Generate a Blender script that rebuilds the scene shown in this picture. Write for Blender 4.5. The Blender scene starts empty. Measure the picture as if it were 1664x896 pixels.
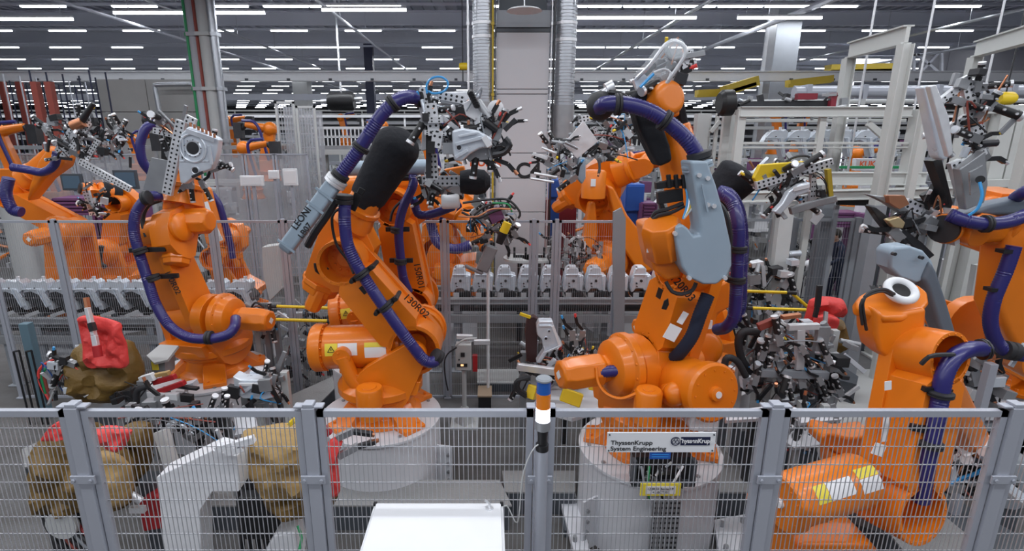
import bpy, math, random
from mathutils import Vector, Matrix
V = Vector
scene = bpy.context.scene
C = scene.collection
PI = math.pi
# ------------------------------------------------------------------ camera
PITCH = math.radians(14.65); FPX = 880.0; CXP = 795.0; CAMH = 3.7
cam_d = bpy.data.cameras.new('camera'); cam = bpy.data.objects.new('camera', cam_d); C.objects.link(cam)
cam.location = (0, 0, CAMH); cam.rotation_euler = (PI/2-PITCH, 0, 0)
cam_d.sensor_width = 36; cam_d.lens = 36*FPX/1664; cam_d.shift_x = (832-CXP)/1664
cam_d.clip_start = .05; cam_d.clip_end = 400
scene.camera = cam
# ------------------------------------------------------------------ light and exposure
world = bpy.data.worlds.new('hall_air'); scene.world = world; world.use_nodes = True
world.node_tree.nodes['Background'].inputs[0].default_value = (.80, .86, 1, 1)
world.node_tree.nodes['Background'].inputs[1].default_value = .24
scene.view_settings.view_transform = 'Standard'; scene.view_settings.look = 'None'
scene.view_settings.exposure = 0; scene.view_settings.gamma = 1; scene.view_settings.use_curve_mapping = False
def area(x, y, z, sx, sy, e, rot=(0, 0, 0)):
    d = bpy.data.lights.new('lamp_row', 'AREA'); d.shape = 'RECTANGLE'; d.size = sx; d.size_y = sy; d.energy = e
    d.color = (.93, .96, 1)
    o = bpy.data.objects.new('lamp_row', d); C.objects.link(o); o.location = (x, y, z); o.rotation_euler = rot
for yy in (-5, .5, 6, 11.5):
    area(0, yy, 7.75, 34, .25, 900)
for yy in (21, 34, 50, 70):
    area(0, yy, 7.7, 90, .3, 2600)
# ------------------------------------------------------------------ pixel to point
cp, sp = math.cos(PITCH), math.sin(PITCH)
def ray(px, py):
    u = (px-CXP)/FPX; v = (448-py)/FPX
    return V((u, cp+v*sp, -sp+v*cp))
def at(px, py, Y): d = ray(px, py); return V((0, 0, CAMH))+d*(Y/d.y)
def atz(px, py, z): d = ray(px, py); return V((0, 0, CAMH))+d*((z-CAMH)/d.z)
def xat(px, Y, z): return (px-CXP)/FPX*(Y*cp+(CAMH-z)*sp)
# ------------------------------------------------------------------ materials
def mat(name, col, rough=.5, metal=0, coat=0, noise=0, nscale=8, bump=0, bscale=60, emit=0, alpha=1, spec=.5, aniso=0):
    m = bpy.data.materials.new(name); m.use_nodes = True; nt = m.node_tree; b = nt.nodes['Principled BSDF']
    b.inputs['Base Color'].default_value = (*col, 1); b.inputs['Roughness'].default_value = rough
    b.inputs['Metallic'].default_value = metal; b.inputs['Coat Weight'].default_value = coat
    b.inputs['Coat Roughness'].default_value = .12
    b.inputs['Specular IOR Level'].default_value = spec
    if emit: b.inputs['Emission Color'].default_value = (*col, 1); b.inputs['Emission Strength'].default_value = emit
    if alpha < 1: b.inputs['Alpha'].default_value = alpha
    tc = nt.nodes.new('ShaderNodeTexCoord')
    if noise:
        n = nt.nodes.new('ShaderNodeTexNoise'); n.inputs['Scale'].default_value = nscale; n.inputs['Detail'].default_value = 5
        nt.links.new(tc.outputs['Object'], n.inputs['Vector'])
        r = nt.nodes.new('ShaderNodeMapRange'); r.inputs[3].default_value = 1-noise; r.inputs[4].default_value = 1+noise
        nt.links.new(n.outputs['Fac'], r.inputs[0])
        x = nt.nodes.new('ShaderNodeVectorMath'); x.operation = 'SCALE'; x.inputs[0].default_value = col
        nt.links.new(r.outputs[0], x.inputs['Scale']); nt.links.new(x.outputs[0], b.inputs['Base Color'])
        r2 = nt.nodes.new('ShaderNodeMapRange'); r2.inputs[3].default_value = max(.02, rough-.12); r2.inputs[4].default_value = min(1, rough+.15)
        nt.links.new(n.outputs['Fac'], r2.inputs[0]); nt.links.new(r2.outputs[0], b.inputs['Roughness'])
    if bump:
        n = nt.nodes.new('ShaderNodeTexNoise'); n.inputs['Scale'].default_value = bscale; n.inputs['Detail'].default_value = 3
        nt.links.new(tc.outputs['Object'], n.inputs['Vector'])
        bm = nt.nodes.new('ShaderNodeBump'); bm.inputs['Strength'].default_value = bump; bm.inputs['Distance'].default_value = .01 if bscale > 12 else .04
        nt.links.new(n.outputs['Fac'], bm.inputs['Height']); nt.links.new(bm.outputs[0], b.inputs['Normal'])
    return m
ORANGE = mat('orange_paint', (.80, .20, .006), .36, coat=.25, noise=.10, nscale=3)
FARORANGE = mat('dusty_orange_paint', (.72, .19, .05), .5, noise=.12)
BLACK = mat('black_plastic', (.012, .012, .014), .45)
RUBBER = mat('dark_rubber', (.022, .022, .026), .6)
SLEEVE = mat('black_fabric_sleeve', (.018, .019, .024), .85, bump=.5, bscale=9, spec=.3)
BLUE = mat('indigo_hose', (.024, .021, .15), .36, coat=.2)
GREYBLUE = mat('grey_blue_plastic', (.30, .38, .46), .42, noise=.05)
DARKSHELL = mat('slate_plastic', (.12, .145, .18), .45, noise=.06)
WHITE = mat('white_paint', (.78, .79, .82), .4, noise=.04)
WHITEP = mat('pedestal_white', (.66, .67, .71), .5, noise=.08, nscale=3)
FENCE = mat('fence_grey', (.42, .44, .50), .38, metal=.25)
WIRE = mat('wire_grey', (.52, .53, .57), .35, metal=.5)
ALU = mat('aluminium', (.80, .81, .84), .36, metal=.55, noise=.1, nscale=12)
ALUD = mat('dull_aluminium', (.36, .37, .39), .42, metal=.6, noise=.12)
STEEL = mat('galvanised_sheet', (.72, .77, .84), .30, metal=.42, noise=.12, nscale=9)
DSTEEL = mat('dark_steel', (.06, .06, .065), .4, metal=.7, noise=.2)
GREYP = mat('grey_paint', (.26, .28, .31), .5, noise=.08)
DGREYP = mat('dark_grey_paint', (.07, .08, .095), .5, noise=.1)
LGREYP = mat('light_grey_paint', (.50, .51, .51), .5, noise=.06)
CREAM = mat('pale_grey_frame', (.56, .57, .555), .48, noise=.05)
CONC = mat('concrete', (.38, .375, .37), .8, noise=.10, nscale=2.5, bump=.3)
COLUMN = mat('column_grey', (.54, .54, .57), .7, noise=.04, nscale=2)
ROOF = mat('roof_sheet', (.44, .46, .54), .45, metal=.3)
GIRD = mat('girder_grey', (.58, .60, .67), .5, metal=.2)
PIPE = mat('zinc_duct', (.50, .52, .56), .32, metal=.8, noise=.12, nscale=6)
RED = mat('red_leather', (.78, .06, .055), .5, bump=.5, bscale=10, noise=.12)
BROWN = mat('olive_leather', (.16, .092, .018), .55, bump=.8, bscale=7, noise=.3, nscale=4)
TAN = mat('tan_leather', (.42, .27, .10), .6, bump=.8, bscale=7, noise=.25, nscale=4)
REDP = mat('red_paint', (.42, .015, .02), .45)
DRED = mat('dark_red_paint', (.22, .02, .035), .5)
RUST = mat('oxide_red_paint', (.27, .055, .04), .6, noise=.1)
YELLOW = mat('yellow_paint', (.80, .56, .02), .4, noise=.05)
OCHRE = mat('ochre_yellow', (.50, .36, .03), .5, noise=.08)
COPPER = mat('copper', (.60, .26, .14), .35, metal=.8, noise=.2)
LBLUE = mat('light_blue_tube', (.05, .36, .78), .3, coat=.3)
BLUEP = mat('blue_paint', (.02, .10, .42), .45)
GREEN = mat('green_paint', (.02, .28, .10), .5)
PURPLE = mat('purple_paint', (.17, .06, .16), .6)
NAVY = mat('navy_cloth', (.014, .02, .045), .9, noise=.2)
SKIN = mat('skin', (.5, .27, .18), .6)
HAIR = mat('dark_hair', (.02, .014, .01), .7)
PAPER = mat('white_sticker', (.82, .82, .84), .5)
YSTICK = mat('yellow_sticker', (.85, .70, .06), .5)
INK = mat('black_ink', (.012, .012, .015), .6)
NAVYSIGN = mat('navy_sign', (.010, .014, .05), .5)
KUKAINK = mat('orange_ink', (.75, .12, .03), .5)
LAMP = mat('lamp_tube', (.93, .96, 1), .4, emit=9)
LAMPH = mat('lamp_housing', (.7, .71, .73), .5)
LITW = mat('lit_lens', (.85, .88, 1), .4, emit=3.2)
AMBER = mat('amber_lens', (.80, .22, .01), .25, coat=.4)
BLENS = mat('blue_lens', (.015, .10, .42), .25, coat=.4)
GLOW = mat('small_lit_display', (1, .55, .25), .4, emit=1.5)
SCREEN = mat('monitor_screen', (.10, .16, .22), .2)
FARWALL = mat('far_wall', (.20, .20, .22), .8, noise=.15)
LWALL = mat('light_wall_panel', (.40, .40, .44), .7, noise=.06)
GLAZE = mat('clear_plastic', (.75, .80, .84), .12, alpha=.30)
PLEXI = mat('smoky_screen', (.45, .46, .50), .25, alpha=.42)
def floor_material():
    m = mat('factory_floor', (.25, .25, .255), .55); nt = m.node_tree; b = nt.nodes['Principled BSDF']
    tc = nt.nodes.new('ShaderNodeTexCoord')
    n1 = nt.nodes.new('ShaderNodeTexNoise'); n1.inputs['Scale'].default_value = .55; n1.inputs['Detail'].default_value = 9; n1.inputs['Roughness'].default_value = .62
    nt.links.new(tc.outputs['Object'], n1.inputs['Vector'])
    mp = nt.nodes.new('ShaderNodeMapping'); mp.inputs['Scale'].default_value = (.5, 7, 1)
    nt.links.new(tc.outputs['Object'], mp.inputs[0])
    n2 = nt.nodes.new('ShaderNodeTexNoise'); n2.inputs['Scale'].default_value = 1.2; n2.inputs['Detail'].default_value = 6
    nt.links.new(mp.outputs[0], n2.inputs['Vector'])
    mx = nt.nodes.new('ShaderNodeMath'); mx.operation = 'MULTIPLY_ADD'; mx.inputs[1].default_value = .24
    nt.links.new(n2.outputs['Fac'], mx.inputs[0]); nt.links.new(n1.outputs['Fac'], mx.inputs[2])
    cr = nt.nodes.new('ShaderNodeValToRGB'); cr.color_ramp.elements[0].position = .5; cr.color_ramp.elements[1].position = 1.05
    cr.color_ramp.elements[0].color = (.065, .06, .056, 1); cr.color_ramp.elements[1].color = (.20, .20, .21, 1)
    nt.links.new(mx.outputs[0], cr.inputs[0]); nt.links.new(cr.outputs[0], b.inputs['Base Color'])
    return m
FLOORM = floor_material()
SLABTOP = mat('ribbed_platform_top', (.30, .30, .30), .5, metal=.2, noise=.12, nscale=14, bump=.6, bscale=45)
# ------------------------------------------------------------------ mesh builder
class M:
    def __init__(s): s.v = []; s.f = []; s.m = []; s.mi = 0
    def quad(s, *ids): s.f.append(ids); s.m.append(s.mi)
    def box(s, c, size, R=None):
        c = V(c); h = V(size)/2; n = len(s.v)
        for dx, dy, dz in ((-1,-1,-1),(1,-1,-1),(1,1,-1),(-1,1,-1),(-1,-1,1),(1,-1,1),(1,1,1),(-1,1,1)):
            p = V((dx*h.x, dy*h.y, dz*h.z))
            if R is not None: p = R @ p
            s.v.append(c+p)
        for q in ((0,3,2,1),(4,5,6,7),(0,1,5,4),(1,2,6,5),(2,3,7,6),(3,0,4,7)): s.quad(*[n+i for i in q])
        return s
    def frame(s, a):
        a = V(a).normalized(); t = V((0, 0, 1)) if abs(a.z) < .9 else V((1, 0, 0))
        x = t.cross(a).normalized(); return x, a.cross(x)
    def bar(s, p0, p1, w, h, up=(0, 0, 1), ext=0):
        p0 = V(p0); p1 = V(p1); a = (p1-p0); L = a.length; a.normalize(); up = V(up)
        if abs(a.dot(up)) > .98: up = V((0, 1, 0))
        x = a.cross(up).normalized(); z = x.cross(a)
        R = Matrix((x, a, z)).transposed()
        return s.box((p0+p1)/2, (w, L+2*ext, h), R)
    def lathe(s, o, axis, prof, n=20, caps=True):
        o = V(o); ax = V(axis).normalized(); x, y = s.frame(ax); b = len(s.v)
        for r, h in prof:
            for i in range(n):
                t = 2*PI*i/n; s.v.append(o+ax*h+(x*math.cos(t)+y*math.sin(t))*r)
        for k in range(len(prof)-1):
            for i in range(n):
                j = (i+1) % n; s.quad(b+k*n+i, b+k*n+j, b+(k+1)*n+j, b+(k+1)*n+i)
        if caps:
            if prof[0][0] > 1e-6: s.f.append(tuple(b+i for i in reversed(range(n)))); s.m.append(s.mi)
            if prof[-1][0] > 1e-6: s.f.append(tuple(b+(len(prof)-1)*n+i for i in range(n))); s.m.append(s.mi)
        return s
    def cyl(s, p0, p1, r0, r1=None, n=12):
        p0 = V(p0); p1 = V(p1); a = p1-p0
        return s.lathe(p0, a, [(r0, 0), (r0 if r1 is None else r1, a.length)], n)
    def tube(s, pts, r, n=8, ribs=0, rad=None):
        pts = [V(p) for p in pts]; b = len(s.v); t0 = (pts[1]-pts[0]).normalized(); x, y = s.frame(t0); N = len(pts)
        for i, p in enumerate(pts):
            t = (pts[min(i+1, N-1)]-pts[max(i-1, 0)]).normalized()
            x = (x-t*x.dot(t)).normalized(); y = t.cross(x)
            rr = (rad[i] if rad else r)*(1-ribs*(i % 2))
            for k in range(n):
                a = 2*PI*k/n; s.v.append(p+(x*math.cos(a)+y*math.sin(a))*rr)
        for i in range(N-1):
            for k in range(n):
                j = (k+1) % n; s.quad(b+i*n+k, b+i*n+j, b+(i+1)*n+j, b+(i+1)*n+k)
        s.f.append(tuple(b+i for i in reversed(range(n)))); s.m.append(s.mi)
        s.f.append(tuple(b+(N-1)*n+i for i in range(n))); s.m.append(s.mi)
        return s
    def prism(s, o, ex, ey, ez, pts, t, zoff=0):
        o = V(o); n = len(pts); b = len(s.v)
        A = sum(pts[i][0]*pts[(i+1) % n][1]-pts[(i+1) % n][0]*pts[i][1] for i in range(n))
        if A < 0: pts = pts[::-1]
        if V(ex).cross(V(ey)).dot(V(ez)) < 0: pts = pts[::-1]
        for z in (zoff-t/2, zoff+t/2):
            for p in pts: s.v.append(o+ex*p[0]+ey*p[1]+ez*z)
        s.f.append(tuple(b+i for i in reversed(range(n)))); s.m.append(s.mi)
        s.f.append(tuple(b+n+i for i in range(n))); s.m.append(s.mi)
        for i in range(n):
            j = (i+1) % n; s.quad(b+i, b+j, b+n+j, b+n+i)
        return s
    def ball(s, c, r, n=14, sc=(1, 1, 1)):
        k = 8; c = V(c); b = len(s.v)
        for i in range(k+1):
            a = PI*i/k
            for j in range(n):
                t = 2*PI*j/n; s.v.append(c+V((math.sin(a)*math.cos(t)*r*sc[0], math.sin(a)*math.sin(t)*r*sc[1], -math.cos(a)*r*sc[2])))
        for i in range(k):
            for j in range(n):
                q = (j+1) % n; s.quad(b+i*n+j, b+i*n+q, b+(i+1)*n+q, b+(i+1)*n+j)
        return s
    def build(s, name, mats, parent=None, bevel=0, seg=2, smooth=True, loc=None):
        me = bpy.data.meshes.new(name); o = bpy.data.objects.new(name, me)
        off = V((0, 0, 0))
        if parent is not None: off = wloc(parent); o.parent = parent
        elif loc is not None: off = V(loc); o.location = off
        me.from_pydata([tuple(v-off) for v in s.v], [], s.f)
        if not isinstance(mats, (list, tuple)): mats = [mats]
        for m_ in mats: me.materials.append(m_)
        if len(mats) > 1: me.polygons.foreach_set('material_index', s.m)
        if smooth:
            me.polygons.foreach_set('use_smooth', [True]*len(me.polygons)); me.set_sharp_from_angle(angle=math.radians(38))
        me.update(); C.objects.link(o)
        if bevel:
            bv = o.modifiers.new('bevel', 'BEVEL'); bv.width = bevel; bv.segments = seg; bv.limit_method = 'ANGLE'; bv.angle_limit = math.radians(40)
            bv.harden_normals = smooth
        return o
def wloc(o):
    p = V(o.location)
    while o.parent is not None: o = o.parent; p = p+V(o.location)
    return p
def thing(name, label, cat, loc=(0, 0, 0), group=None):
    o = bpy.data.objects.new(name, None); C.objects.link(o); o.location = loc; o.empty_display_size = .1
    o['label'] = label; o['category'] = cat
    if group: o['group'] = group
    return o
def tag(o, label, cat, group=None):
    o['label'] = label; o['category'] = cat
    if group: o['group'] = group
    return o
def struct(name, m, mats, **k):
    o = m.build(name, mats, **k); o['kind'] = 'structure'; return o
def dup(root, loc, label=None, group=None):
    r = root.copy(); C.objects.link(r); r.location = loc
    if label: r['label'] = label
    if group: r['group'] = group
    for ch in list(root.children):
        c = ch.copy(); C.objects.link(c); c.parent = r
        for g in list(ch.children):
            d = g.copy(); C.objects.link(d); d.parent = c
    return r
def spline(pts, step):
    pts = [V(p) for p in pts]; P = [pts[0]*2-pts[1]]+pts+[pts[-1]*2-pts[-2]]; out = []
    for i in range(1, len(P)-2):
        a, b, c, d = P[i-1:i+3]; n = max(2, int((c-b).length/step))
        for k in range(n):
            t = k/n; out.append(.5*((2*b)+(c-a)*t+(2*a-5*b+4*c-d)*t*t+(3*b-a-3*c+d)*t**3))
    out.append(pts[-1]); return out
def text_mesh(name, txt, mtl, o, ex, ey, size, parent=None, label=None, depth=.0015, align='LEFT', offset=0, sx=1):
    cu = bpy.data.curves.new(name, 'FONT'); cu.body = txt; cu.size = size; cu.extrude = depth; cu.align_x = align; cu.offset = offset
    to = bpy.data.objects.new(name+'_tmp', cu); C.objects.link(to)
    bpy.context.view_layer.update()
    me = bpy.data.meshes.new_from_object(to.evaluated_get(bpy.context.evaluated_depsgraph_get()))
    bpy.data.objects.remove(to); bpy.data.curves.remove(cu)
    ex = V(ex).normalized(); ey = V(ey).normalized(); ez = ex.cross(ey)
    off = wloc(parent) if parent is not None else V((0, 0, 0))
    R = Matrix((ex*sx, ey, ez)).transposed().to_4x4()
    me.transform(Matrix.Translation(V(o)-off) @ R)
    ob = bpy.data.objects.new(name, me); me.materials.clear(); me.materials.append(mtl); C.objects.link(ob)
    if parent is not None: ob.parent = parent
    if label: ob['label'] = label
    return ob
def poly(pxs, Y, nrm=None, ref=None):
    "outline points of a real plate standing in a plane through depth Y; returns (origin, ex, ey, ez, pts)"
    ref = ref or pxs[0]; o = at(ref[0], ref[1], Y); n = V(nrm or (0, -1, 0)).normalized()
    ex = V((0, 0, 1)).cross(n)*-1
    if ex.length < .1: ex = V((1, 0, 0))
    ex.normalize(); ey = n.cross(ex); ey = ey if ey.z >= 0 else -ey
    pts = []
    for px, py in pxs:
        d = ray(px, py); O = V((0, 0, CAMH)); t = (o-O).dot(n)/d.dot(n); w = O+d*t-o; pts.append((w.dot(ex), w.dot(ey)))
    return o, ex, ey, n, pts
def plate(m, pxs, Y, t, nrm=None, back=True):
    o, ex, ey, n, pts = poly(pxs, Y, nrm); m.prism(o, ex, ey, n, pts, t, zoff=-t/2); return m
# ------------------------------------------------------------------ hall shell
f = M(); f.box((0, 55, -.05), (180, 130, .1)); struct('floor', f, FLOORM, smooth=False)
f = M(); f.box((0, 50, 9.15), (170, 125, .1))
for i in range(-170, 171): f.box((i*.5, 50, 9.05), (.2, 125, .12))
struct('ceiling', f, ROOF, smooth=False)
ROWS = [19.8+4.45*i for i in range(11)]
tr = 0
for i, y in enumerate(ROWS + [ROWS[-1]+4.45*k for k in range(1, 6)]):
    g = M(); g.box((0, y, 8.05), (150, .22, .03)); g.box((0, y, 8.55), (150, .22, .03)); g.box((0, y, 8.3), (150, .03, .5))
    g.box((0, y-.0, 7.9), (150, .08, .08))
    if i < 5: g.box((0, y+2.0, 8.75), (150, .3, .5))
    tr += 1; struct('trim_%d' % tr, g, GIRD, smooth=False)
f = M(); f.box((0, 112, 4.5), (180, .3, 9)); struct('wall_back', f, FARWALL)
f = M(); f.box((-85, 50, 4.5), (.3, 124, 9)); struct('wall_left', f, FARWALL)
f = M(); f.box((85, 50, 4.5), (.3, 124, 9)); struct('wall_right', f, FARWALL)
# ------------------------------------------------------------------ ceiling lamps
def lamp_mesh(L=1.5):
    m = M(); m.mi = 0; m.box((0, 0, .05), (L+.06, .10, .05)); m.mi = 1; m.box((0, 0, -.0), (L, .075, .06))
    me = bpy.data.meshes.new('strip_light'); me.from_pydata([tuple(v) for v in m.v], [], m.f)
    me.materials.append(LAMPH); me.materials.append(LAMP); me.polygons.foreach_set('material_index', m.m); return me
LM = lamp_mesh()
ordn = ['nearest', 'second', 'third', 'fourth', 'fifth', 'sixth', 'seventh', 'eighth', 'ninth', 'tenth', 'eleventh']
def nth(n): return '%d%s' % (n, 'th' if 10 < n % 100 < 14 else {1: 'st', 2: 'nd', 3: 'rd'}.get(n % 10, 'th'))
# continuous runs in pixels, per row: the lamps stand end to end there
RUN = {0: [(427, 652), (935, 1395)], 1: [(933, 1275)], 2: [(328, 585), (931, 1195)], 3: [(931, 1137)], 4: [(931, 1060)]}
for r, y in enumerate(ROWS):
    z = 7.84; dep = y*cp+(CAMH-z)*sp
    xl = (-40-CXP)/FPX*dep; xr = (1700-CXP)/FPX*dep
    sp_ = 3.06; x0 = {0: .38, 1: .9, 2: .5, 3: .2, 4: .6}.get(r, (r*.83) % 3)
    if r >= 7: xl *= .95; xr *= .95
    runs = [((a-CXP)/FPX*dep, (b-CXP)/FPX*dep) for a, b in RUN.get(r, [])]
    xs = []
    x = xl-(xl-x0) % sp_
    while x < xr:
        if not any(a-.9 < x < b+.9 for a, b in runs): xs.append((x, 0))
        x += sp_
    for a, b in runs:
        n = max(1, round((b-a)/1.53)); xs += [(a+(k+.5)*(b-a)/n, 1) for k in range(n)]
    xs.sort()
    for k_, (x, run) in enumerate(xs):
        o = bpy.data.objects.new('strip_light', LM); C.objects.link(o); o.location = (x, y, z)
        tag(o, ('strip light in a joined run, %s from the left of the %s ceiling row' if run else 'short separate white strip light, %s from the left of the %s ceiling row') % (nth(k_+1), ordn[r]), 'lamp',
            'lamps of the %s ceiling row' % ordn[r])
m = M()
for k in range(1, 7):
    y = ROWS[-1]+4.45*k
    for i in range(-24, 25): m.box((i*3.06+k, y, 7.84), (1.5, .08, .07))
o = m.build('distant_strip_lights', LAMP, smooth=False); o['kind'] = 'stuff'; tag(o, 'tiny white strip lights merging in the far distance of the ceiling', 'lamps')
# two lower hung long runs in front
for (a, b, py, yy, lab) in ((-60, 118, 31, 17.5, 'long white lit strip hanging low at the upper left edge of the roof'), (185, 430, 21, 17.5, 'long white lit strip hanging low left of the long joined run'),
                    (523, 660, 16, 17.5, 'lit strip hanging just below the long run left of the duct'), (934, 1131, 29, 17.5, 'long white strip hanging low just right of the ribbed duct'), (1199, 1335, 29, 17.5, 'white strip hanging low above the yellow crane side')):
    p0 = at(a, py, yy); p1 = at(b, py, yy)
    t = thing('hanging_light_run', lab, 'lamp', (p0+p1)/2)
    q = M(); q.box((p0+p1)/2, ((p1-p0).length, .08, .07)); q.build('light_tube', LAMP, t)
    q = M(); q.box((p0+p1)/2+V((0, 0, .06)), ((p1-p0).length, .12, .05)); q.build('lamp_housing', LAMPH, t)
    for e in (.1, .9): p = p0.lerp(p1, e)+V((0, 0, .06)); q = M(); q.cyl(p, (p.x, p.y, 9), .01, n=5); q.build('hanger_wire', GIRD, t)
# pipes running away under the roof
k = 0
for (px, py, px2, py2, z, r_) in ((130, 12, 330, 80, 7.5, .05), (250, 5, 520, 110, 7.6, .045), (540, 20, 640, 110, 7.5, .05), (1130, 15, 985, 105, 7.4, .06), (1330, 8, 1130, 100, 7.3, .09), (1640, 20, 1300, 110, 7.4, .05), (1664, 60, 1400, 125, 7.1, .05)):
    a = atz(px, py, z); b = V((a.x, 70, z)); c_ = M(); c_.cyl((a.x, 8, z), b, r_, n=8)
    for q in range(8, 40, 4): c_.cyl((a.x, q, z), (a.x, q, 9), .012, n=4)
    k += 1; o = c_.build('ceiling_pipe', GIRD if k % 2 else PIPE); tag(o, 'thin pipe running back under the roof, number %s from the left' % ordn[k-1].replace('nearest', 'first'), 'pipe')
# cross beam (crane runway) in front of the far hall
bm_ = thing('crane_runway_beam', 'long pale grey beam spanning the hall from left to right', 'beam', (0, 20, 5.6))
zc = at(795, 124, 20).z
q = M(); q.box((0, 20, zc), (60, .04, .26)); q.box((0, 20, zc+.15), (60, .3, .03)); q.box((0, 20, zc-.15), (60, .3, .03)); q.build('beam_profile', WHITE, bm_, smooth=False)
for i in range(-11, 12):
    q = M(); q.box((i*1.45+.3, 19.85, zc-.12), (.10, .06, .07)); q.build('rail_clip', DGREYP, bm_, smooth=False)
q = M(); q.box((0, 34, at(795, 158, 34).z), (90, .3, .35)); tag(q.build('crane_runway_beam', GIRD, smooth=False), 'second grey beam farther back below the small lamps', 'beam')
# ------------------------------------------------------------------ central column with ducts
YC = 10.5
zt = 9.0
cx0 = xat(806, YC, 2.6); cx1 = xat(887, YC, 2.6); cw = cx1-cx0; cxm = (cx0+cx1)/2
col = thing('concrete_column', 'wide pale grey column of stacked panels in the middle of the hall', 'column', (cxm, YC+.4, 0))
zs = [0, 1.25, 2.35, at(848, 262, YC).z, at(848, 249, YC).z, at(848, 154, YC).z, at(848, 144, YC).z, at(848, 51, YC).z]
z_edges = [0, at(848, 345, YC).z, at(848, 290, YC).z, at(848, 249, YC).z, at(848, 153, YC).z, at(848, 145, YC).z, at(848, 52, YC).z]
for a, b in zip(z_edges[:-1], z_edges[1:]):
    q = M(); q.box((cxm, YC+.4, (a+b)/2), (cw, .8, b-a-.012)); q.build('panel', COLUMN, col, bevel=.006)
q = M(); q.box((cxm, YC+.42, z_edges[-1]/2), (cw-.03, .74, z_edges[-1])); q.build('core', DGREYP, col)
zz = z_edges[-1]
q = M(); q.box((cxm, YC+.4, zz+.03), (cw+.02, .82, .06)); q.build('dark_band', DGREYP, col)
q = M(); q.box((cxm, YC+.4, zz+.22), (cw, .8, .28)); q.build('cap_panel', GREYP, col)
q = M(); q.box((cxm, YC+.5, (zz+.36+9)/2), (cw-.1, .6, 9-zz-.36)); q.build('upper_post', DGREYP, col)
text_mesh('stencil_letters', 'C4', INK, at(838, 289, YC-.004), (1, 0, 0), (0, 0, 1), .40, col, offset=.012)
wl = thing('disc_antenna', 'shallow pale disc hung on a thin rod in front of the column top', 'antenna', at(852, 15, YC-.5))
q = M(); p = at(852, 15, YC-.6); q.lathe(p, (0, 0, 1), [(.30, -.03), (.26, .0), (.10, .035), (0, .04)], 24); q.build('disc', WHITE, wl)
q = M(); q.cyl(p, p+V((0, 0, 3)), .012, n=6); q.build('rod', ALU, wl)
def duct(px, Y, z0, z1, r, lab, px2=None):
    a = V((xat(px, Y, 2.5), Y, z0)); b = V((a.x, Y, z1)); t = thing('spiral_duct', lab, 'duct', a); q = M(); N = int((z1-z0)/.055)
    pr = []
    for i in range(N):
        h = (z1-z0)*i/N; pr += [(r, h), (r*1.0, h+.04), (r*1.045, h+.045), (r*1.045, h+.052)]
    q.lathe(a, (0, 0, 1), pr, 24); q.build('ribbed_pipe', PIPE, t)
    q = M(); q.lathe(V((a.x, Y, z0)), (0, 0, 1), [(r*1.06, -.5), (r*1.06, .1)], 24); q.build('lower_sleeve', ALUD, t)
    for z in (z1-1.6, z1-3.4, z0+1.2): q = M(); q.lathe(V((a.x, Y, z)), (0, 0, 1), [(r*1.08, 0), (r*1.08, .05)], 24); q.build('clamp_band', ALU, t)
    return t
duct(786, YC+.1, at(780, 175, YC).z, 9, .19, 'ribbed zinc air duct left of the pale column')
duct(911, YC+.1, at(911, 180, YC).z, 9, .185, 'ribbed zinc air duct right of the pale column')
for i, (px, r_, mt, lb) in enumerate(((800.5, .02, OCHRE, 'thin yellowish'), (763, .02, ALU, 'thin silvery'), (804, .012, DGREYP, 'black'), (893.5, .02, DSTEEL, 'black'), (889.5, .012, ALU, 'narrow bright'))):
    x = xat(px, YC-.05, 2.5); q = M(); q.cyl((x, YC-.05, .3), (x, YC-.05, 9), r_, n=8)
    for z in (2, 3.2, 4.4, 5.6, 6.4): q.box((x, YC-.05, z), (r_*2.6, .06, .05))
    tag(q.build('conduit', mt), lb+' conduit climbing the '+('left' if px < 848 else 'right')+' side of the pale column', 'conduit')
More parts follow.
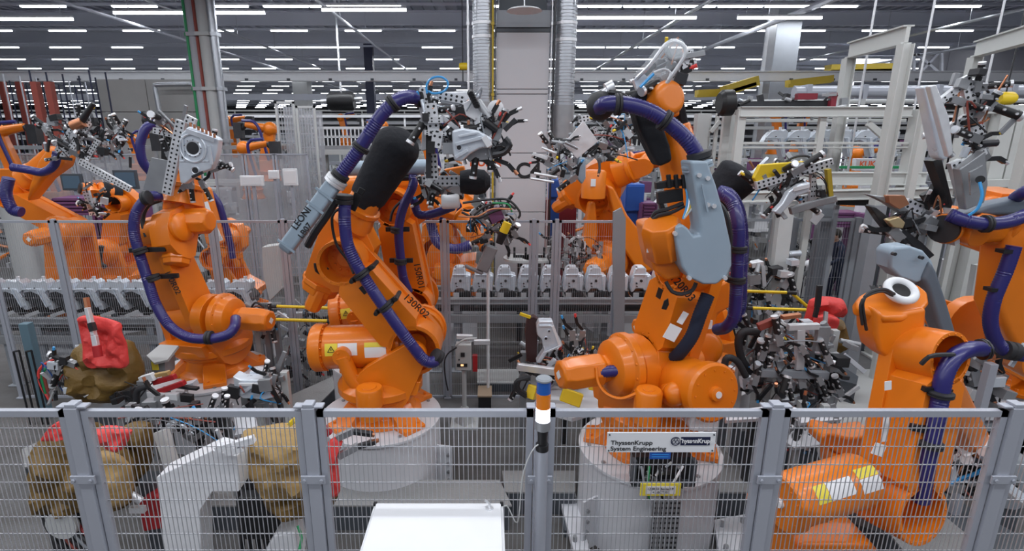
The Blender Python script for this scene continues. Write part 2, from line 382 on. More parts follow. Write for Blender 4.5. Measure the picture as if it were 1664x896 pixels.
# ------------------------------------------------------------------ wire mesh fences
def mesh_panel(W, H, dx=.0225, dz=.1, th=.0032, nm='fence_panel'):
    q = M(); n = int(W/dx)
    for i in range(1, n): x = i*W/n; q.box((x, 0, H/2), (th, th, H))
    k = int(H/dz)
    for i in range(1, k): q.box((W/2, .004, i*H/k), (W, th*1.15, th*1.15))
    return q
def to_me(q, mats, nm):
    me = bpy.data.meshes.new(nm); me.from_pydata([tuple(v) for v in q.v], [], q.f)
    for x in mats: me.materials.append(x)
    return me
def frame_m(W, H, w=.032, d=.03, mid=False):
    q = M(); q.box((w/2, 0, H/2), (w, d, H)); q.box((W-w/2, 0, H/2), (w, d, H)); q.box((W/2, 0, H-w/2), (W, d, w)); q.box((W/2, 0, w/2), (W, d, w))
    return q
def fence(xs, Y, H, labs, postw=.06, z0=.0, group=None, dx=.0225, dz=.1, th=.0032, ang=0, base=None, fr=FENCE, plab=None, fw=.032):
    R = Matrix.Rotation(ang, 4, 'Z'); B = V(base or (0, Y, 0))
    cache = {}
    for i in range(len(xs)-1):
        W = round(xs[i+1]-xs[i]-postw-.012, 3)
        if W not in cache: cache[W] = (to_me(mesh_panel(W, H, dx, dz, th), [WIRE], 'wire_mesh'), to_me(frame_m(W, H, fw), [fr], 'frame'))
        a, b = cache[W]
        p = B+R @ V((xs[i]+postw/2+.006, 0, z0))
        t = thing('mesh_fence', labs(i), 'fence', p, group); t.rotation_euler = (0, 0, ang)
        for nm, me in (('frame', b), ('wire_mesh', a)):
            o = bpy.data.objects.new(nm, me); C.objects.link(o); o.parent = t
            if nm == 'wire_mesh': o['kind'] = 'stuff'
    for i, x in enumerate(xs):
        p = B+R @ V((x, 0, 0)); q = M(); q.box((0, 0, (z0+H+.02)/2), (postw, postw, z0+H+.02)); q.box((0, 0, .01), (postw*2, postw*2, .02))
        o = q.build('fence_post', fr, bevel=.004); o.location = p; o.rotation_euler = (0, 0, ang)
        tag(o, (plab or (lambda i: labs(i).replace('panel', 'post')))(i), 'post', (group+' posts') if group else None)
YF = 2.35; HF = 2.42
pxp = [(-262), 120, 502, 878, 1258, 1640, 2010]
fx = [xat(p_, YF, HF) for p_ in (-262, 121, 503, 879, 1260, 1648, 2030)]
where = ['at the left edge of the frame', 'between the two left posts', 'behind the white cabinet', 'carrying the maker sign', 'in front of the lower right orange robot', 'at the right edge']
pw = ['outside the left edge', 'at the far left beside the brown cover', 'left of the white cabinet', 'behind the signal tower', 'right of the sign', 'at the right edge', 'outside the right edge']
fence(fx, YF, HF, lambda i: 'foreground wire mesh fence panel '+where[min(i, 5)], postw=.062, plab=lambda i: 'pale grey foreground fence post '+pw[i])
for i, x in enumerate(fx):
    t = thing('post_bracket', 'grey bracket on the fence post '+pw[i], 'bracket', (x, YF, HF))
    q = M(); q.box((x, YF, HF+.030), (.05, .055, .02)); q.box((x-.048, YF, HF+.022), (.045, .045, .012)); q.box((x+.048, YF, HF+.022), (.045, .045, .012)); q.build('cap', FENCE, t, bevel=.004)
    q = M(); q.box((x, YF-.037, HF-.36), (.12, .012, .045)); q.cyl((x-.042, YF-.043, HF-.36), (x-.042, YF-.052, HF-.36), .009); q.cyl((x+.042, YF-.043, HF-.36), (x+.042, YF-.052, HF-.36), .009); q.build('clip', FENCE, t, bevel=.003)
# ---- maker sign on the fence
sg = thing('maker_sign', 'white sign reading ThyssenKrupp System Engineering on the front fence', 'sign', at(1073, 719, YF-.03))
pA = at(987, 703, YF-.03); pB = at(1160, 735, YF-.03)
q = M(); q.box(((pA.x+pB.x)/2, YF-.03, (pA.z+pB.z)/2), (pB.x-pA.x, .006, pA.z-pB.z)); q.build('board', WHITE, sg, bevel=.001)
wd = pB.x-pA.x; hz = pA.z-pB.z; ys = YF-.0345
for (u, v_) in ((.02, .1), (.98, .1), (.02, .9), (.98, .9)):
    q = M(); q.cyl((pA.x+u*wd, ys+.002, pB.z+v_*hz), (pA.x+u*wd, ys-.003, pB.z+v_*hz), .004); q.build('screw', DGREYP, sg)
text_mesh('lettering', 'ThyssenKrupp\nSystem Engineering', INK, (pA.x+.035*wd, ys, pB.z+.40*hz), (1, 0, 0), (0, 0, 1), hz*.30, sg, depth=.0006, offset=.0004, sx=1.08)
q = M(); q.box((pA.x+.815*wd, ys, pB.z+.58*hz), (.27*wd, .002, .42*hz)); lo = q.build('logo_field', NAVYSIGN, sg)
text_mesh('lettering', 'ThyssenKrupp', PAPER, (pA.x+.815*wd, ys-.002, pB.z+.50*hz), (1, 0, 0), (0, 0, 1), hz*.29, sg, depth=.0006, align='CENTER', offset=.0009, sx=.92)
q = M(); cc = V((pA.x+.632*wd, ys-.001, pB.z+.58*hz)); rr = .20*hz
for sc_, dz_ in ((1, 0),):
    q.tube([cc+V((math.cos(a*PI/12)*rr, 0, math.sin(a*PI/12)*rr)) for a in range(25)], .0022, 6)
    for a in (90, 210, 330):
        e = cc+V((math.cos(math.radians(a))*rr*.45, 0, math.sin(math.radians(a))*rr*.42)); q.tube([e+V((math.cos(b*PI/8)*rr*.38, 0, math.sin(b*PI/8)*rr*.38)) for b in range(17)], .0014, 5)
q.build('ring_emblem', NAVYSIGN, sg)
tg = thing('blue_tag', 'small blue tag with white lines hanging under the maker sign', 'tag', at(1072, 740, YF-.03))
a = at(1056, 734, YF-.028); b = at(1089, 746, YF-.028)
q = M(); q.box((a+b)/2, (b.x-a.x, .004, a.z-b.z)); q.build('plate', BLUEP, tg)
for v_ in (.3, .6): q = M(); q.box(((a.x+b.x)/2, a.y-.003, b.z+v_*(a.z-b.z)), ((b.x-a.x)*.8, .001, .0025)); q.build('printed_line', LBLUE, tg)
# ---- signal tower
YS = YF-.12; bx = xat(882, YS, HF)
st = thing('signal_tower', 'stack light with blue, amber and lit white lenses on a grey pole', 'lamp', (bx, YS, 0))
zt_ = [at(882, y_, YS).z for y_ in (617, 638, 662, 683, 697, 725)]
q = M(); q.lathe((bx, YS, zt_[0]-.004), (0, 0, 1), [(.036, 0), (.037, .008), (.030, .014)], 28); q.build('top_cap', GREYP, st)
for i, (m_, nm) in enumerate(((BLENS, 'blue lens'), (AMBER, 'amber lens'), (LITW, 'lit white lens'))):
    q = M(); h = zt_[i]-zt_[i+1]; q.lathe((bx, YS, zt_[i+1]), (0, 0, 1), [(.033, 0)]+[(.033-(.0012 if k % 2 else 0), h*k/10) for k in range(1, 10)]+[(.033, h-.002), (.028, h)], 28); o = q.build('lens', m_, st); o['label'] = nm
q = M(); q.lathe((bx, YS, zt_[4]), (0, 0, 1), [(.035, 0), (.036, zt_[3]-zt_[4])], 24); q.build('socket', ALUD, st)
q = M(); q.lathe((bx, YS, zt_[5]), (0, 0, 1), [(.022, 0), (.022, .05), (.026, zt_[4]-zt_[5])], 20); q.lathe((bx, YS, zt_[5]-.02), (0, 0, 1), [(.03, 0), (.03, .03)], 20); q.build('stem', BLACK, st)
q = M(); q.cyl((bx, YS, 0), (bx, YS, zt_[5]-.018), .029, n=20); q.build('pole', FENCE, st)
q = M(); q.tube(spline([(bx-.02, YS-.02, zt_[5]+.02), (bx-.05, YS-.03, zt_[5]-.01), (bx-.09, YS-.03, zt_[5]-.14), (bx-.11, YS-.02, 1.9), at(823, 822, YS), at(805, 836, YS-.05)], .02), .0032, 6); q.build('cable', LGREYP, st)
# ---- white cabinet in front
p0 = at(608, 817, 2.18); p1 = at(818, 817, 2.18); zc_ = p0.z
cb = thing('switch_cabinet', 'white switch cabinet top standing right in front of the fence', 'cabinet', ((p0.x+p1.x)/2, 1.9, 0))
q = M(); q.box(((p0.x+p1.x)/2, 1.93, zc_/2-.004), (p1.x-p0.x, .5, zc_-.008)); q.build('body', WHITE, cb, bevel=.004)
q = M(); q.box(((p0.x+p1.x)/2, 1.93, zc_), (p1.x-p0.x-.024, .476, .012)); q.build('top_plate', WHITE, cb, bevel=.003)
for sx_, sy_ in ((-1, 1), (1, 1)):
    q = M(); q.box(((p0.x+p1.x)/2+sx_*((p1.x-p0.x)/2-.008), 2.17, zc_), (.016, .016, .014)); q.build('corner_piece', BLACK, cb)
hk = at(795, 820, 2.13)
q = M(); q.cyl((hk.x, hk.y, zc_), (hk.x, hk.y, zc_+.014), .018, n=16); q.tube(spline([(hk.x, hk.y, zc_+.01), (hk.x, hk.y, zc_+.03), (hk.x-.012, hk.y, zc_+.045), (hk.x-.02, hk.y, zc_+.05)], .006), .006, 8); q.build('lifting_eye', ALU, cb)
# ================================================================== robots
def hull(c0, r0, c1, r1, n=14):
    "outline of two circles joined by their outer tangents, c0 to c1 along x"
    d = math.hypot(c1[0]-c0[0], c1[1]-c0[1]); a0 = math.atan2(c1[1]-c0[1], c1[0]-c0[0]); g = math.acos(max(-1, min(1, (r0-r1)/d))); P = []
    for k in range(n+1):
        t = a0+g+(2*PI-2*g)*k/n; P.append((c0[0]+r0*math.cos(t), c0[1]+r0*math.sin(t)))
    for k in range(n+1):
        t = a0-g+2*g*k/n; P.append((c1[0]+r1*math.cos(t), c1[1]+r1*math.sin(t)))
    return P
def bolts(m, o, ax, R, n, r=.012, h=.014):
    x, y = m.frame(V(ax).normalized()); a = V(ax).normalized()
    for k in range(n):
        t = 2*PI*k/n; p = V(o)+(x*math.cos(t)+y*math.sin(t))*R; m.cyl(p, p+a*h, r, n=6)
def hose(pts, r, parent, name='hose', mtl=None, ribs=.07, step=.011, n=12, lab=None):
    q = M(); q.tube(spline(pts, step), r, n, ribs); o = q.build(name, mtl or BLUE, parent)
    if lab: o['label'] = lab
    return o
def band(p, d, r, parent, w=.05, m_=None, name='hose_clamp'):
    q = M(); d = V(d).normalized(); q.lathe(V(p)-d*w/2, d, [(r*1.02, 0), (r*1.25, .006), (r*1.25, w*.42), (r*1.12, w*.5), (r*1.25, w*.58), (r*1.25, w-.006), (r*1.02, w)], 16)
    return q.build(name, m_ or RUBBER, parent)
def cable(pts, r, parent, mtl=None, name='cable'):
    q = M(); q.tube(spline(pts, .03), r, 6); return q.build(name, mtl or RUBBER, parent)
def robot(label, B, yaw, J2, J3, Wp, lat=None, S=1.0, OM=None, sleeve=None, motor=1, bal=True, balend=None, front=-1, detail=True, ring=True, code=None, wrist=True, elbowmotor=True, armw=1.0, hs=1.0, cheeks=True, group=None):
    OM = OM or ORANGE; B = V(B); J2 = V(J2); J3 = V(J3); Wp = V(Wp)
    f = V((math.cos(yaw), math.sin(yaw), 0)); up = V((0, 0, 1)); lt = V((-f.y, f.x, 0))
    t = thing('industrial_robot', label, 'robot', B, group)
    lat = V(lat).normalized() if lat else lt
    # base
    q = M(); q.lathe(B, up, [(.40*S, 0), (.40*S, .05*S), (.34*S, .09*S), (.31*S, .20*S), (.36*S, .24*S), (.36*S, .27*S)], 28)
    for k in range(4):
        a = yaw+PI/4+k*PI/2; d = V((math.cos(a), math.sin(a), 0)); e = V((-d.y, d.x, 0))
        q.prism(B+d*.36*S, d, up, e, [(-.12*S, 0), (.20*S, 0), (.20*S, .045*S), (.10*S, .06*S), (-.04*S, .19*S), (-.12*S, .19*S)], .24*S)
        for s_ in (-.07, .07): p = B+d*.50*S+e*s_*S+up*.045*S; q.cyl(p, p+up*.03*S, .018*S, n=6)
    q.build('base', OM, t, bevel=.012*S)
    # turret
    zt = B.z+.27*S; zj = J2.z; T0 = V((B.x, B.y, zt))
    q = M(); q.lathe(T0, up, [(.38*S, 0), (.42*S, .03*S), (.42*S, .10*S), (.36*S, .15*S), (.30*S, .18*S)], 32)
    bolts(q, T0+up*.09*S, up, .395*S, 16, .012*S, .02*S)
    J2f = V((J2.x, J2.y, 0)); fwd = J2-T0; hx = max(.15*S, V((fwd.x, fwd.y, 0)).dot(f)); hz = zj-zt
    side = lat if abs(lat.z) < .3 else lt
    for s_, rr, w_ in (((1, .25, .13), (-1, .13, .09)) if cheeks else ()):
        c_ = T0+side*(s_*(.30 if s_ > 0 else .25)*S)
        top = J2+side*(s_*(.30 if s_ > 0 else .25)*S)
        ex = V((f.x, f.y, 0)); dx = (top-c_).dot(ex)
        hh = hz if s_ > 0 else hz-.03*S
        H_ = hull((dx, hh), rr*S, (dx*.25-.02, .13*S), .27*S, 10)
        q.prism(c_, ex, up, side, H_, w_*S)
    if cheeks: q.prism(T0, f, up, side, [(-.32*S, .06*S), (.40*S, .06*S), (.44*S, .20*S), (.1*S, hz*.45), (-.3*S, .30*S)], .56*S)
    q.build('turret', OM, t, bevel=.018*S)
    # J2 gear and motor
    if motor:
        m0 = J2+side*(.34*S*motor); q = M()
        q.lathe(m0, side*motor, [(.27*S, 0), (.27*S, .06*S), (.24*S, .08*S), (.22*S, .16*S), (.15*S, .2*S)], 28)
        bolts(q, m0+side*motor*.06*S, side*motor, .25*S, 14, .012*S, .018*S)
        gb = q.build('gearbox', OM, t, bevel=.008*S)
        q = M(); x, y = q.frame(side); q.lathe(m0+side*motor*.19*S, side*motor, [(.115*S, 0), (.115*S, .05*S), (.135*S, .07*S), (.135*S, .33*S), (.12*S, .36*S), (.12*S, .40*S), (.10*S, .42*S)], 8)
        mo = q.build('motor', OM, t, bevel=.014*S)
        q = M(); p = m0+side*motor*.612*S; q.cyl(p, p+side*motor*.004, .04*S, n=4); q.build('sticker', PAPER, mo)
    # vertical turning motor
    p = T0-f*.02*S-side*.42*S+up*.02*S; q = M(); q.lathe(p, up, [(.10*S, -.12*S), (.10*S, 0), (.125*S, .02*S), (.125*S, .18*S), (.115*S, .2*S)], 20); q.cyl(p+up*.2*S, p+up*.206*S, .07*S, n=16)
    q.build('turning_motor', OM, t, bevel=.006*S)
    # balancing cylinder
    if bal:
        b0 = J2-f*.16*S-up*.03*S; b1 = balend and V(balend) or (J2-f*1.02*S-up*.06*S)
        ax = (b1-b0).normalized(); L = (b1-b0).length; q = M()
        q.lathe(b0, ax, [(.12*S, 0), (.13*S, .03*S), (.17*S, .05*S), (.215*S, .07*S), (.215*S, L-.14*S), (.20*S, L-.13*S), (.235*S, L-.12*S), (.24*S, L-.03*S), (.22*S, L)], 36)
        bolts(q, b0+ax*(L-.125*S), -ax, .228*S, 20, .010*S, .016*S)
        bolts(q, b0+ax*L, ax, .17*S, 10, .010*S, .01*S)
        bc = q.build('balancing_cylinder', OM, t, bevel=.006*S)
        q = M(); q.cyl(b0-ax*.13*S, b0+ax*.02, .022*S, n=12); q.build('piston_rod', STEEL, bc)
        q = M(); q.lathe(b0+ax*L, ax, [(.05*S, 0), (.045*S, .02*S), (.02*S, .028*S)], 16); q.build('end_plug', OM, bc)
        # trunnion arms holding the cylinder
        mid = b0+ax*L*.60
        for s_ in (-1, 1):
            q = M(); c_ = mid+side*s_*.235*S; q.cyl(c_-side*s_*.06*S, c_+side*s_*.05*S, .085*S, n=20)
            e_ = T0+side*s_*.24*S-f*.12*S+up*.10*S
            q.tube(spline([c_, c_.lerp(e_, .5)-up*.07*S, e_], .05), .075*S, 12)
            bolts(q, c_+side*s_*.045*S, side*s_, .05*S, 3, .012*S, .012*S)
            q.build('trunnion_arm', OM, t, bevel=.004*S)
        # stickers facing the lateral sides, wrapped on the barrel
        def wrap(c0, c1, ang0, ang1, s_, mt, nm):
            q = M(); w_ = side*s_; u2 = ax.cross(w_); b_ = len(q.v); R_ = .2165*S
            if u2.z < 0: u2 = -u2
            K = 6
            for i in range(K+1):
                a = math.radians(ang0+(ang1-ang0)*i/K); n_ = w_*math.cos(a)+u2*math.sin(a)
                for c_ in (c0, c1): q.v.append(b0+ax*L*c_+n_*R_); 
            n0 = len(q.v)
            for i in range(K+1):
                a = math.radians(ang0+(ang1-ang0)*i/K); n_ = w_*math.cos(a)+u2*math.sin(a)
                for c_ in (c0, c1): q.v.append(b0+ax*L*c_+n_*(R_-.004))
            for i in range(K): q.quad(2*i, 2*i+1, 2*i+3, 2*i+2); q.quad(n0+2*i, n0+2*i+2, n0+2*i+3, n0+2*i+1)
            return q.build(nm, mt, bc)
        for s_ in (-1, 1):
            wrap(.66, .80, -2, 30, s_, YSTICK, 'warning_sticker'); wrap(.44, .655, -2, 30, s_, PAPER, 'sticker')
            wrap(.12, .36, 18, 30, s_, YSTICK, 'warning_sticker'); wrap(.12, .36, -10, 17.5, s_, PAPER, 'sticker')
            if detail:
                w_ = side*s_; u2 = V(up)
                nn = (w_*math.cos(math.radians(14))+up*math.sin(math.radians(14))).normalized(); c_ = b0+ax*L*.73+nn*.2195*S
                uu = ax.cross(nn).normalized(); uu = uu if uu.z > 0 else -uu; q = M(); Tn = [c_+uu*.034*S, c_-uu*.022*S+ax*.033*S, c_-uu*.022*S-ax*.033*S]
                Tn.append(Tn[0]); 
                for i in range(3): q.bar(Tn[i], Tn[i+1], .006*S, .003*S, up=nn)
                q.bar(c_+uu*.014*S, c_-uu*.008*S, .006*S, .003*S, up=nn); q.build('warning_triangle', INK, bc)
    # lower arm
    ex = (J3-J2).normalized(); L2 = (J3-J2).length; latp = (lat-ex*lat.dot(ex)).normalized(); ey = latp.cross(ex)
    r1 = .25*S*armw; r2 = .21*S*armw; th = .26*S; fr = latp*front
    q = M()
    H1 = hull((0, 0), r1, (L2, 0), r2, 16); q.prism(J2-fr*(th/2-.05*S), ex, ey, latp, H1, .10*S); TH = th; fz = -(th/2-.10*S)
    # raised side walls leaving hollow round pockets at both ends
    ff = fr*(th/2)
    web = [(r1*.9, -r1*.86), (L2-r2*1.0, -r2*.93), (L2-r2*.62, -r2*.5), (L2-r2*1.05, 0), (L2-r2*.62, r2*.5), (L2-r2*1.0, r2*.93), (r1*.9, r1*.86), (r1*.55, r1*.6), (r1*1.02, 0), (r1*.55, -r1*.6)]
    q.prism(J2+fr*((fz+th/2+.10*S)/2-.01*S), ex, ey, latp, web, th/2+.12*S-fz)
    for c_, r_ in ((J2, r1), (J3, r2)):
        q.lathe(c_+fr*fz, fr, [(r_*.84, -.01), (r_*.84, th/2+.10*S-fz), (r_*.99, th/2+.10*S-fz), (r_*1.0, -.01)], 32, caps=False)
        bolts(q, c_+fr*fz, fr, r_*.60, 12, .014*S, .02*S); q.cyl(c_+fr*fz, c_+fr*(fz+.05*S), r_*.38, n=20)
        bolts(q, c_+ff+fr*.10*S, fr, r_*.905, 18, .007*S, .008*S)
    q.build('lower_arm', OM, t, bevel=.016*S)
    # dark notch plate
    if detail:
        q = M(); p = J2+ex*L2*.70+fr*(th/2+.10*S)+ey*.02*S; q.prism(p, ex, ey, fr, [(-.04*S, -.03*S), (.04*S, -.03*S), (.04*S, .03*S), (-.04*S, .03*S)], .006); q.build('cover_plug', BLACK, t)
    # elbow housing
    S0 = S; S = S*hs
    u = (Wp-J3); u = (u-latp*u.dot(latp)).normalized(); n_ = latp.cross(u)*-1
    if n_.dot(up) < 0: n_ = -n_
    if abs(u.z) > .85 and n_.dot(f) > 0: n_ = -n_
    hc = J3-fr*.10*S
    q = M(); P = [(-.40*S, -.02*S), (-.30*S, -.16*S), (-.05*S, -.23*S), (.18*S, -.20*S), (.36*S, .02*S), (.38*S, .29*S), (.10*S, .34*S), (-.36*S, .30*S), (-.42*S, .22*S)]
    q.prism(hc-fr*.14*S, u, n_, latp, P, .34*S)
    q.lathe(hc-fr*.31*S, -fr, [(.21*S, -.02), (.21*S, .05*S), (.17*S, .08*S), (.10*S, .1*S)], 24); bolts(q, hc-fr*.36*S, -fr, .19*S, 12, .01*S, .01*S)
    hb = q.build('elbow_housing', OM, t, bevel=.03*S, seg=3)
    ja = hc-fr*.12*S+n_*.14*S     # centre of forearm axis
    q = M(); q.lathe(ja-u*.38*S, -u, [(.205*S, 0), (.205*S, .05*S), (.19*S, .06*S), (.18*S, .13*S), (.12*S, .15*S)], 8); q.build('rear_cover', OM, t, bevel=.02*S)
    if elbowmotor:
        for s_ in (-1, 1):
            c_ = ja-u*.42*S+latp*s_*.10*S-n_*.03*S; q = M(); q.lathe(c_, -u, [(.075*S, 0), (.085*S, .03*S), (.085*S, .22*S), (.07*S, .26*S)], 8); q.build('motor', OM, t, bevel=.01*S)
        c_ = hc-fr*.40*S-n_*.02*S; q = M(); q.lathe(c_, -fr, [(.09*S, 0), (.105*S, .03*S), (.105*S, .30*S), (.09*S, .34*S)], 8); mo = q.build('motor', OM, t, bevel=.012*S)
        q = M(); q.cyl(c_-fr*.341*S, c_-fr*.346*S, .035*S, n=4); q.build('sticker', PAPER, mo)
    # forearm
    S = S0
    Wc = Wp; fu = (Wc-ja); FL = fu.length; fu.normalize(); fn = (n_-fu*n_.dot(fu)).normalized(); fl = fu.cross(fn)
    q = M(); b_ = len(q.v); secs = [(.30*S, .19*S, .19*S), (.42*S, .165*S, .17*S), (.5*S, .15*S, .155*S), (FL*.93, .115*S, .125*S)]
    for k, (d_, a_, c2) in enumerate(secs):
        for i in range(16):
            tt = 2*PI*i/16; ca = math.copysign(abs(math.cos(tt))**.6, math.cos(tt)); sa = math.copysign(abs(math.sin(tt))**.6, math.sin(tt))
            q.v.append(ja+fu*d_+fl*a_*ca+fn*c2*sa)
    for k in range(len(secs)-1):
        for i in range(16): j = (i+1) % 16; q.quad(b_+k*16+i, b_+k*16+j, b_+(k+1)*16+j, b_+(k+1)*16+i)
    q.f.append(tuple(b_+i for i in reversed(range(16)))); q.m.append(0); q.f.append(tuple(b_+len(secs)*16-16+i for i in range(16))); q.m.append(0)
    q.build('forearm', OM, t, bevel=.008*S)
    if ring: q = M(); q.lathe(ja+fu*.46*S, fu, [(.18*S, 0), (.19*S, .01*S), (.19*S, .05*S), (.175*S, .06*S)], 24); bolts(q, ja+fu*.46*S, -fu, .17*S, 14, .009*S, .012*S); q.build('forearm_flange', OM, t)
    if sleeve:
        a_, b2, w_ = sleeve; q = M(); N = 18; pts = []; rad = []
        for k in range(N+1):
            h = a_+(b2-a_)*k/N; e = (k/N)
            r_ = w_*S*(.82+.30*e); 
            if e > .78: r_ *= math.sqrt(max(.02, 1-((e-.78)/.22)**2*.92))
            if e < .06: r_ *= .93
            pts.append(ja+fu*FL*h); rad.append(r_)
        q.tube(pts, 1, 20, rad=rad); q.build('forearm_sleeve', SLEEVE, t)
    if wrist:
        q = M(); w0 = ja+fu*FL*.93
        for s_ in (-1, 1): q.prism(w0+fl*s_*.105*S, fu, fn, fl, hull((-.02*S, 0), .12*S, (.13*S, 0), .105*S, 8), .06*S)
        q.cyl(w0+fu*.13*S-fl*.075*S, w0+fu*.13*S+fl*.075*S, .10*S, n=20)
        q.lathe(w0+fu*.13*S, fu, [(.09*S, 0), (.09*S, .13*S), (.11*S, .14*S), (.11*S, .17*S)], 20)
        q.build('wrist', OM, t, bevel=.008*S)
        q = M(); q.lathe(w0+fu*.30*S, fu, [(.10*S, 0), (.10*S, .03*S)], 20); q.build('tool_flange', DSTEEL, t)
    if code:
        p = J2+ex*L2*.42+fr*(th/2+.0725*S)+ey*r1*.55*(1 if ey.dot(V((1, 0, 0))) > 0 else -1)
        rd = -ex if ex.z > 0 else ex
        upd = fr.cross(rd)
        text_mesh('stencil_code', code, INK, p, rd, upd, .085*S, t, offset=.001, depth=.001)
    return t
def pedestal(c, r, h, label, flange=None, z0=0):
    t = thing('robot_pedestal', label, 'pedestal', (c[0], c[1], z0)); c = V((c[0], c[1], z0)); q = M()
    q.lathe(c, (0, 0, 1), [(r*.97, 0), (r*.97, h-.035), (r, h-.03), (r, h)], 48); q.build('drum', WHITEP, t, bevel=.004)
    q = M(); bolts(q, c+V((0, 0, h)), (0, 0, 1), r*.86, 12, .02, .015); q.build('bolt_ring', ALUD, t)
    if flange:
        for a in flange:
            d = V((math.cos(a), math.sin(a), 0)); e = V((-d.y, d.x, 0)); q = M()
            q.box(c+d*(r+.10)+V((0, 0, .26)), (.02, .02, .02))
            q = M(); R = Matrix((d, e, V((0, 0, 1)))).transposed()
            q.box(c+d*(r*.97+.08)+V((0, 0, (h-.3)/2+.0)), (.17, .022, h-.3), R); pl = q.build('flange_plate', WHITEP, t, bevel=.003)
            for k in range(4):
                p = c+d*(r+.105)+V((0, 0, .1+k*(h-.5)/3)); q = M(); q.cyl(p-e*.035, p+e*.035, .018, n=6); q.build('bolt', ALUD, pl)
    return t
def px3(l): return [at(*p) for p in l]
# ---------------- robot 2 (centre left, in front)
Z2 = .80
P2 = pedestal((-1.16, 5.25), .64, Z2, 'big white round pedestal under the centre left orange robot', flange=(math.radians(-12),))
r2J2 = at(677, 556, 5.27); r2J3 = at(562, 420, 5.27); r2W = at(655, 222, 5.27)
R2 = robot('large orange robot in the centre left with black sleeve and long indigo hose', (-1.15, 5.27, Z2), 0, r2J2, r2J3, r2W, lat=(0, 1, 0), S=1.05, sleeve=(.42, 1.04, .20), wrist=False, armw=1.02)
def armcode(parent, txt, p0, p1, Y, size):
    a = at(p0[0], p0[1], Y); b = at(p1[0], p1[1], Y); e = (b-a).normalized(); text_mesh('stencil_code', txt, INK, a, e, V((0, -1, 0)).cross(e), size, parent, offset=.001, depth=.001)
armcode(R2, '130R02', (654, 484), (712, 536), 5.06, .10)
hp = px3([(562, 322, 4.92), (560, 352, 4.88), (566, 400, 4.86), (590, 448, 4.86), (628, 505, 4.84), (668, 560, 4.84), (690, 586, 4.86), (706, 588, 4.90), (712, 575, 5.0)])
hose(hp, .058, R2)
band(at(559, 324, 4.92), (0.1, 0, 1), .066, R2, .09)
for (x, y, dx, dy) in ((588, 446, .55, -.8), (627, 498, .6, -.8)):
    p = at(x, y, 4.85); d = V((dx, 0, dy)); band(p, d, .062, R2, .06)
    q = M(); dd = d.normalized(); e = V((dd.z, 0, -dd.x)); q.bar(p-e*-.13+V((0, .04, 0)), p-e*.13+V((0, .04, 0)), .05, .03, up=(0, 1, 0))
    for s_ in (-1, 1): c_ = p+e*.12*s_; q.cyl(c_+V((0, -.02, 0)), c_+V((0, .22, 0)), .022, n=10)
    q.build('clamp_yoke', BLACK, R2, bevel=.004)
band(at(710, 580, 4.93), (.3, .2, -.3), .06, R2, .08)
# long grey blue channel and upper hose
a = at(462, 408, 4.75); b = at(545, 296, 4.75); d = (b-a).normalized(); nrm = V((0, -1, 0)); e = nrm.cross(d)
q = M(); q.prism(a, d, V((0, -1, 0)), e, [(0, -.07), ((b-a).length, -.07), ((b-a).length, .05), ((b-a).length-.05, .075), (.05, .075), (0, .03)], .135); ch = q.build('hose_channel', GREYBLUE, R2, bevel=.03, seg=3); ch['label'] = 'grey blue plastic hose channel'
for k in (.10, .66, .84): q = M(); q.bar(a+d*(b-a).length*k+V((0, -.08, 0))-e*.09, a+d*(b-a).length*k+V((0, -.08, 0))+e*.09, .02, .01, up=(0, 1, 0)); q.build('rib', GREYBLUE, ch)
text_mesh('lettering', 'LEONI', INK, a+d*.25+V((0, -.079, 0))-e*-.010, d, e, .082, ch, offset=.0012, depth=.001)
text_mesh('lettering', 'LB07', INK, a+d*.22+V((0, -.079, 0))-e*.075, d, e, .075, ch, offset=.0008, depth=.001)
cable(px3([(500, 400, 4.95), (512, 378, 4.9), (530, 352, 4.9), (547, 325, 4.9)]), .035, R2)
hose(px3([(549, 290, 4.75), (580, 248, 4.72), (612, 198, 4.72), (636, 170, 4.76), (660, 158, 4.85), (682, 160, 4.98)]), .060, R2)
band(b+d*.01, d, .078, R2, .07, ALU); band(b+d*.06, d, .064, R2, .08)
band(at(586, 240, 4.72), (.6, 0, .8), .062, R2, .05); band(at(638, 168, 4.77), (.7, 0, .5), .062, R2, .06); band(at(680, 160, 4.97), (.9, .4, 0), .06, R2, .06)
q = M(); p = at(590, 322, 5.02)
for (x, y, w, h) in ((577, 328, .08, .17), (587, 311, .06, .06)):
    p = at(x, y, 5.04); e1 = (r2W-r2J3).normalized(); q.bar(p-e1*h/2, p+e1*h/2, w, .02, up=(0, -1, 0))
q.build('cover_plug', BLACK, R2, bevel=.006)
for L_ in ([(558, 335, 5.0), (540, 352, 4.98), (546, 395, 4.95), (566, 425, 4.95), (575, 445, 4.9)], [(512, 428, 5.1), (514, 440, 5.1), (524, 445, 5.15), (533, 436, 5.2)], [(556, 330, 5.0), (552, 352, 4.98), (555, 385, 4.97), (560, 410, 4.96)]): cable(px3(L_), .014, R2)
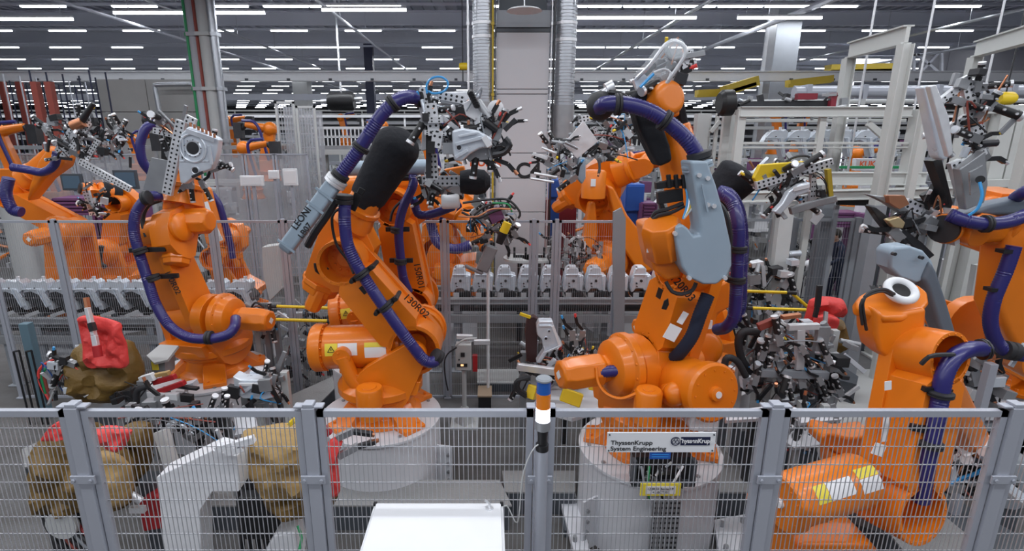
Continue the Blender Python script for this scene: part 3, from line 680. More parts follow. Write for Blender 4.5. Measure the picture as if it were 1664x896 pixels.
# ---------------- robot 3 (behind robot 2)
Z3 = .85; YR3 = 6.25
pedestal((-1.42, 6.62), .64, Z3, 'white round pedestal half hidden behind the centre left robot')
r3J2 = at(672, 492, YR3+.1); r3J3 = at(642, 335, YR3+.1); r3W = at(700, 250, YR3+.25)
R3 = robot('orange robot standing directly behind the centre left robot, arm upright', (-1.38, 6.5, Z3), math.radians(4), r3J2, r3J3, at(545, 305, YR3), lat=(0, 1, 0), S=1.02, wrist=False, ring=False, balend=at(540, 512, YR3+.0), armw=1.0)
armcode(R3, '150R01', (672, 428), (682, 476), 5.88, .10)
hose(px3([(672, 285, 5.9), (670, 305, 5.86), (655, 338, 5.84), (648, 372, 5.82), (650, 410, 5.82), (655, 450, 5.84), (664, 475, 5.88)]), .052, R3)
for (x, y) in ((645, 374), (651, 425)):
    p = at(x, y, 5.83); band(p, (.05, 0, 1), .056, R3, .07)
    q = M(); q.bar(p+V((-.13, .05, 0)), p+V((.13, .05, 0)), .05, .04, up=(0, 1, 0)); q.build('clamp_yoke', BLACK, R3, bevel=.004)
a = at(560, 274, 6.0); b = at(690, 272, 6.0); q = M(); q.lathe(a, b-a, [(.04, 0), (.08, .03), (.085, .5), (.085, .9), (.07, (b-a).length)], 18); q.build('hose_channel', GREYBLUE, R3)
q = M(); q.cyl(a+V((.15, 0, -.11)), b+V((-.1, 0, -.11)), .035, n=10); q.build('guide_rail', DSTEEL, R3)
cable(px3([(668, 290, 5.85), (662, 315, 5.85), (640, 340, 5.85), (634, 360, 5.85)]), .016, R3)
# ---------------- robot 1 (left)
P1 = pedestal((-3.53, 6.35), .68, .80, 'white round pedestal under the left orange robot')
r1J2 = at(318, 512, 6.1); r1J3 = at(258, 376, 6.0); r1W = at(312, 262, 6.3)
R1 = robot('orange robot on the left holding a silver sheet metal part up high', (-3.48, 6.38, .80), math.radians(-110), r1J2, r1J3, at(304, 270, 6.25), lat=(.93, -.2, .0), S=1.05, motor=1, front=-1, bal=False, wrist=False, elbowmotor=False, armw=.78, hs=.72)
q = M(); c_ = at(300, 352, 6.2)
q.lathe(at(262, 362, 6.1), V((1, -.1, .05)), [(.13, 0), (.15, .05), (.15, .55), (.12, .6)], 8); q.build('motor', ORANGE, R1, bevel=.02)
q = M(); q.lathe(at(300, 345, 6.25), V((.1, 0, 1)), [(.22, -.1), (.22, .05), (.19, .25), (.18, .5)], 14); q.build('forearm_root', ORANGE, R1, bevel=.01)
hose(px3([(262, 318, 5.9), (240, 322, 5.8), (222, 345, 5.75), (218, 375, 5.72), (226, 410, 5.7), (240, 455, 5.66), (254, 496, 5.6), (276, 530, 5.55), (305, 548, 5.52), (340, 551, 5.5), (368, 545, 5.52), (381, 532, 5.6), (383, 518, 5.75)]), .056, R1)
for (x, y, d) in ((228, 408, (.3, 0, -1)), (249, 452, (.3, 0, -1)), (340, 549, (1, 0, 0)), (238, 322, (1, 0, .2))):
    p = at(x, y, 5.68 if x < 300 else 5.5); band(p, d, .060, R1, .07)
    if x < 300 and y > 400: q = M(); q.bar(p+V((-.14, .04, 0)), p+V((.22, .1, 0)), .05, .05, up=(0, 1, 0)); q.build('clamp_yoke', BLACK, R1, bevel=.004)
hose(px3([(258, 200, 6.3), (238, 208, 6.2), (228, 235, 6.15), (232, 262, 6.15), (245, 280, 6.2)]), .052, R1)
q = M(); q.ball(at(248, 196, 6.35), .11); q.build('hose_elbow', RUBBER, R1)
cable(px3([(262, 325, 5.95), (240, 335, 5.9), (232, 358, 5.9), (238, 385, 5.85)]), .025, R1)
armcode(R1, '140R02', (267, 442), (284, 474), 5.72, .09)
for (x0, x1, y0, y1) in ((245, 254, 585, 600),):
    pass
# second robot behind robot 1 (R1b)
pedestal((at(392, 470, 8.6).x, 8.6), .45, .9, 'white pedestal behind the left conveyor, right end')
R1B = robot('orange robot behind the left robot, slim arm with two white stickers', V((at(392, 470, 8.6).x, 8.6, .9)), math.radians(10), at(352, 418, 8.4), at(372, 385, 8.4), at(322, 310, 8.0), lat=(0, 1, 0), S=.75, bal=False, wrist=False, detail=False)
for (x0, y0, x1, y1, w) in ((334, 328, 340, 346, .06), (347, 368, 358, 392, .09)):
    a = at(x0, y0, 7.55); b = at(x1, y1, 7.55); q = M(); q.bar(a, b, w, .01, up=(0, -1, 0)); q.build('sticker', PAPER, R1B)
q = M(); q.bar(at(328, 305, 7.8), at(352, 398, 7.8), .22, .2, up=(0, -1, 0)); q.build('slim_arm', ORANGE, R1B, bevel=.05)
hose(px3([(336, 308, 8.2), (355, 330, 8.2), (366, 365, 8.2), (374, 395, 8.2), (378, 420, 8.2)]), .05, R1B)
# ---------------- robot 5 (centre right, in front)
P5 = pedestal((1.52, 4.58), .66, .83, 'big white round pedestal behind the maker sign', flange=(math.radians(212),))
r5J2 = at(1078, 585, 4.5); r5J3 = at(1128, 435, 4.45); r5W = at(1080, 165, 4.35)
R5 = robot('large orange robot right of centre with grey blue shield and indigo hoses', (1.52, 4.58, .83), math.radians(118), r5J2, r5J3, at(1085, 190, 4.5), lat=(-.95, -.31, 0), S=1.08, motor=1, front=1, bal=False, wrist=False, elbowmotor=False, armw=.93, ring=False, hs=.42)
# its balancing cylinder seen end on at the right
S5 = 1.08; b0 = at(1092, 612, 4.35); b1 = at(1162, 640, 3.85); ax = (b1-b0).normalized(); L = (b1-b0).length
q = M(); q.lathe(b0, ax, [(.12, -.1), (.19, -.04), (.215, 0), (.215, L-.13), (.205, L-.12), (.235, L-.11), (.24, L-.02), (.22, L)], 40); bolts(q, b0+ax*L, ax, .185, 12, .010, .008); bc5 = q.build('balancing_cylinder', ORANGE, R5, bevel=.006)
q = M(); q.lathe(b0+ax*L, ax, [(.06, 0), (.055, .03), (.03, .04)], 18); q.build('end_plug', ORANGE, bc5); q = M(); q.cyl(b0+ax*(L+.04), b0+ax*(L+.045), .028, n=12); q.build('sticker', PAPER, bc5)
q = M(); q.ball(at(1098, 640, 4.0), .10); q.lathe(at(1096, 642, 4.05), V((-.2, -1, .1)), [(.11, -.1), (.11, 0), (.07, .05)], 20); q.build('trunnion_boss', ORANGE, R5)
q = M(); p = at(1054, 640, 4.0); q.lathe(p, (0, 0, 1), [(.11, -.25), (.11, .02), (.095, .04)], 24); q.cyl(p+V((0, 0, .04)), p+V((0, 0, .046)), .05, n=14); mo = q.build('turning_motor', ORANGE, R5, bevel=.006)
cable(px3([(1042, 636, 4.0), (1010, 648, 4.0), (985, 640, 4.05), (972, 622, 4.1), (969, 598, 4.15)]), .012, R5, ORANGE)
hose(px3([(975, 606, 4.2), (1000, 603, 4.2), (1034, 605, 4.25)]), .052, R5)
band(at(1034, 603, 4.22), (1, 0, 0), .06, R5, .08)
# gear housing with hex motor at its left
# elbow box and gearbox under shield
q = M(); plate(q, [(1048, 366), (1072, 362), (1090, 385), (1108, 402), (1108, 452), (1085, 458), (1062, 440), (1055, 410)], 3.95, .30); q.build('elbow_gearbox', ORANGE, R5, bevel=.03, seg=3)
q = M(); q.lathe(at(1082, 415, 4.0), V((-.35, -.35, 1)), [(.13, 0), (.15, .03), (.15, .25), (.13, .30)], 8); q.build('motor', ORANGE, R5, bevel=.015)
q = M(); p = at(1057, 400, 3.93); q.box(p+V((0, 0, 0)), (.05, .004, .10)); q.build('sticker', PAPER, R5)
# shield
q = M(); plate(q, [(1122, 262), (1150, 262), (1164, 300), (1178, 350), (1189, 400), (1190, 432), (1182, 450), (1165, 463), (1143, 463), (1120, 452), (1108, 434), (1102, 410), (1096, 385), (1099, 368), (1110, 365), (1119, 372), (1128, 384), (1137, 382), (1139, 372), (1132, 330)], 3.78, .22); sh = q.build('hose_shield', GREYBLUE, R5, bevel=.05, seg=4); sh['label'] = 'grey blue plastic hose shield'
q = M()
for x, y in ((1136, 285), (1150, 290), (1150, 333), (1160, 335), (1097, 380), (1178, 452), (1120, 452)): p = at(x, y, 3.77); q.cyl(p+V((0, .02, 0)), p+V((0, -.012, 0)), .016, n=8)
q.build('shield_screw', ALU, sh)
q = M(); q.bar(at(1141, 300, 3.76), at(1150, 345, 3.76), .012, .012, up=(0, -1, 0)); q.build('shield_rib', GREYBLUE, sh)
hose(px3([(1138, 262, 4.0), (1120, 232, 4.0), (1092, 205, 4.0), (1060, 183, 4.02), (1020, 170, 4.05), (985, 169, 4.12), (974, 176, 4.25)]), .058, R5)
d_ = V((-.35, 0, 1)); band(at(1137, 258, 3.98), (-.3, 0, 1), .068, R5, .10); band(at(1133, 270, 3.9), (-.3, 0, 1), .085, R5, .05, GREYBLUE); band(at(1004, 170, 4.07), (1, 0, 0), .062, R5, .05); band(at(1080, 196, 4.0), (.8, 0, -.5), .062, R5, .05)
q = M(); q.ball(at(976, 172, 4.3), .11); q.build('hose_elbow', RUBBER, R5)
cable(px3([(985, 150, 4.3), (1005, 152, 4.2), (1022, 162, 4.2), (1038, 168, 4.2)]), .022, R5); q = M(); q.cyl(at(985, 146, 4.3), at(997, 140, 4.3), .05, n=10); q.cyl(at(978, 156, 4.3), at(990, 146, 4.3), .035, n=10); q.build('pipe_union', ALU, R5)
# black sleeves left and right of the forearm
q = M(); plate(q, [(1030, 152), (1042, 146), (1056, 152), (1075, 195), (1090, 238), (1094, 262), (1072, 272), (1062, 255), (1040, 210), (1030, 175)], 4.2, .20); q.build('forearm_sleeve', SLEEVE, R5, bevel=.03, seg=3)
q = M(); plate(q, [(1096, 144), (1104, 144), (1114, 170), (1120, 200), (1118, 218), (1108, 215)], 4.5, .16); q.build('forearm_sleeve', SLEEVE, R5, bevel=.02)
q = M(); q.bar(at(1062, 165, 4.5), at(1095, 160, 4.5), .28, .26, up=(0, -1, 0)); q.lathe(at(1058, 170, 4.35), (.4, -1, .2), [(.13, 0), (.13, .22), (.10, .25)], 20); q.build('wrist', ORANGE, R5, bevel=.04)
# cable package beside the forearm
for k, (mt, dx) in enumerate(((LBLUE, 0), (YELLOW, 6), (PAPER, 10), (ALU, 3))):
    cable(px3([(1108+dx, 290, 4.0), (1116+dx, 312, 3.95), (1116+dx, 335, 3.92), (1110, 356, 3.9)]), .009, R5, mt)
for L_ in ([(1060, 355, 4.0), (1065, 345, 3.98), (1085, 340, 3.95), (1110, 330, 3.95)], [(1056, 362, 4.0), (1070, 350, 3.96), (1090, 346, 3.95), (1112, 335, 3.95)], [(1082, 458, 3.9), (1092, 474, 3.88), (1108, 478, 3.88), (1125, 472, 3.88), (1131, 460, 3.88)]): cable(px3(L_), .015, R5)
q = M(); q.bar(at(1065, 302, 4.0), at(1122, 294, 4.0), .05, .06, up=(0, -1, 0)); q.bar(at(1068, 322, 4.0), at(1108, 316, 4.0), .09, .06, up=(0, -1, 0)); q.bar(at(1072, 325, 4.0), at(1078, 345, 4.0), .03, .05, up=(0, -1, 0))
for x in (1088, 1100, 1112): q.cyl(at(x, 306, 3.96), at(x-2, 284, 3.96), .018, n=8)
q.build('cable_bracket', BLACK, R5, bevel=.004)
# stickers on the lower arm
q = M()
for (x0, y0, x1, y1, w) in ((1090, 530, 1098, 552, .09), (1102, 508, 1112, 525, .045), (1128, 478, 1138, 490, .07)):
    p_, p2_ = at(x0, y0, 4.05), at(x1, y1, 4.05)
q.bar(at(1086, 552, 4.02), at(1099, 530, 4.02), .105, .004, up=(0, -1, 0)); q.bar(at(1104, 526, 4.02), at(1115, 508, 4.02), .05, .004, up=(0, -1, 0)); q.build('sticker', PAPER, R5)
armcode(R5, '120R03', (1088, 452), (1114, 482), 4.0, .085)
q = M(); o_ = at(1081, 495, 4.04); q.prism(o_, V((1, 0, 0)), V((0, 0, 1)), V((0, -1, 0)), [(-.026, -.035), (.01, -.045), (.028, 0), (.018, .05), (-.01, .03)], .01); q.build('cover_plug', BLACK, R5)
hose(px3([(1150, 480, 4.15), (1138, 510, 4.1), (1125, 545, 4.1), (1108, 570, 4.15), (1096, 582, 4.25)]), .055, R5, mtl=NAVY)
hose(px3([(1168, 312, 4.7), (1190, 330, 4.6), (1200, 370, 4.5), (1198, 430, 4.5), (1196, 480, 4.5), (1192, 515, 4.5), (1180, 532, 4.55), (1165, 536, 4.7)]), .055, R5)
cable(px3([(1162, 325, 4.3), (1178, 345, 4.2), (1186, 380, 4.2), (1184, 420, 4.25)]), .02, R5)
for p in ((1199, 405), (1197, 455)): band(at(p[0], p[1], 4.5), (0, 0, 1), .06, R5, .06); q = M(); q.bar(at(p[0]-18, p[1], 4.52), at(p[0]+10, p[1], 4.52), .03, .03, up=(0, -1, 0)); q.build('clamp_yoke', BLACK, R5)
# ---------------- robot 7 (behind robot 5)
pedestal((2.65, 6.3), .62, .75, 'white pedestal hidden behind the robot right of centre')
R7 = robot('orange robot behind the shielded robot, carrying the yellow gripper', (2.65, 6.3, .75), math.radians(140), at(1128, 520, 6.1), at(1140, 350, 6.1), at(1205, 280, 5.9), lat=(-.9, -.3, 0), S=.85, wrist=False, bal=False, detail=False, sleeve=(.35, 1.08, .26), elbowmotor=False, armw=.6, hs=.5)
q = M(); q.bar(at(1125, 540, 5.4), at(1160, 470, 5.4), .2, .2, up=(0, -1, 0)); q.lathe(at(1140, 560, 5.3), (-.3, -1, 0), [(.2, 0), (.2, .15), (.1, .2)], 20); plate(q, [(1148, 474), (1188, 452), (1190, 500), (1168, 512), (1160, 545), (1140, 590), (1112, 600), (1130, 540)], 5.15, .2); q.build('side_strut', ORANGE, R7, bevel=.04)
q = M(); q.box(at(1150, 528, 5.1), (.09, .01, .09)); q.build('sticker', PAPER, R7)
hose(px3([(1170, 310, 5.6), (1188, 318, 5.5), (1203, 350, 5.5), (1207, 400, 5.5), (1205, 440, 5.5), (1203, 500, 5.5), (1190, 530, 5.5)]), .06, R7)
# ---------------- robot 8 (lower right, in front)
B8 = V((2.38, 3.2, .42)); pedestal((2.38, 3.2), .55, .42, 'low white pedestal at the bottom right corner')
r8J2 = at(1448, 812, 3.05); r8J3 = at(1490, 572, 3.25)
R8 = robot('large orange robot at the lower right with its forearm pointing down', B8, math.radians(25), r8J2, r8J3, at(1590, 740, 3.75), lat=(-.25, 1, 0), S=.88, front=-1, balend=None, bal=False, wrist=False, motor=0, ring=True, elbowmotor=False, armw=.92, hs=.30, cheeks=False)
b0 = at(1400, 778, 2.98); b1 = at(1268, 818, 2.80); ax = (b1-b0).normalized(); L = (b1-b0).length
q = M(); q.lathe(b0, ax, [(.10, -.02), (.155, .01), (.165, .04), (.165, L-.07), (.158, L-.06), (.182, L-.055), (.182, L-.01), (.17, L)], 40); bolts(q, b0+ax*L, ax, .14, 12, .008, .006); bc8 = q.build('balancing_cylinder', ORANGE, R8, bevel=.005)
q = M(); q.lathe(b0+ax*L, ax, [(.03, 0), (.025, .02)], 14); q.build('end_plug', PAPER, bc8)
q = M(); q.cyl(b0-ax*.14, b0, .02, n=10); q.build('piston_rod', STEEL, bc8)
def patch(c0, c1, a0, a1, R_, mt, nm, par):
    w_ = ax.cross(V((0, 0, 1))).normalized(); w_ = w_ if w_.y < 0 else -w_; u2 = ax.cross(w_); u2 = u2 if u2.z > 0 else -u2; q = M()
    for i in range(7):
        a = math.radians(a0+(a1-a0)*i/6); n_ = w_*math.cos(a)+u2*math.sin(a)
        for c_ in (c0, c1): q.v.append(b0+ax*L*c_+n_*R_); 
    for i in range(6): q.quad(2*i, 2*i+1, 2*i+3, 2*i+2)
    return q.build(nm, mt, par)
patch(.66, .80, 22, 58, .1665, YSTICK, 'warning_sticker', bc8); patch(.36, .655, 22, 58, .1665, PAPER, 'sticker', bc8); patch(.04, .28, 46, 66, .1665, YSTICK, 'warning_sticker', bc8); patch(.04, .28, 16, 45, .1665, PAPER, 'sticker', bc8)
q = M(); q.lathe(at(1300, 772, 2.95), (-.1, -.2, 1), [(.05, -.06), (.05, .02), (.03, .03)], 16); q.build('lifting_boss', ORANGE, bc8)
q = M(); q.ball(at(1338, 824, 2.75), .05); q.lathe(at(1340, 826, 2.80), (0, -1, .3), [(.055, -.08), (.055, 0), (.03, .02)], 18); q.build('trunnion_boss', ORANGE, R8)
q = M(); plate(q, [(1336, 712), (1346, 704), (1378, 712), (1390, 712), (1428, 708), (1428, 716), (1402, 730), (1392, 748), (1376, 745), (1338, 727)], 3.55, .22); q.build('motor', ORANGE, R8, bevel=.03, seg=3)
q = M(); plate(q, [(1362, 745), (1395, 750), (1425, 770), (1400, 790), (1362, 778)], 3.5, .25); q.build('gearbox', ORANGE, R8, bevel=.03)
q = M(); plate(q, [(1245, 850), (1262, 842), (1278, 850), (1295, 880), (1300, 920), (1250, 920)], 2.85, .3); plate(q, [(1262, 920), (1300, 885), (1420, 885), (1445, 920)], 2.9, .35); q.build('turret_foot', ORANGE, R8, bevel=.03)
q = M(); plate(q, [(1245, 858), (1290, 846), (1390, 852), (1440, 870), (1440, 930), (1240, 930)], 3.1, .3); q.build('dark_core', DSTEEL, R8)
# elbow top with white ring
q = M(); plate(q, [(1393, 488), (1400, 478), (1418, 468), (1455, 457), (1492, 460), (1510, 474), (1512, 492), (1502, 504), (1470, 518), (1440, 520), (1412, 508), (1394, 502)], 3.35, .09, nrm=(-.05, -.62, .78)); ek = q.build('elbow_cap', ORANGE, R8, bevel=.03, seg=3)
n8 = V((-.05, -.62, .78)).normalized(); c8 = at(1460, 477, 3.33)+n8*.03
q = M(); x, y = q.frame(n8); q.tube([c8+(x*math.cos(a*PI/16)+y*math.sin(a*PI/16))*.078 for a in range(33)], .026, 10); q.build('white_ring', WHITE, R8)
q = M(); q.cyl(c8-n8*.02, c8+n8*.004, .06, n=20); q.build('ring_bore', BLACK, R8)
q = M(); plate(q, [(1420, 500), (1440, 512), (1508, 500), (1506, 530), (1490, 556), (1450, 590), (1428, 572), (1422, 545)], 3.25, .20); q.build('elbow_body', ORANGE, R8, bevel=.03, seg=3)
cable(px3([(1453, 478, 3.25), (1435, 470, 3.15), (1412, 476, 3.1), (1402, 492, 3.08), (1405, 520, 3.1), (1408, 536, 3.15)]), .010, R8); cable(px3([(1450, 481, 3.25), (1432, 474, 3.14), (1408, 482, 3.09), (1398, 496, 3.07), (1401, 528, 3.1)]), .008, R8)
text_mesh('stencil_code', 'M13', INK, at(1412, 476, 3.28)+n8*.03, (1, .1, 0), (0, .78, .62), .05, R8, offset=.001)
# shield of robot 8
q = M(); plate(q, [(1446, 410), (1455, 402), (1480, 400), (1502, 408), (1516, 424), (1522, 440), (1512, 452), (1490, 462), (1462, 452), (1446, 436)], 3.75, .16); s8 = q.build('hose_shield', GREYBLUE, R8, bevel=.05, seg=4)
q = M(); plate(q, [(1514, 424), (1524, 442), (1540, 490), (1552, 530), (1562, 565), (1545, 575), (1525, 530), (1508, 470), (1500, 455)], 3.72, .14); s8b = q.build('hose_shield', DARKSHELL, R8, bevel=.03, seg=3); s8b['label'] = 'slate arm of the hose shield'
q = M()
for x, y in ((1450, 412), (1494, 418)): p = at(x, y, 3.73); q.cyl(p, p+V((0, -.03, 0)), .013, n=8)
q.build('shield_screw', DSTEEL, s8)
hose(px3([(1600, 568, 3.2), (1575, 568, 3.1), (1550, 582, 3.02), (1534, 612, 2.98), (1527, 650, 2.96), (1518, 700, 2.92), (1505, 760, 2.9), (1496, 815, 2.9)]), .050, R8)
band(at(1528, 640, 2.96), (0, 0, 1), .056, R8, .035); q = M(); q.bar(at(1500, 632, 2.98), at(1545, 636, 2.98), .03, .03, up=(0, -1, 0)); q.build('clamp_yoke', BLACK, R8); band(at(1597, 568, 3.2), (1, 0, .1), .054, R8, .04, DSTEEL)
band(at(1512, 722, 2.9), (0, 0, 1), .056, R8, .035); q = M(); q.bar(at(1480, 694, 2.93), at(1530, 702, 2.93), .04, .03, up=(0, -1, 0)); q.build('clamp_yoke', BLACK, R8)
cable(px3([(1497, 592, 3.0), (1510, 580, 2.98), (1530, 577, 2.98), (1550, 577, 3.0)]), .014, R8)
q = M(); q.bar(at(1441, 672, 2.93), at(1436, 718, 2.93), .035, .004, up=(0, -1, 0)); q.bar(at(1432, 722, 2.91), at(1424, 740, 2.90), .075, .004, up=(0, -1, 0)); q.bar(at(1443, 620, 2.95), at(1443, 634, 2.95), .04, .004, up=(0, -1, 0)); q.build('sticker', PAPER, R8)
# ---------------- robot 9 (right edge)
pedestal((xat(1635, 5.9, .8), 6.1), .5, .80, 'white round pedestal at the right edge')
R9 = robot('orange robot cut by the right edge, forearm reaching left with a tall gripper', (xat(1668, 6.0, .8), 6.0, .80), math.radians(180), at(1668, 560, 5.0), at(1682, 390, 4.9), at(1560, 368, 4.6), lat=(0, -1, 0), S=1.15, front=1, bal=False, motor=0, detail=False, wrist=True, elbowmotor=False)
q = M(); plate(q, [(1640, 345), (1664, 335), (1720, 340), (1720, 590), (1662, 585), (1640, 545), (1622, 500), (1632, 430)], 4.7, .3); q.build('arm_cover', ORANGE, R9, bevel=.06, seg=3)
q = M(); plate(q, [(1562, 350), (1610, 332), (1664, 322), (1700, 330), (1700, 350), (1610, 352)], 4.55, .18); q.build('forearm_sleeve', DARKSHELL, R9, bevel=.04)
hose(px3([(1542, 349, 4.4), (1565, 358, 4.35), (1600, 364, 4.32), (1640, 360, 4.35), (1680, 345, 4.4)]), .055, R9); hose(px3([(1690, 300, 4.5), (1665, 312, 4.5), (1650, 322, 4.6)]), .05, R9)
hose(px3([(1648, 400, 4.3), (1634, 440, 4.3), (1614, 490, 4.3), (1610, 530, 4.3), (1624, 562, 4.3), (1650, 576, 4.3), (1700, 582, 4.35)]), .055, R9)
band(at(1640, 570, 4.3), (1, 0, -.2), .065, R9, .12); band(at(1602, 364, 4.32), (1, 0, 0), .058, R9, .05)
for (x, y) in ((1636, 408), (1616, 470)): q = M(); p = at(x, y, 4.3); q.box(p, (.12, .08, .03)); q.build('clamp_yoke', BLACK, R9)
# ---------------- robot 4 and robot 6, far left robots
pedestal((xat(728, 8.9, 1.0), 9.6), .5, .9, 'white pedestal behind the conveyor left of the column')
R4 = robot('orange robot behind the conveyor left of the column, hoses around its shoulder', (xat(728, 9.6, 1.), 9.6, .9), math.radians(25), at(715, 400, 9.5), at(712, 335, 9.4), at(775, 380, 9.0), lat=(0, 1, 0), S=1.3, bal=False, detail=False, wrist=True, front=-1)
hose(px3([(690, 300, 8.6), (672, 330, 8.5), (680, 350, 8.5), (705, 352, 8.5), (728, 343, 8.5), (745, 330, 8.6)]), .09, R4); hose(px3([(700, 330, 8.6), (700, 360, 8.6), (712, 395, 8.6), (740, 405, 8.6), (765, 398, 8.6)]), .085, R4)
pedestal((xat(1010, 10.2, .8), 10.2), .7, .8, 'white pedestal behind the conveyor right of the column')
R6 = robot('orange robot right of the column behind the conveyor, holding an aluminium gripper', (xat(1010, 10.2, .8), 10.2, .8), math.radians(160), at(1000, 415, 10), at(972, 315, 9.8), at(1040, 268, 9.6), lat=(-.5, -.9, 0), S=1.45, bal=False, detail=False, wrist=True, front=1)
q = M(); plate(q, [(958, 330), (968, 328), (972, 380), (952, 440), (938, 440), (950, 380)], 9.3, .25); plate(q, [(985, 300), (998, 305), (1020, 350), (1060, 400), (1062, 440), (1040, 445), (1010, 400)], 9.2, .25); q.build('parallel_link', ORANGE, R6, bevel=.04)
q = M(); q.lathe(at(964, 312, 9.1), (0, 0, 1), [(.20, -.1), (.20, .32), (.17, .36)], 14); q.build('motor', ORANGE, R6); q = M(); q.box(at(964, 297, 8.9), (.08, .01, .12)); q.build('sticker', PAPER, R6)
YL = 8.6
pedestal((xat(130, YL, .7), YL), .6, .7, 'white pedestal behind the left conveyor')
RL1 = robot('orange robot at the far left leaning left, tool pointing up right', (xat(125, YL, .8), YL, .7), math.radians(180), at(122, 372, YL), at(22, 318, YL), at(95, 243, YL), lat=(0, -1, 0), S=.95, OM=ORANGE, bal=False, detail=False, front=1, wrist=False, elbowmotor=False, armw=.8, hs=.7)
q = M(); plate(q, [(46, 300), (60, 262), (75, 240), (92, 240), (104, 255), (98, 272), (70, 292), (40, 330)], YL-.4, .3); q.build('forearm_cover', ORANGE, RL1, bevel=.08, seg=3)
hose(px3([(20, 272, 8), (45, 276, 8), (70, 280, 7.9), (88, 268, 7.9), (93, 248, 7.9)]), .06, RL1); hose(px3([(14, 290, 8), (10, 315, 8), (20, 340, 8), (35, 345, 8)]), .08, RL1)
RL2 = robot('dull orange robot at the left with a dark sleeve, arm upright', (xat(205, 10.3, .8), 10.3, .7), math.radians(180), at(190, 405, 10.3), at(197, 330, 10.3), at(160, 312, 10.1), lat=(0, -1, 0), S=1.0, armw=.8, hs=.7, OM=ORANGE, bal=False, detail=False, front=1, elbowmotor=False, sleeve=(.3, 1.0, .2))
pedestal((xat(205, 10.3, .8), 10.3), .6, .7, 'white pedestal of the dull orange robot')
hose(px3([(165, 400, 9), (162, 425, 9), (172, 435, 9)]), .04, RL2, mtl=RUBBER)
# ================================================================== small builders
def hsh(x, y, z=0):
    return math.sin(x*9.9+y*6.2+z*37.7)*.5+math.sin(x*5.1-y*13.7+z*4.1+1.3)*.5+math.sin(x*24-y*17+z)*.22+math.sin(x*13+y*31)*.16
def pillow(name, pxs, Y, dep, mt, parent, wr=.05, rings=9, back=.7, seed=0, sub=4, pw=3):
    "a stuffed leather cover: closed outline, domed to both sides, wrinkled"
    o, ex, ey, n, pts = poly(pxs, Y); N0 = len(pts); P = []
    for i in range(N0):
        a = pts[i-1]; b = pts[i]; c = pts[(i+1) % N0]; d = pts[(i+2) % N0]
        for k in range(sub):
            t = k/sub; P.append(tuple(.5*((2*b[j])+(c[j]-a[j])*t+(2*a[j]-5*b[j]+4*c[j]-d[j])*t*t+(3*b[j]-a[j]-3*c[j]+d[j])*t**3)*(.6)+(b[j]*(1-t)+c[j]*t)*.4 for j in (0, 1)))
    cx = sum(p[0] for p in P)/len(P); cy = sum(p[1] for p in P)/len(P); q = M(); K = len(P)
    def ring(s, side):
        b = len(q.v)
        for p in P:
            x = cx+(p[0]-cx)*s; y = cy+(p[1]-cy)*s; h = math.sqrt(max(0, 1-s**pw))*dep*(1 if side > 0 else back)
            w = wr*(hsh(x*1.1+seed, y*.9, side)+.6*hsh(x*2.7+seed, y*2.3+3))*min(1, (1-s)*4+.15)
            q.v.append(o+ex*x+ey*y+V((0, -1, 0))*(side*h+w))
        return b
    rs = [math.sin(PI/2*(k/rings)) for k in range(1, rings+1)]
    bs = [ring(s, 1) for s in rs]; bs2 = [ring(s, -1) for s in rs[:-1]]
    chain = bs2+[bs[-1]]+bs[:-1][::-1]
    for a, b in zip(chain[:-1], chain[1:]):
        for i in range(K): j = (i+1) % K; q.quad(a+i, a+j, b+j, b+i)
    q.f.append(tuple(bs2[0]+i for i in range(K))); q.m.append(0); q.f.append(tuple(bs[0]+i for i in reversed(range(K)))); q.m.append(0)
    return q.build(name, mt, parent)
def perf(parent, p0, p1, w=.08, h=.04, up=(0, -1, 0), name='perforated_beam', mt=None, rows=2, pitch=.045):
    "aluminium strut with two rows of holes on its face"
    p0 = V(p0); p1 = V(p1); q = M(); a = p1-p0; L = a.length; a = a.normalized(); up = V(up); x = a.cross(up).normalized(); z = x.cross(a); z = z if z.dot(up) > 0 else -z
    q.bar(p0, p1, w, h, up=up); q.mi = 1; n = max(2, int(L/pitch))
    for i in range(n):
        for s_ in ((-.25, .25) if rows == 2 else (0,)):
            for sd in (1, -1):
                c = p0+a*(L*(i+.5)/n)+x*s_*w+z*sd*(h/2); r = .17*w if rows == 2 else .3*w; r = min(r, .012)
                b = len(q.v)
                for k in range(6): t = k*PI/3; q.v.append(c+z*sd*.0015+(a*math.cos(t)+x*math.sin(t))*r)
                q.f.append(tuple(b+k for k in range(6))); q.m.append(1)
    q.mi = 0
    return q.build(name, [mt or ALU, BLACK], parent, smooth=False)
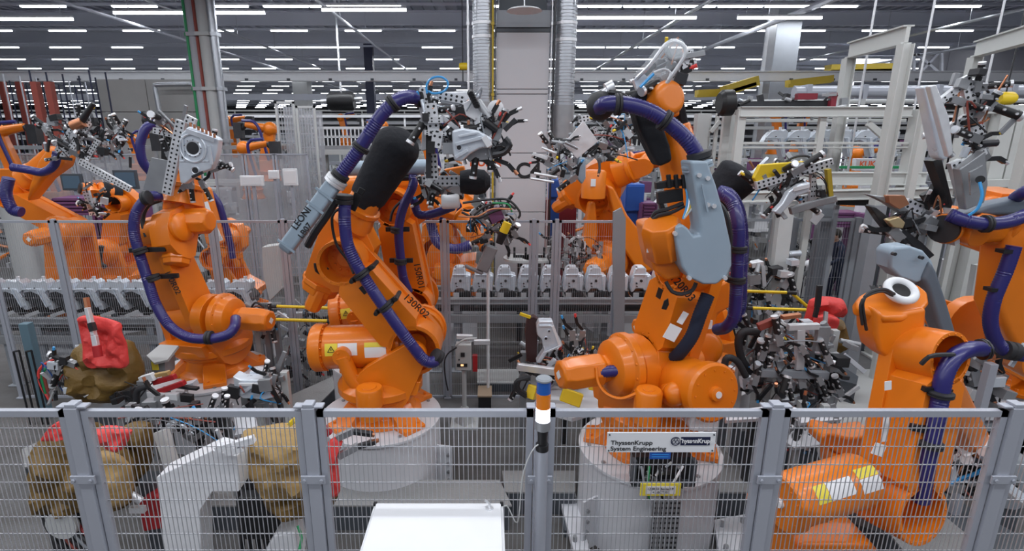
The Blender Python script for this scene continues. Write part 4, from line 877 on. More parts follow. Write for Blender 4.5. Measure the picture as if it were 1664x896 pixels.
def clamp(parent, p, d, s=1.0, rng=random, name='pneumatic_clamp'):
    "pneumatic clamp: body, cylinder, swing arm with jaw, air fittings"
    p = V(p); d = V(d).normalized(); e = d.cross(V((0, 1, .2))).normalized(); g = d.cross(e); q = M(); R = Matrix((e, d, g)).transposed()
    q.mi = 0; q.box(p, (.06*s, .11*s, .05*s), R); q.mi = 1; q.cyl(p-d*.05*s, p-d*.20*s, .028*s, n=10); q.mi = 2; q.cyl(p-d*.20*s, p-d*.22*s, .032*s, n=10); q.cyl(p-e*.04*s, p+e*.04*s, .014*s, n=8)
    q.mi = 1; a = p+d*.055*s; b = a+d*.07*s+e*.07*s; q.bar(a, b, .02*s, .03*s); q.bar(b, b+e*.02*s-g*.0+d*.06*s, .022*s, .03*s); q.mi = 3; q.cyl(b+d*.05*s+e*.02*s, b+d*.09*s+e*.03*s, .012*s, n=8)
    q.mi = 2; q.cyl(p-d*.1*s+g*.03*s, p-d*.1*s+g*.05*s, .008*s, n=6); q.cyl(p-d*.17*s+g*.03*s, p-d*.17*s+g*.05*s, .008*s, n=6)
    m3 = rng.choice([COPPER, ALU, YELLOW, RED, LBLUE, COPPER])
    return q.build(name, [ALUD, BLACK, ALU, m3], parent)
def wires(parent, c, ext, n, rng, cols=None, r=.006):
    cols = cols or [RUBBER, RUBBER, COPPER, GREYP, LBLUE, RUBBER, RUST]
    for k in range(n):
        a = V(c)+V([rng.uniform(-1, 1)*e for e in ext]); b = V(c)+V([rng.uniform(-1, 1)*e for e in ext]); m_ = (a+b)/2+V((rng.uniform(-.1, .1), rng.uniform(-.1, 0), rng.uniform(.0, .18)))
        q = M(); q.tube(spline([a, m_, b], .05), r*rng.uniform(.7, 1.5), 5); q.build('cable', rng.choice(cols), parent)
def blocks(parent, c, ext, n, rng, s=1.0, pal=None):
    pal = pal or [ALU, ALUD, BLACK, DSTEEL, ALUD, DSTEEL, STEEL, ALUD]
    for k in range(n):
        p = V(c)+V([rng.uniform(-1, 1)*e for e in ext]); q = M(); t = rng.random()
        if t < .45: q.box(p, [s*rng.uniform(.03, .12) for _ in range(3)], Matrix.Rotation(rng.uniform(-.3, .3), 3, 'Y')); nm = 'block'
        elif t < .7: d = V((rng.uniform(-1, 1), rng.uniform(-.4, .4), rng.uniform(-1, 1))).normalized(); q.cyl(p, p+d*rng.uniform(.08, .22)*s, rng.uniform(.015, .035)*s, n=10); nm = 'cylinder'
        else: d = V((rng.uniform(-1, 1), rng.uniform(-.3, .3), rng.uniform(-1, 1))).normalized(); q.bar(p, p+d*rng.uniform(.1, .25)*s, .04*s, .02*s, up=(0, -1, 0)); nm = 'bracket'
        q.build(nm, rng.choice(pal), parent, bevel=.003, seg=1)
def gripper(label, c, beams, Y, n_cl=8, seed=1, ext=None, nb=8, nw=8, cat='gripper', name='robot_gripper', s=1.0):
    rng = random.Random(seed); t = thing(name, label, cat, at(c[0], c[1], Y))
    for (x0, y0, x1, y1, w, dy) in beams: perf(t, at(x0, y0, Y+dy), at(x1, y1, Y+dy), w, .045)
    cc = at(c[0], c[1], Y); ext = ext or (.25, .12, .25)
    for k in range(n_cl):
        p = cc+V([rng.uniform(-1, 1)*e for e in ext]); clamp(t, p, (rng.uniform(-1, 1), rng.uniform(-.5, .5), rng.uniform(-1, 1)), s*rng.uniform(.8, 1.3), rng)
    blocks(t, cc, ext, nb, rng, s); wires(t, cc, ext, nw, rng)
    return t, rng
def sheetpx(name, label, pxs, Y, t_, holes=(), mt=None, nrm=None, parent=None, cat='sheet part', bevel=.008, extra=None, group=None):
    q = M(); plate(q, pxs, Y, t_, nrm)
    if parent is not None: return q.build(name, mt or STEEL, parent, bevel=bevel)
    t = thing(name, label, cat, at(pxs[0][0], pxs[0][1], Y), group); q.build('shell', mt or STEEL, t, bevel=bevel)
    for (x, y, r) in holes:
        p = at(x, y, Y); q = M(); n_ = V(nrm or (0, -1, 0)).normalized(); q.lathe(p-n_*.01, n_, [(r*1.5, 0), (r*1.5, .016), (r*1.3, .026), (r*1.05, .022), (r, .012)], 24, caps=False); q.build('rim', mt or STEEL, t)
        q = M(); q.cyl(p, p+n_*.013, r, n=20); q.build('hole', DSTEEL, t)
    for e in (extra or []):
        (x0, y0, x1, y1, w, dd, m_) = e; q = M(); q.bar(at(x0, y0, Y-dd), at(x1, y1, Y-dd), w, .015, up=(0, -1, 0)); q.build('bead', m_, t, bevel=.004)
    return t
# ================================================================== grippers and what they hold
# --- robot 1: tower-shaped panel on a perforated mast
g1, rg = gripper('aluminium mast gripper of the left orange robot with a flat grey plate', (285, 240), [(295, 196, 272, 316, .10, -.1), (302, 192, 318, 200, .08, -.1), (250, 212, 296, 222, .06, .0)], 5.9, 4, 3, (.16, .1, .3), 6, 5)
q = M(); plate(q, [(246, 256), (276, 262), (268, 316), (232, 308)], 5.85, .03); q.build('flat_plate', ALUD, g1, bevel=.003)
q = M(); plate(q, [(262, 214), (276, 216), (278, 262), (262, 258)], 5.95, .06); q.build('black_pad', BLACK, g1)
rg2 = random.Random(9)
for (x, y) in ((345, 240), (352, 262), (310, 300), (330, 300), (349, 275), (300, 303)): clamp(g1, at(x, y, 6.0), (rg2.uniform(-1, 1), 0, rg2.uniform(-1, 1)), .9, rg2)
tw = sheetpx('strut_tower_panel', 'silver pressed sheet panel with one big round hole held by the left robot', [(294, 216), (306, 205), (330, 212), (356, 226), (354, 246), (350, 262), (344, 275), (320, 284), (300, 300), (292, 298), (289, 275), (290, 250), (291, 230)], 5.72, .10, holes=((314, 241, .062), (318, 277, .03), (298, 256, .012)), extra=[(296, 222, 300, 262, .02, .01, STEEL), (302, 212, 348, 228, .05, .03, STEEL), (340, 236, 344, 268, .03, .03, STEEL), (292, 262, 340, 262, .02, .0, STEEL), (312, 288, 330, 280, .03, .01, DSTEEL)], bevel=.02)
q = M(); p = at(314, 241, 5.72); q.tube([p+V((math.cos(a*PI/14), -.13 if 0 else -.02, math.sin(a*PI/14)))*1.0 if 0 else p+V((math.cos(a*PI/14)*.13, -.008, math.sin(a*PI/14)*.14)) for a in range(29)], .012, 6); q.build('pressed_ring', STEEL, tw)
for k in range(9): q = M(); a = k*.7; p2 = p+V((math.cos(a)*.085, -.012, math.sin(a)*.085)); q.cyl(p2, p2+V((0, -.004, 0)), .006, n=6); q.build('bolt_hole', DSTEEL, tw)
for k in range(7): q = M(); p2 = at(310+k*6.5, 206+k*3.0, 5.6); q.cyl(p2, p2+V((.0, 0, .04)), .012, n=6); q.build('copper_pin', COPPER, tw)
# --- robot 2 + 3 gripper in the middle
g2, rg = gripper('big perforated aluminium gripper of the centre left robot with blue tube loop', (740, 205), [(700, 168, 706, 220, .10, -.1), (696, 195, 720, 195, .05, -.15), (712, 216, 708, 240, .09, -.12), (680, 150, 700, 158, .12, 0), (712, 155, 755, 163, .07, .05), (716, 165, 752, 167, .05, .1), (775, 190, 795, 205, .09, 0), (704, 250, 706, 292, .07, .05), (708, 232, 716, 238, .06, 0), (722, 176, 772, 176, .05, .1), (730, 186, 790, 196, .04, .05), (726, 205, 732, 250, .05, .1), (784, 204, 800, 222, .09, -.1), (690, 215, 726, 217, .04, -.1)], 4.95, 10, 21, (.28, .15, .22), 20, 10)
q = M(); q.tube(spline(px3([(694, 152, 4.8), (693, 138, 4.8), (702, 127, 4.8), (716, 125, 4.8), (727, 132, 4.8), (727, 142, 4.8), (718, 150, 4.8), (704, 152, 4.8), (696, 148, 4.8)]), .02), .009, 8); q.build('blue_air_tube', LBLUE, g2)
q = M(); plate(q, [(679, 165), (688, 162), (694, 200), (694, 244), (684, 246), (686, 205)], 5.0, .05); q.build('curved_blade', ALU, g2, bevel=.01)
q = M(); plate(q, [(686, 168), (692, 166), (700, 205), (700, 290), (692, 290), (692, 205)], 4.9, .05); q.build('dark_blade', RUBBER, g2)
q = M(); plate(q, [(712, 150), (765, 148), (766, 160), (745, 172), (715, 168)], 5.0, .08); q.build('valve_block', ALU, g2, bevel=.01)
q = M(); plate(q, [(752, 168), (766, 160), (778, 178), (792, 190), (778, 200), (757, 188)], 4.9, .08); q.build('valve_block', WHITE, g2, bevel=.01)
for k in range(6): q = M(); p = at(764+k*2.0, 150+k*4, 4.85); q.lathe(p, (.2, -1, -.3), [(.022, 0), (.03, .02), (.02, .05)], 10); q.build('black_fitting', BLACK, g2)
rr = random.Random(5)
for (x, y) in ((790, 215), (800, 205), (806, 225), (816, 203), (808, 218), (796, 240), (798, 246), (785, 246), (775, 245), (760, 248)): clamp(g2, at(x, y, 4.85), (rr.uniform(-.2, 1), 0, rr.uniform(-1, 1)), rr.uniform(.9, 1.3), rr)
wires(g2, at(808, 228, 4.85), (.14, .1, .2), 9, rr)
q = M(); q.lathe(at(805, 177, 5.0), (.1, -1, .1), [(.07, 0), (.07, .04), (.05, .05)], 16); q.build('pale_disc', WHITE, g2)
q = M(); q.bar(at(820, 212, 4.8), at(838, 194, 4.8), .04, .03, up=(0, -1, 0)); q.bar(at(824, 232, 4.8), at(800, 246, 4.8), .05, .04, up=(0, -1, 0)); q.tube(spline(px3([(820, 225, 4.8), (828, 236, 4.8), (818, 248, 4.8), (800, 252, 4.8)]), .03), .03, 8); q.build('jaw_arm', DSTEEL, g2)
sheetpx('pressed_side_panel', 'silver ribbed sheet panel held sideways by the centre left gripper', [(734, 212), (752, 208), (778, 212), (800, 225), (800, 240), (780, 242), (765, 250), (752, 262), (738, 262), (735, 240)], 4.72, .09, holes=((746, 240, .018), (768, 228, .012)), extra=[(740, 235, 790, 222, .03, .02, STEEL), (745, 222, 775, 216, .02, .02, STEEL), (740, 256, 760, 244, .03, .02, STEEL), (786, 222, 796, 238, .05, .03, WHITE)], bevel=.02)
# --- lower perforated rail (robot 3 tool) with black sleeve
g3, rg = gripper('white perforated rail gripper below the big centre gripper, in front of the column', (724, 310), [(686, 294, 753, 294, .10, -.05), (694, 286, 700, 250, .06, 0), (706, 262, 710, 284, .05, .05)], 5.6, 5, 31, (.2, .1, .1), 8, 8)
q = M(); plate(q, [(716, 302), (752, 300), (754, 322), (716, 324)], 5.6, .10); q.build('white_block', WHITE, g3, bevel=.01)
q = M(); q.lathe(at(718, 328, 5.5), (1, 0, .03), [(.07, 0), (.075, .02), (.075, .16), (.06, .18)], 16); q.build('cylinder', WHITE, g3)
q = M(); q.bar(at(688, 318, 5.7), at(714, 308, 5.7), .10, .1, up=(0, -1, 0)); q.bar(at(722, 282, 5.7), at(756, 276, 5.7), .09, .09, up=(0, -1, 0)); q.build('orange_link', ORANGE, g3, bevel=.02)
q = M(); pts = px3([(748, 296, 5.5), (760, 296, 5.5), (775, 296, 5.5), (788, 295, 5.5), (797, 295, 5.5)]); q.tube(pts, .1, 20, rad=[.11, .125, .13, .115, .05]); q.build('black_sleeve', SLEEVE, g3)
q = M(); plate(q, [(750, 258), (796, 262), (798, 282), (752, 282)], 6.8, .2); q.box((at(793, 270, 6.9).x, 6.95, at(770, 282, 6.9).z/2), (.04, .04, at(770, 282, 6.9).z)); kb = q.build('machine_cover', WHITE, bevel=.02); tag(kb, 'white machine cover with orange KUKA lettering left of the column', 'machine')
text_mesh('lettering', 'KUKA', KUKAINK, at(763, 270, 6.59), (1, 0, 0), (0, 0, 1), .14, kb, offset=.004)
hose(px3([(672, 320, 6.0), (678, 345, 6.0), (690, 350, 6.0), (712, 345, 6.0), (738, 335, 6.0)]), .05, g3)
# --- welding gripper of robot 4
g4, rg = gripper('cluttered copper and black gripper with a yellow sleeve in front of the column', (800, 365), [(765, 352, 795, 340, .10, 0), (792, 330, 812, 345, .10, 0)], 6.9, 12, 41, (.30, .12, .22), 14, 12)
q = M(); p = at(825, 362, 6.6); q.cyl(p, at(818, 378, 6.6), .055, n=14); q.build('yellow_sleeve', YELLOW, g4); q = M(); q.cyl(at(818, 378, 6.6), at(811, 396, 6.6), .06, .045, n=14); q.build('black_nozzle', BLACK, g4)
for pts in ([(752, 330), (790, 325), (825, 325), (845, 345), (842, 355)], [(750, 345), (775, 355), (800, 345), (830, 335)], [(770, 350), (790, 335), (820, 330), (838, 340)]): cable([at(x, y, 6.7) for x, y in pts], .016, g4, RUBBER)
cable([at(x, y, 6.65) for x, y in ((745, 352), (775, 352), (800, 340), (832, 340))], .012, g4, COPPER); cable([at(x, y, 6.65) for x, y in ((800, 330), (825, 332), (832, 345))], .012, g4, GREEN)
q = M(); plate(q, [(790, 342), (812, 336), (820, 355), (800, 365)], 6.75, .05); q.build('perforated_plate', PURPLE, g4); q = M(); q.bar(at(800, 400, 6.8), at(783, 440, 6.8), .16, .1, up=(0, -1, 0)); q.bar(at(755, 432, 6.8), at(785, 445, 6.8), .05, .05, up=(0, -1, 0)); q.build('horn', ALUD, g4, bevel=.02)
# --- robot 5 gripper with clear cover
g5, rg = gripper('perforated gripper on top of the shielded robot, under a clear plastic cover', (1085, 125), [(1078, 150, 1113, 106, .09, -.05), (1050, 138, 1066, 150, .12, 0), (1100, 140, 1122, 80, .04, .1)], 4.3, 4, 51, (.10, .08, .14), 5, 5)
q = M(); plate(q, [(1040, 118), (1062, 95), (1082, 68), (1098, 66), (1114, 76), (1112, 95), (1100, 110), (1082, 140), (1062, 142)], 4.2, .26); cv = q.build('clear_cover', GLAZE, g5, bevel=.06, seg=4); cv['label'] = 'clear plastic cover'
q = M(); q.tube(spline(px3([(1034, 128, 4.18), (1056, 106, 4.12), (1082, 72, 4.1), (1098, 67, 4.1), (1113, 77, 4.1), (1112, 92, 4.1), (1094, 120, 4.12), (1078, 142, 4.15)]), .03), .015, 8); q.build('cover_rim', ALU, g5)
q = M(); q.lathe(at(1097, 80, 4.05), (0, -1, .1), [(.075, 0), (.07, .02), (.04, .03)], 18); q.build('bulge', GLAZE, g5)
cable(px3([(1040, 142, 4.1), (1050, 132, 4.1), (1062, 120, 4.1)]), .012, g5, LBLUE); cable(px3([(1062, 118, 4.1), (1078, 112, 4.1), (1090, 118, 4.1), (1085, 130, 4.1)]), .008, g5, WHITE)
q = M(); plate(q, [(1030, 130), (1044, 118), (1056, 128), (1050, 142), (1036, 146)], 4.2, .06); q.build('end_plate', ALU, g5)
# --- robot 6 gripper
g6, rg = gripper('open aluminium gripper with a square plate between column and shielded robot', (985, 225), [(940, 195, 992, 186, .08, 0), (975, 232, 1010, 200, .07, 0), (978, 240, 1000, 258, .10, 0), (965, 205, 985, 250, .05, .1), (905, 235, 930, 250, .05, 0)], 7.2, 12, 61, (.42, .15, .28), 20, 14)
q = M(); plate(q, [(915, 235), (948, 196), (972, 230), (938, 258)], 7.0, .03); q.build('square_plate', ALU, g6, bevel=.004)
q = M(); plate(q, [(940, 256), (952, 256), (952, 290), (946, 300), (937, 290)], 7.0, .08); q.build('grey_shield', GREYBLUE, g6, bevel=.02)
g6b, rg = gripper('thin jointed clamp arm reaching left in front of the column', (912, 262), [(898, 240, 912, 300, .04, 0)], 7.0, 9, 65, (.20, .1, .26), 14, 9)
for (a_, b_) in (((868, 282), (905, 288)), ((862, 290), (900, 296)), ((905, 250), (880, 240))): q = M(); q.cyl(at(a_[0], a_[1], 6.9), at(b_[0], b_[1], 6.9), .018, n=8); q.build('rod', ALU, g6b)
# --- robot 7 gripper, yellow
g7, rg = gripper('gripper with a yellow top plate and perforated rail at the right', (1290, 300), [(1228, 302, 1345, 266, .08, -.05), (1300, 280, 1352, 262, .06, .05), (1300, 325, 1345, 316, .08, .05), (1322, 268, 1318, 330, .05, 0)], 5.4, 12, 71, (.38, .12, .18), 16, 10)
q = M(); plate(q, [(1226, 290), (1236, 268), (1308, 262), (1313, 272), (1262, 286), (1232, 300)], 5.35, .07); yp = q.build('yellow_plate', YELLOW, g7, bevel=.01); yp['label'] = 'yellow top plate'
q = M(); q.bar(at(1345, 275, 5.3), at(1349, 322, 5.3), .04, .05, up=(0, -1, 0)); q.build('yellow_post', OCHRE, g7)
cable(px3([(1270, 268, 5.4), (1290, 256, 5.4), (1312, 254, 5.4), (1325, 266, 5.4)]), .012, g7)
sheetpx('pressed_bracket', 'bright silver bent bracket held under the yellow topped gripper', [(1258, 345), (1272, 330), (1282, 312), (1300, 300), (1318, 296), (1316, 312), (1296, 320), (1280, 338), (1268, 350)], 5.2, .08, extra=[(1290, 308, 1315, 302, .04, .02, WHITE)], bevel=.015)
sheetpx('pressed_rail_part', 'flat silver rail part hanging below the yellow topped gripper', [(1285, 338), (1330, 325), (1360, 318), (1362, 328), (1330, 336), (1288, 350)], 5.25, .06, mt=ALUD)
# --- robot 9 tall gripper
g9, rg = gripper('tall upright perforated gripper at the right edge with blue tube', (1580, 200), [(1566, 125, 1594, 250, .08, 0), (1578, 130, 1600, 255, .05, .1), (1534, 212, 1570, 190, .05, 0), (1550, 262, 1570, 335, .09, -.1), (1560, 268, 1600, 245, .05, -.05), (1528, 165, 1560, 140, .05, 0)], 4.55, 8, 81, (.18, .1, .38), 16, 14)
q = M(); plate(q, [(1500, 140), (1520, 137), (1538, 180), (1545, 255), (1535, 262), (1524, 256), (1510, 190)], 4.4, .10); q.build('polished_rail', STEEL, g9, bevel=.02)
q = M(); plate(q, [(1510, 140), (1522, 137), (1543, 190), (1550, 250), (1542, 256), (1524, 190)], 4.3, .05); q.build('bright_edge', ALU, g9, bevel=.01)
q = M(); plate(q, [(1560, 275), (1602, 245), (1606, 300), (1600, 330), (1570, 342)], 4.35, .08); q.build('back_plate', ALUD, g9, bevel=.01); q = M(); plate(q, [(1576, 280), (1598, 268), (1598, 305), (1578, 318)], 4.25, .02); q.build('inner_plate', ALUD, g9, bevel=.005)
q = M(); q.cyl(at(1593, 292, 4.22), at(1593, 292, 4.19), .03, n=16); q.build('cable_hole', BLACK, g9)
cable(px3([(1592, 296, 4.15), (1596, 318, 4.12), (1588, 340, 4.12), (1574, 350, 4.15)]), .011, g9, LBLUE)
q = M(); plate(q, [(1516, 262), (1530, 258), (1548, 330), (1545, 340), (1530, 300)], 4.5, .1); q.build('black_cover', BLACK, g9)
g9b, rg = gripper('long dark welding jaw with copper tip below the tall gripper', (1490, 365), [(1470, 330, 1540, 360, .09, 0), (1500, 345, 1530, 375, .1, .1)], 4.6, 6, 85, (.26, .1, .1), 14, 8)
q = M(); plate(q, [(1410, 316), (1440, 320), (1470, 335), (1500, 360), (1530, 362), (1535, 385), (1500, 380), (1470, 350), (1440, 330)], 4.55, .08); q.build('upper_jaw', ALUD, g9b, bevel=.01)
q = M(); plate(q, [(1413, 335), (1425, 338), (1460, 365), (1500, 395), (1520, 415), (1510, 422), (1470, 395), (1450, 385), (1430, 360)], 4.55, .08); q.build('lower_jaw', DSTEEL, g9b, bevel=.01)
q = M(); plate(q, [(1442, 358), (1462, 352), (1472, 362), (1468, 372), (1452, 370)], 4.45, .06); q.build('brass_tip', mat('brass', (.80, .62, .35), .3, metal=.8), g9b, bevel=.01)
q = M(); plate(q, [(1444, 318), (1470, 318), (1478, 332), (1462, 340), (1446, 330)], 4.5, .06); q.build('copper_plate', COPPER, g9b); q = M(); plate(q, [(1548, 340), (1556, 340), (1560, 395), (1552, 400)], 4.45, .1); q.build('end_bracket', ALU, g9b)
q = M(); plate(q, [(1500, 318), (1515, 310), (1520, 300), (1524, 330), (1512, 335)], 4.6, .05); q.build('black_wedge', BLACK, g9b)
# --- left robots tools
gl1, rg = gripper('silver jointed tool of the far left robot pointing to the upper right', (125, 225), [(98, 250, 128, 205, .16, 0), (110, 250, 150, 195, .08, -.05), (130, 262, 212, 308, .09, -.05), (140, 262, 160, 228, .07, 0)], 7.8, 12, 91, (.42, .1, .30), 22, 10)
q = M(); q.cyl(at(130, 200, 7.7), at(152, 168, 7.7), .05, .03, n=10); q.build('tool_nose', BLACK, gl1); q = M(); q.cyl(at(118, 205, 7.7), at(136, 198, 7.7), .07, n=10); q.build('copper_coupling', COPPER, gl1)
gl2, rg = gripper('dark clamp cluster beside the left concrete wall', (190, 232), [(165, 240, 195, 225, .05, 0)], 9.0, 7, 95, (.22, .1, .25), 12, 6)
gl3, rg = gripper('white and silver valve block standing left of the dull orange robot', (155, 320), [(140, 310, 152, 350, .1, 0)], 8.8, 4, 97, (.15, .1, .3), 10, 5)
# ================================================================== conveyors with pressed parts
def conveyor(label, xa, xb, Y, ytop, ymid, ybot, legs, seed=0):
    A = at(xa, ytop, Y); B = at(xb, ytop, Y); t = thing('conveyor', label, 'conveyor', ((A.x+B.x)/2, Y, 0)); L = B.x-A.x; cx = (A.x+B.x)/2; z0 = at(500, ytop, Y).z; z1 = at(500, ymid, Y).z; z2 = at(500, ybot, Y).z
    for yy, nm in ((Y, 'front_rail'), (Y+.7, 'back_rail')):
        q = M(); q.box((cx, yy, z0-.055), (L, .05, .11)); q.box((cx, yy-.03, z0-.02), (L, .02, .02)); q.box((cx, yy-.03, z0-.09), (L, .02, .02)); q.build(nm, ALUD, t, bevel=.003)
    q = M(); q.box((cx, Y+.3, z1), (L-.05, .5, .05)); q.build('tray_and_gap_strip', BLACK, t)  # black sheet standing in for the shade in the gap between the rails
    q = M(); q.box((cx, Y, z2), (L, .06, .13)); q.build('lower_rail', ALUD, t, bevel=.003)
    for px in legs:
        x = xat(px, Y, 1)
        for yy in (Y+.02, Y+.7): q = M(); q.box((x, yy+.05, (z0-.1)/2), (.10, .08, z0-.1)); q.box((x, yy+.05, .01), (.2, .16, .02)); q.build('leg', GREYP, t, bevel=.004)
    return t, z0
cvL, zL = conveyor('long grey conveyor at the left carrying hooked silver parts', -60, 428, 7.5, 516, 537, 552, (0, 55, 130, 240, 330, 415))
cvM, zM = conveyor('grey conveyor in front of the column carrying upright silver parts', 690, 1105, 8.0, 484, 505, 518, (705, 742, 870, 1000, 1090))
partL = [(0, 15), (2, 8), (14, 6), (26, 12), (33, 22), (38, 37), (44, 37), (45, 32), (38, 14), (36, 8), (43, 2), (44, -8), (38, -13), (34, -10), (22, -12), (12, -8), (5, 0), (0, 10)]
def partmesh(outl, sc, t_):
    q = M(); P = [(x*sc, -y*sc) for x, y in outl]; q.prism(V((0, 0, 0)), V((1, 0, 0)), V((0, 0, 1)), V((0, -1, 0)), P, t_); return q
d8 = 7.8*cp+(CAMH-1.3)*sp
sc8 = d8/FPX
def make_partL(p, lab):
    t = thing('pressed_knuckle', lab, 'sheet part', p, 'hooked silver parts on the left conveyor'); q = partmesh(partL, sc8, .16); q.v = [v+V(p) for v in q.v]; q.build('shell', STEEL, t, bevel=.018, seg=2)
    P = V(p)
    q = M(); q.bar(P+V((.02, -.085, -.02)), P+V((.30, -.085, -.02)), .02, .02, up=(0, -1, 0)); q.bar(P+V((.29, -.09, -.02)), P+V((.37, -.09, -.28)), .05, .02, up=(0, -1, 0)); q.bar(P+V((.24, -.09, -.03)), P+V((.33, -.09, -.3)), .012, .03, up=(0, -1, 0)); q.build('pressed_rib', STEEL, t, bevel=.004)
    q = M(); q.cyl(P+V((.30, 0, .10)), P+V((.30, 0, .16)), .025, n=12); q.cyl(P+V((.14, 0, .08)), P+V((.14, 0, .11)), .03, n=12); q.build('stud', ALU, t)
    q = M()
    for (u_, w_) in ((.29, -.10), (.32, -.16), (.20, -.0)): q.cyl(P+V((u_, -.08, w_)), P+V((u_, -.094, w_)), .010, n=8)
    q.build('hole', DSTEEL, t); return t
def make_carrier(p):
    t = thing('part_carrier', 'dark curved carrier, 1st from the left on the left conveyor', 'carrier', p, 'dark carriers on the left conveyor'); P = V(p)
    q = M(); pts = [(0, 0), (.03, -.10), (.10, -.18), (.20, -.22), (.30, -.22), (.37, -.16), (.40, -.06), (.36, 0), (.30, .06), (.10, .06)]; q.prism(P, V((1, 0, 0)), V((0, 0, 1)), V((0, -1, 0)), pts, .3); q.build('cradle', DSTEEL, t, bevel=.02)
    q = M(); q.box(P+V((.25, 0, -.27)), (.10, .25, .12)); q.cyl(P+V((.25, -.14, -.22)), P+V((.25, -.2, -.22)), .05, n=10); q.build('foot', BLACK, t)
    q = M(); q.bar(P+V((-.02, -.18, -.32)), P+V((.22, -.18, -.24)), .03, .05, up=(0, 0, 1)); q.build('sensor_arm', ALU, t)
    return t
zp = at(100, 466, 7.85).z; x_ = xat(-40, 7.85, zp); st_ = 40.8*sc8
first = make_partL((x_, 7.85, zp), 'silver hooked pressed part on its carrier on the left conveyor'); first['label'] = 'silver hooked pressed part, 1st from the left on the left conveyor'
fc = make_carrier((x_, 7.95, zp-.12))
for k in range(1, 11):
    if k in (7, ): pass
    dup(first, (x_+st_*k, 7.85, zp), 'silver hooked pressed part, %s from the left on the left conveyor' % nth(k+1)); dup(fc, (x_+st_*k, 7.95, zp-.12), 'dark curved carrier, %s from the left on the left conveyor' % nth(k+1))
partM = [(2, 42), (0, 30), (4, 12), (6, 4), (10, 0), (22, 0), (25, 4), (25, 11), (28, 12), (34, 14), (33, 36), (30, 42), (24, 40), (20, 36), (10, 36), (6, 42)]
d9 = 8.3*cp+(CAMH-1.4)*sp; sc9 = d9/FPX
def make_partM(p):
    t = thing('pressed_tower', 'upright silver pressed part, 1st from the left on the middle conveyor', 'sheet part', p, 'upright silver parts on the middle conveyor'); P = V(p); q = partmesh(partM, sc9, .20); q.v = [v+P for v in q.v]; q.build('shell', STEEL, t, bevel=.03, seg=3)
    q = M(); q.box(P+V((.155, -.06, -.012)), (.14, .06, .02)); q.build('top_slot', DSTEEL, t)
    q = M(); q.bar(P+V((.27, -.11, -.14)), P+V((.30, -.11, -.38)), .035, .04, up=(0, -1, 0)); q.bar(P+V((.05, -.11, -.16)), P+V((.03, -.11, -.36)), .015, .02, up=(0, -1, 0)); q.bar(P+V((.05, -.105, -.12)), P+V((.25, -.105, -.12)), .015, .02, up=(0, -1, 0)); q.build('pressed_rib', STEEL, t, bevel=.005)
    q = M(); q.cyl(P+V((.17, -.1, -.22)), P+V((.17, -.118, -.22)), .022, n=12); q.cyl(P+V((.10, -.1, -.26)), P+V((.10, -.116, -.26)), .014, n=10); q.box(P+V((.11, -.106, -.31)), (.03, .01, .012), Matrix.Rotation(.5, 3, 'Y')); q.build('hole', DSTEEL, t)
    return t
def make_carrM(p):
    t = thing('part_carrier', 'dark carrier with pale number plate, 1st from the left on the middle conveyor', 'carrier', p, 'carriers on the middle conveyor'); P = V(p)
    q = M(); q.box(P+V((.20, 0, 0)), (.26, .3, .12)); q.cyl(P+V((.27, -.1, .02)), P+V((.27, -.2, .02)), .07, n=12); q.build('body', DSTEEL, t, bevel=.01); q = M(); q.box(P+V((.10, -.17, .0)), (.09, .01, .10)); q.build('number_plate', ALU, t); q = M(); q.box(P+V((.02, -.1, -.10)), (.04, .1, .12)); q.build('foot', BLACK, t); return t
zq = at(900, 432, 8.3).z; x_ = xat(731, 8.3, zq); st_ = 36.2*sc9
f2 = make_partM((x_, 8.3, zq)); fc2 = make_carrM((x_, 8.35, zq-.46))
for k in range(1, 11):
    if k < 10: dup(f2, (x_+st_*k, 8.3, zq), 'upright silver pressed part, %s from the left on the middle conveyor' % nth(k+1))
    dup(fc2, (x_+st_*k, 8.35, zq-.46), 'dark carrier with pale number plate, %s from the left on the middle conveyor' % nth(k+1))
# ================================================================== fences behind
def pick(words): return lambda i: words[min(i, len(words)-1)]
fx2 = [xat(p_, 7.15, 2.5) for p_ in (-30, 88, 235, 345, 460, 600, 722, 868, 905, 1008)]
fence(fx2, 7.15, at(700, 356, 7.15).z-.02, lambda i: 'rear wire mesh fence panel '+['at the far left edge', 'behind the red sheet at left', 'behind the left robot', 'right of the left robot', 'beside the yellow rods', 'behind the centre left robots', 'in front of the column, wide', 'narrow, right of the column centre', 'left of the shielded robot', 'ending at the corner screen'][i], postw=.05, dx=.03, dz=.2, th=.0027, fr=FENCE)
fx3 = [xat(p_, 8.9, 2.4) for p_ in (1190, 1290, 1395, 1500, 1610, 1720)]
fence(fx3, 8.9, 2.35, lambda i: 'dark framed rear fence panel '+['right of the shielded robot', 'in front of the standing worker', 'right of the standing worker', 'above the lower right robot', 'at the right edge behind', 'outside the right edge'][i], postw=.09, dx=.045, dz=.3, th=.0028, fr=GREYP, fw=.05)
q = M(); plate(q, [(997, 345), (1010, 338), (1017, 355), (1015, 520), (1010, 655), (1000, 655), (996, 400)], 7.0, .05); tag(q.build('screen_panel', GREYP), 'solid grey corner screen beside the post left of the shielded robot', 'panel')
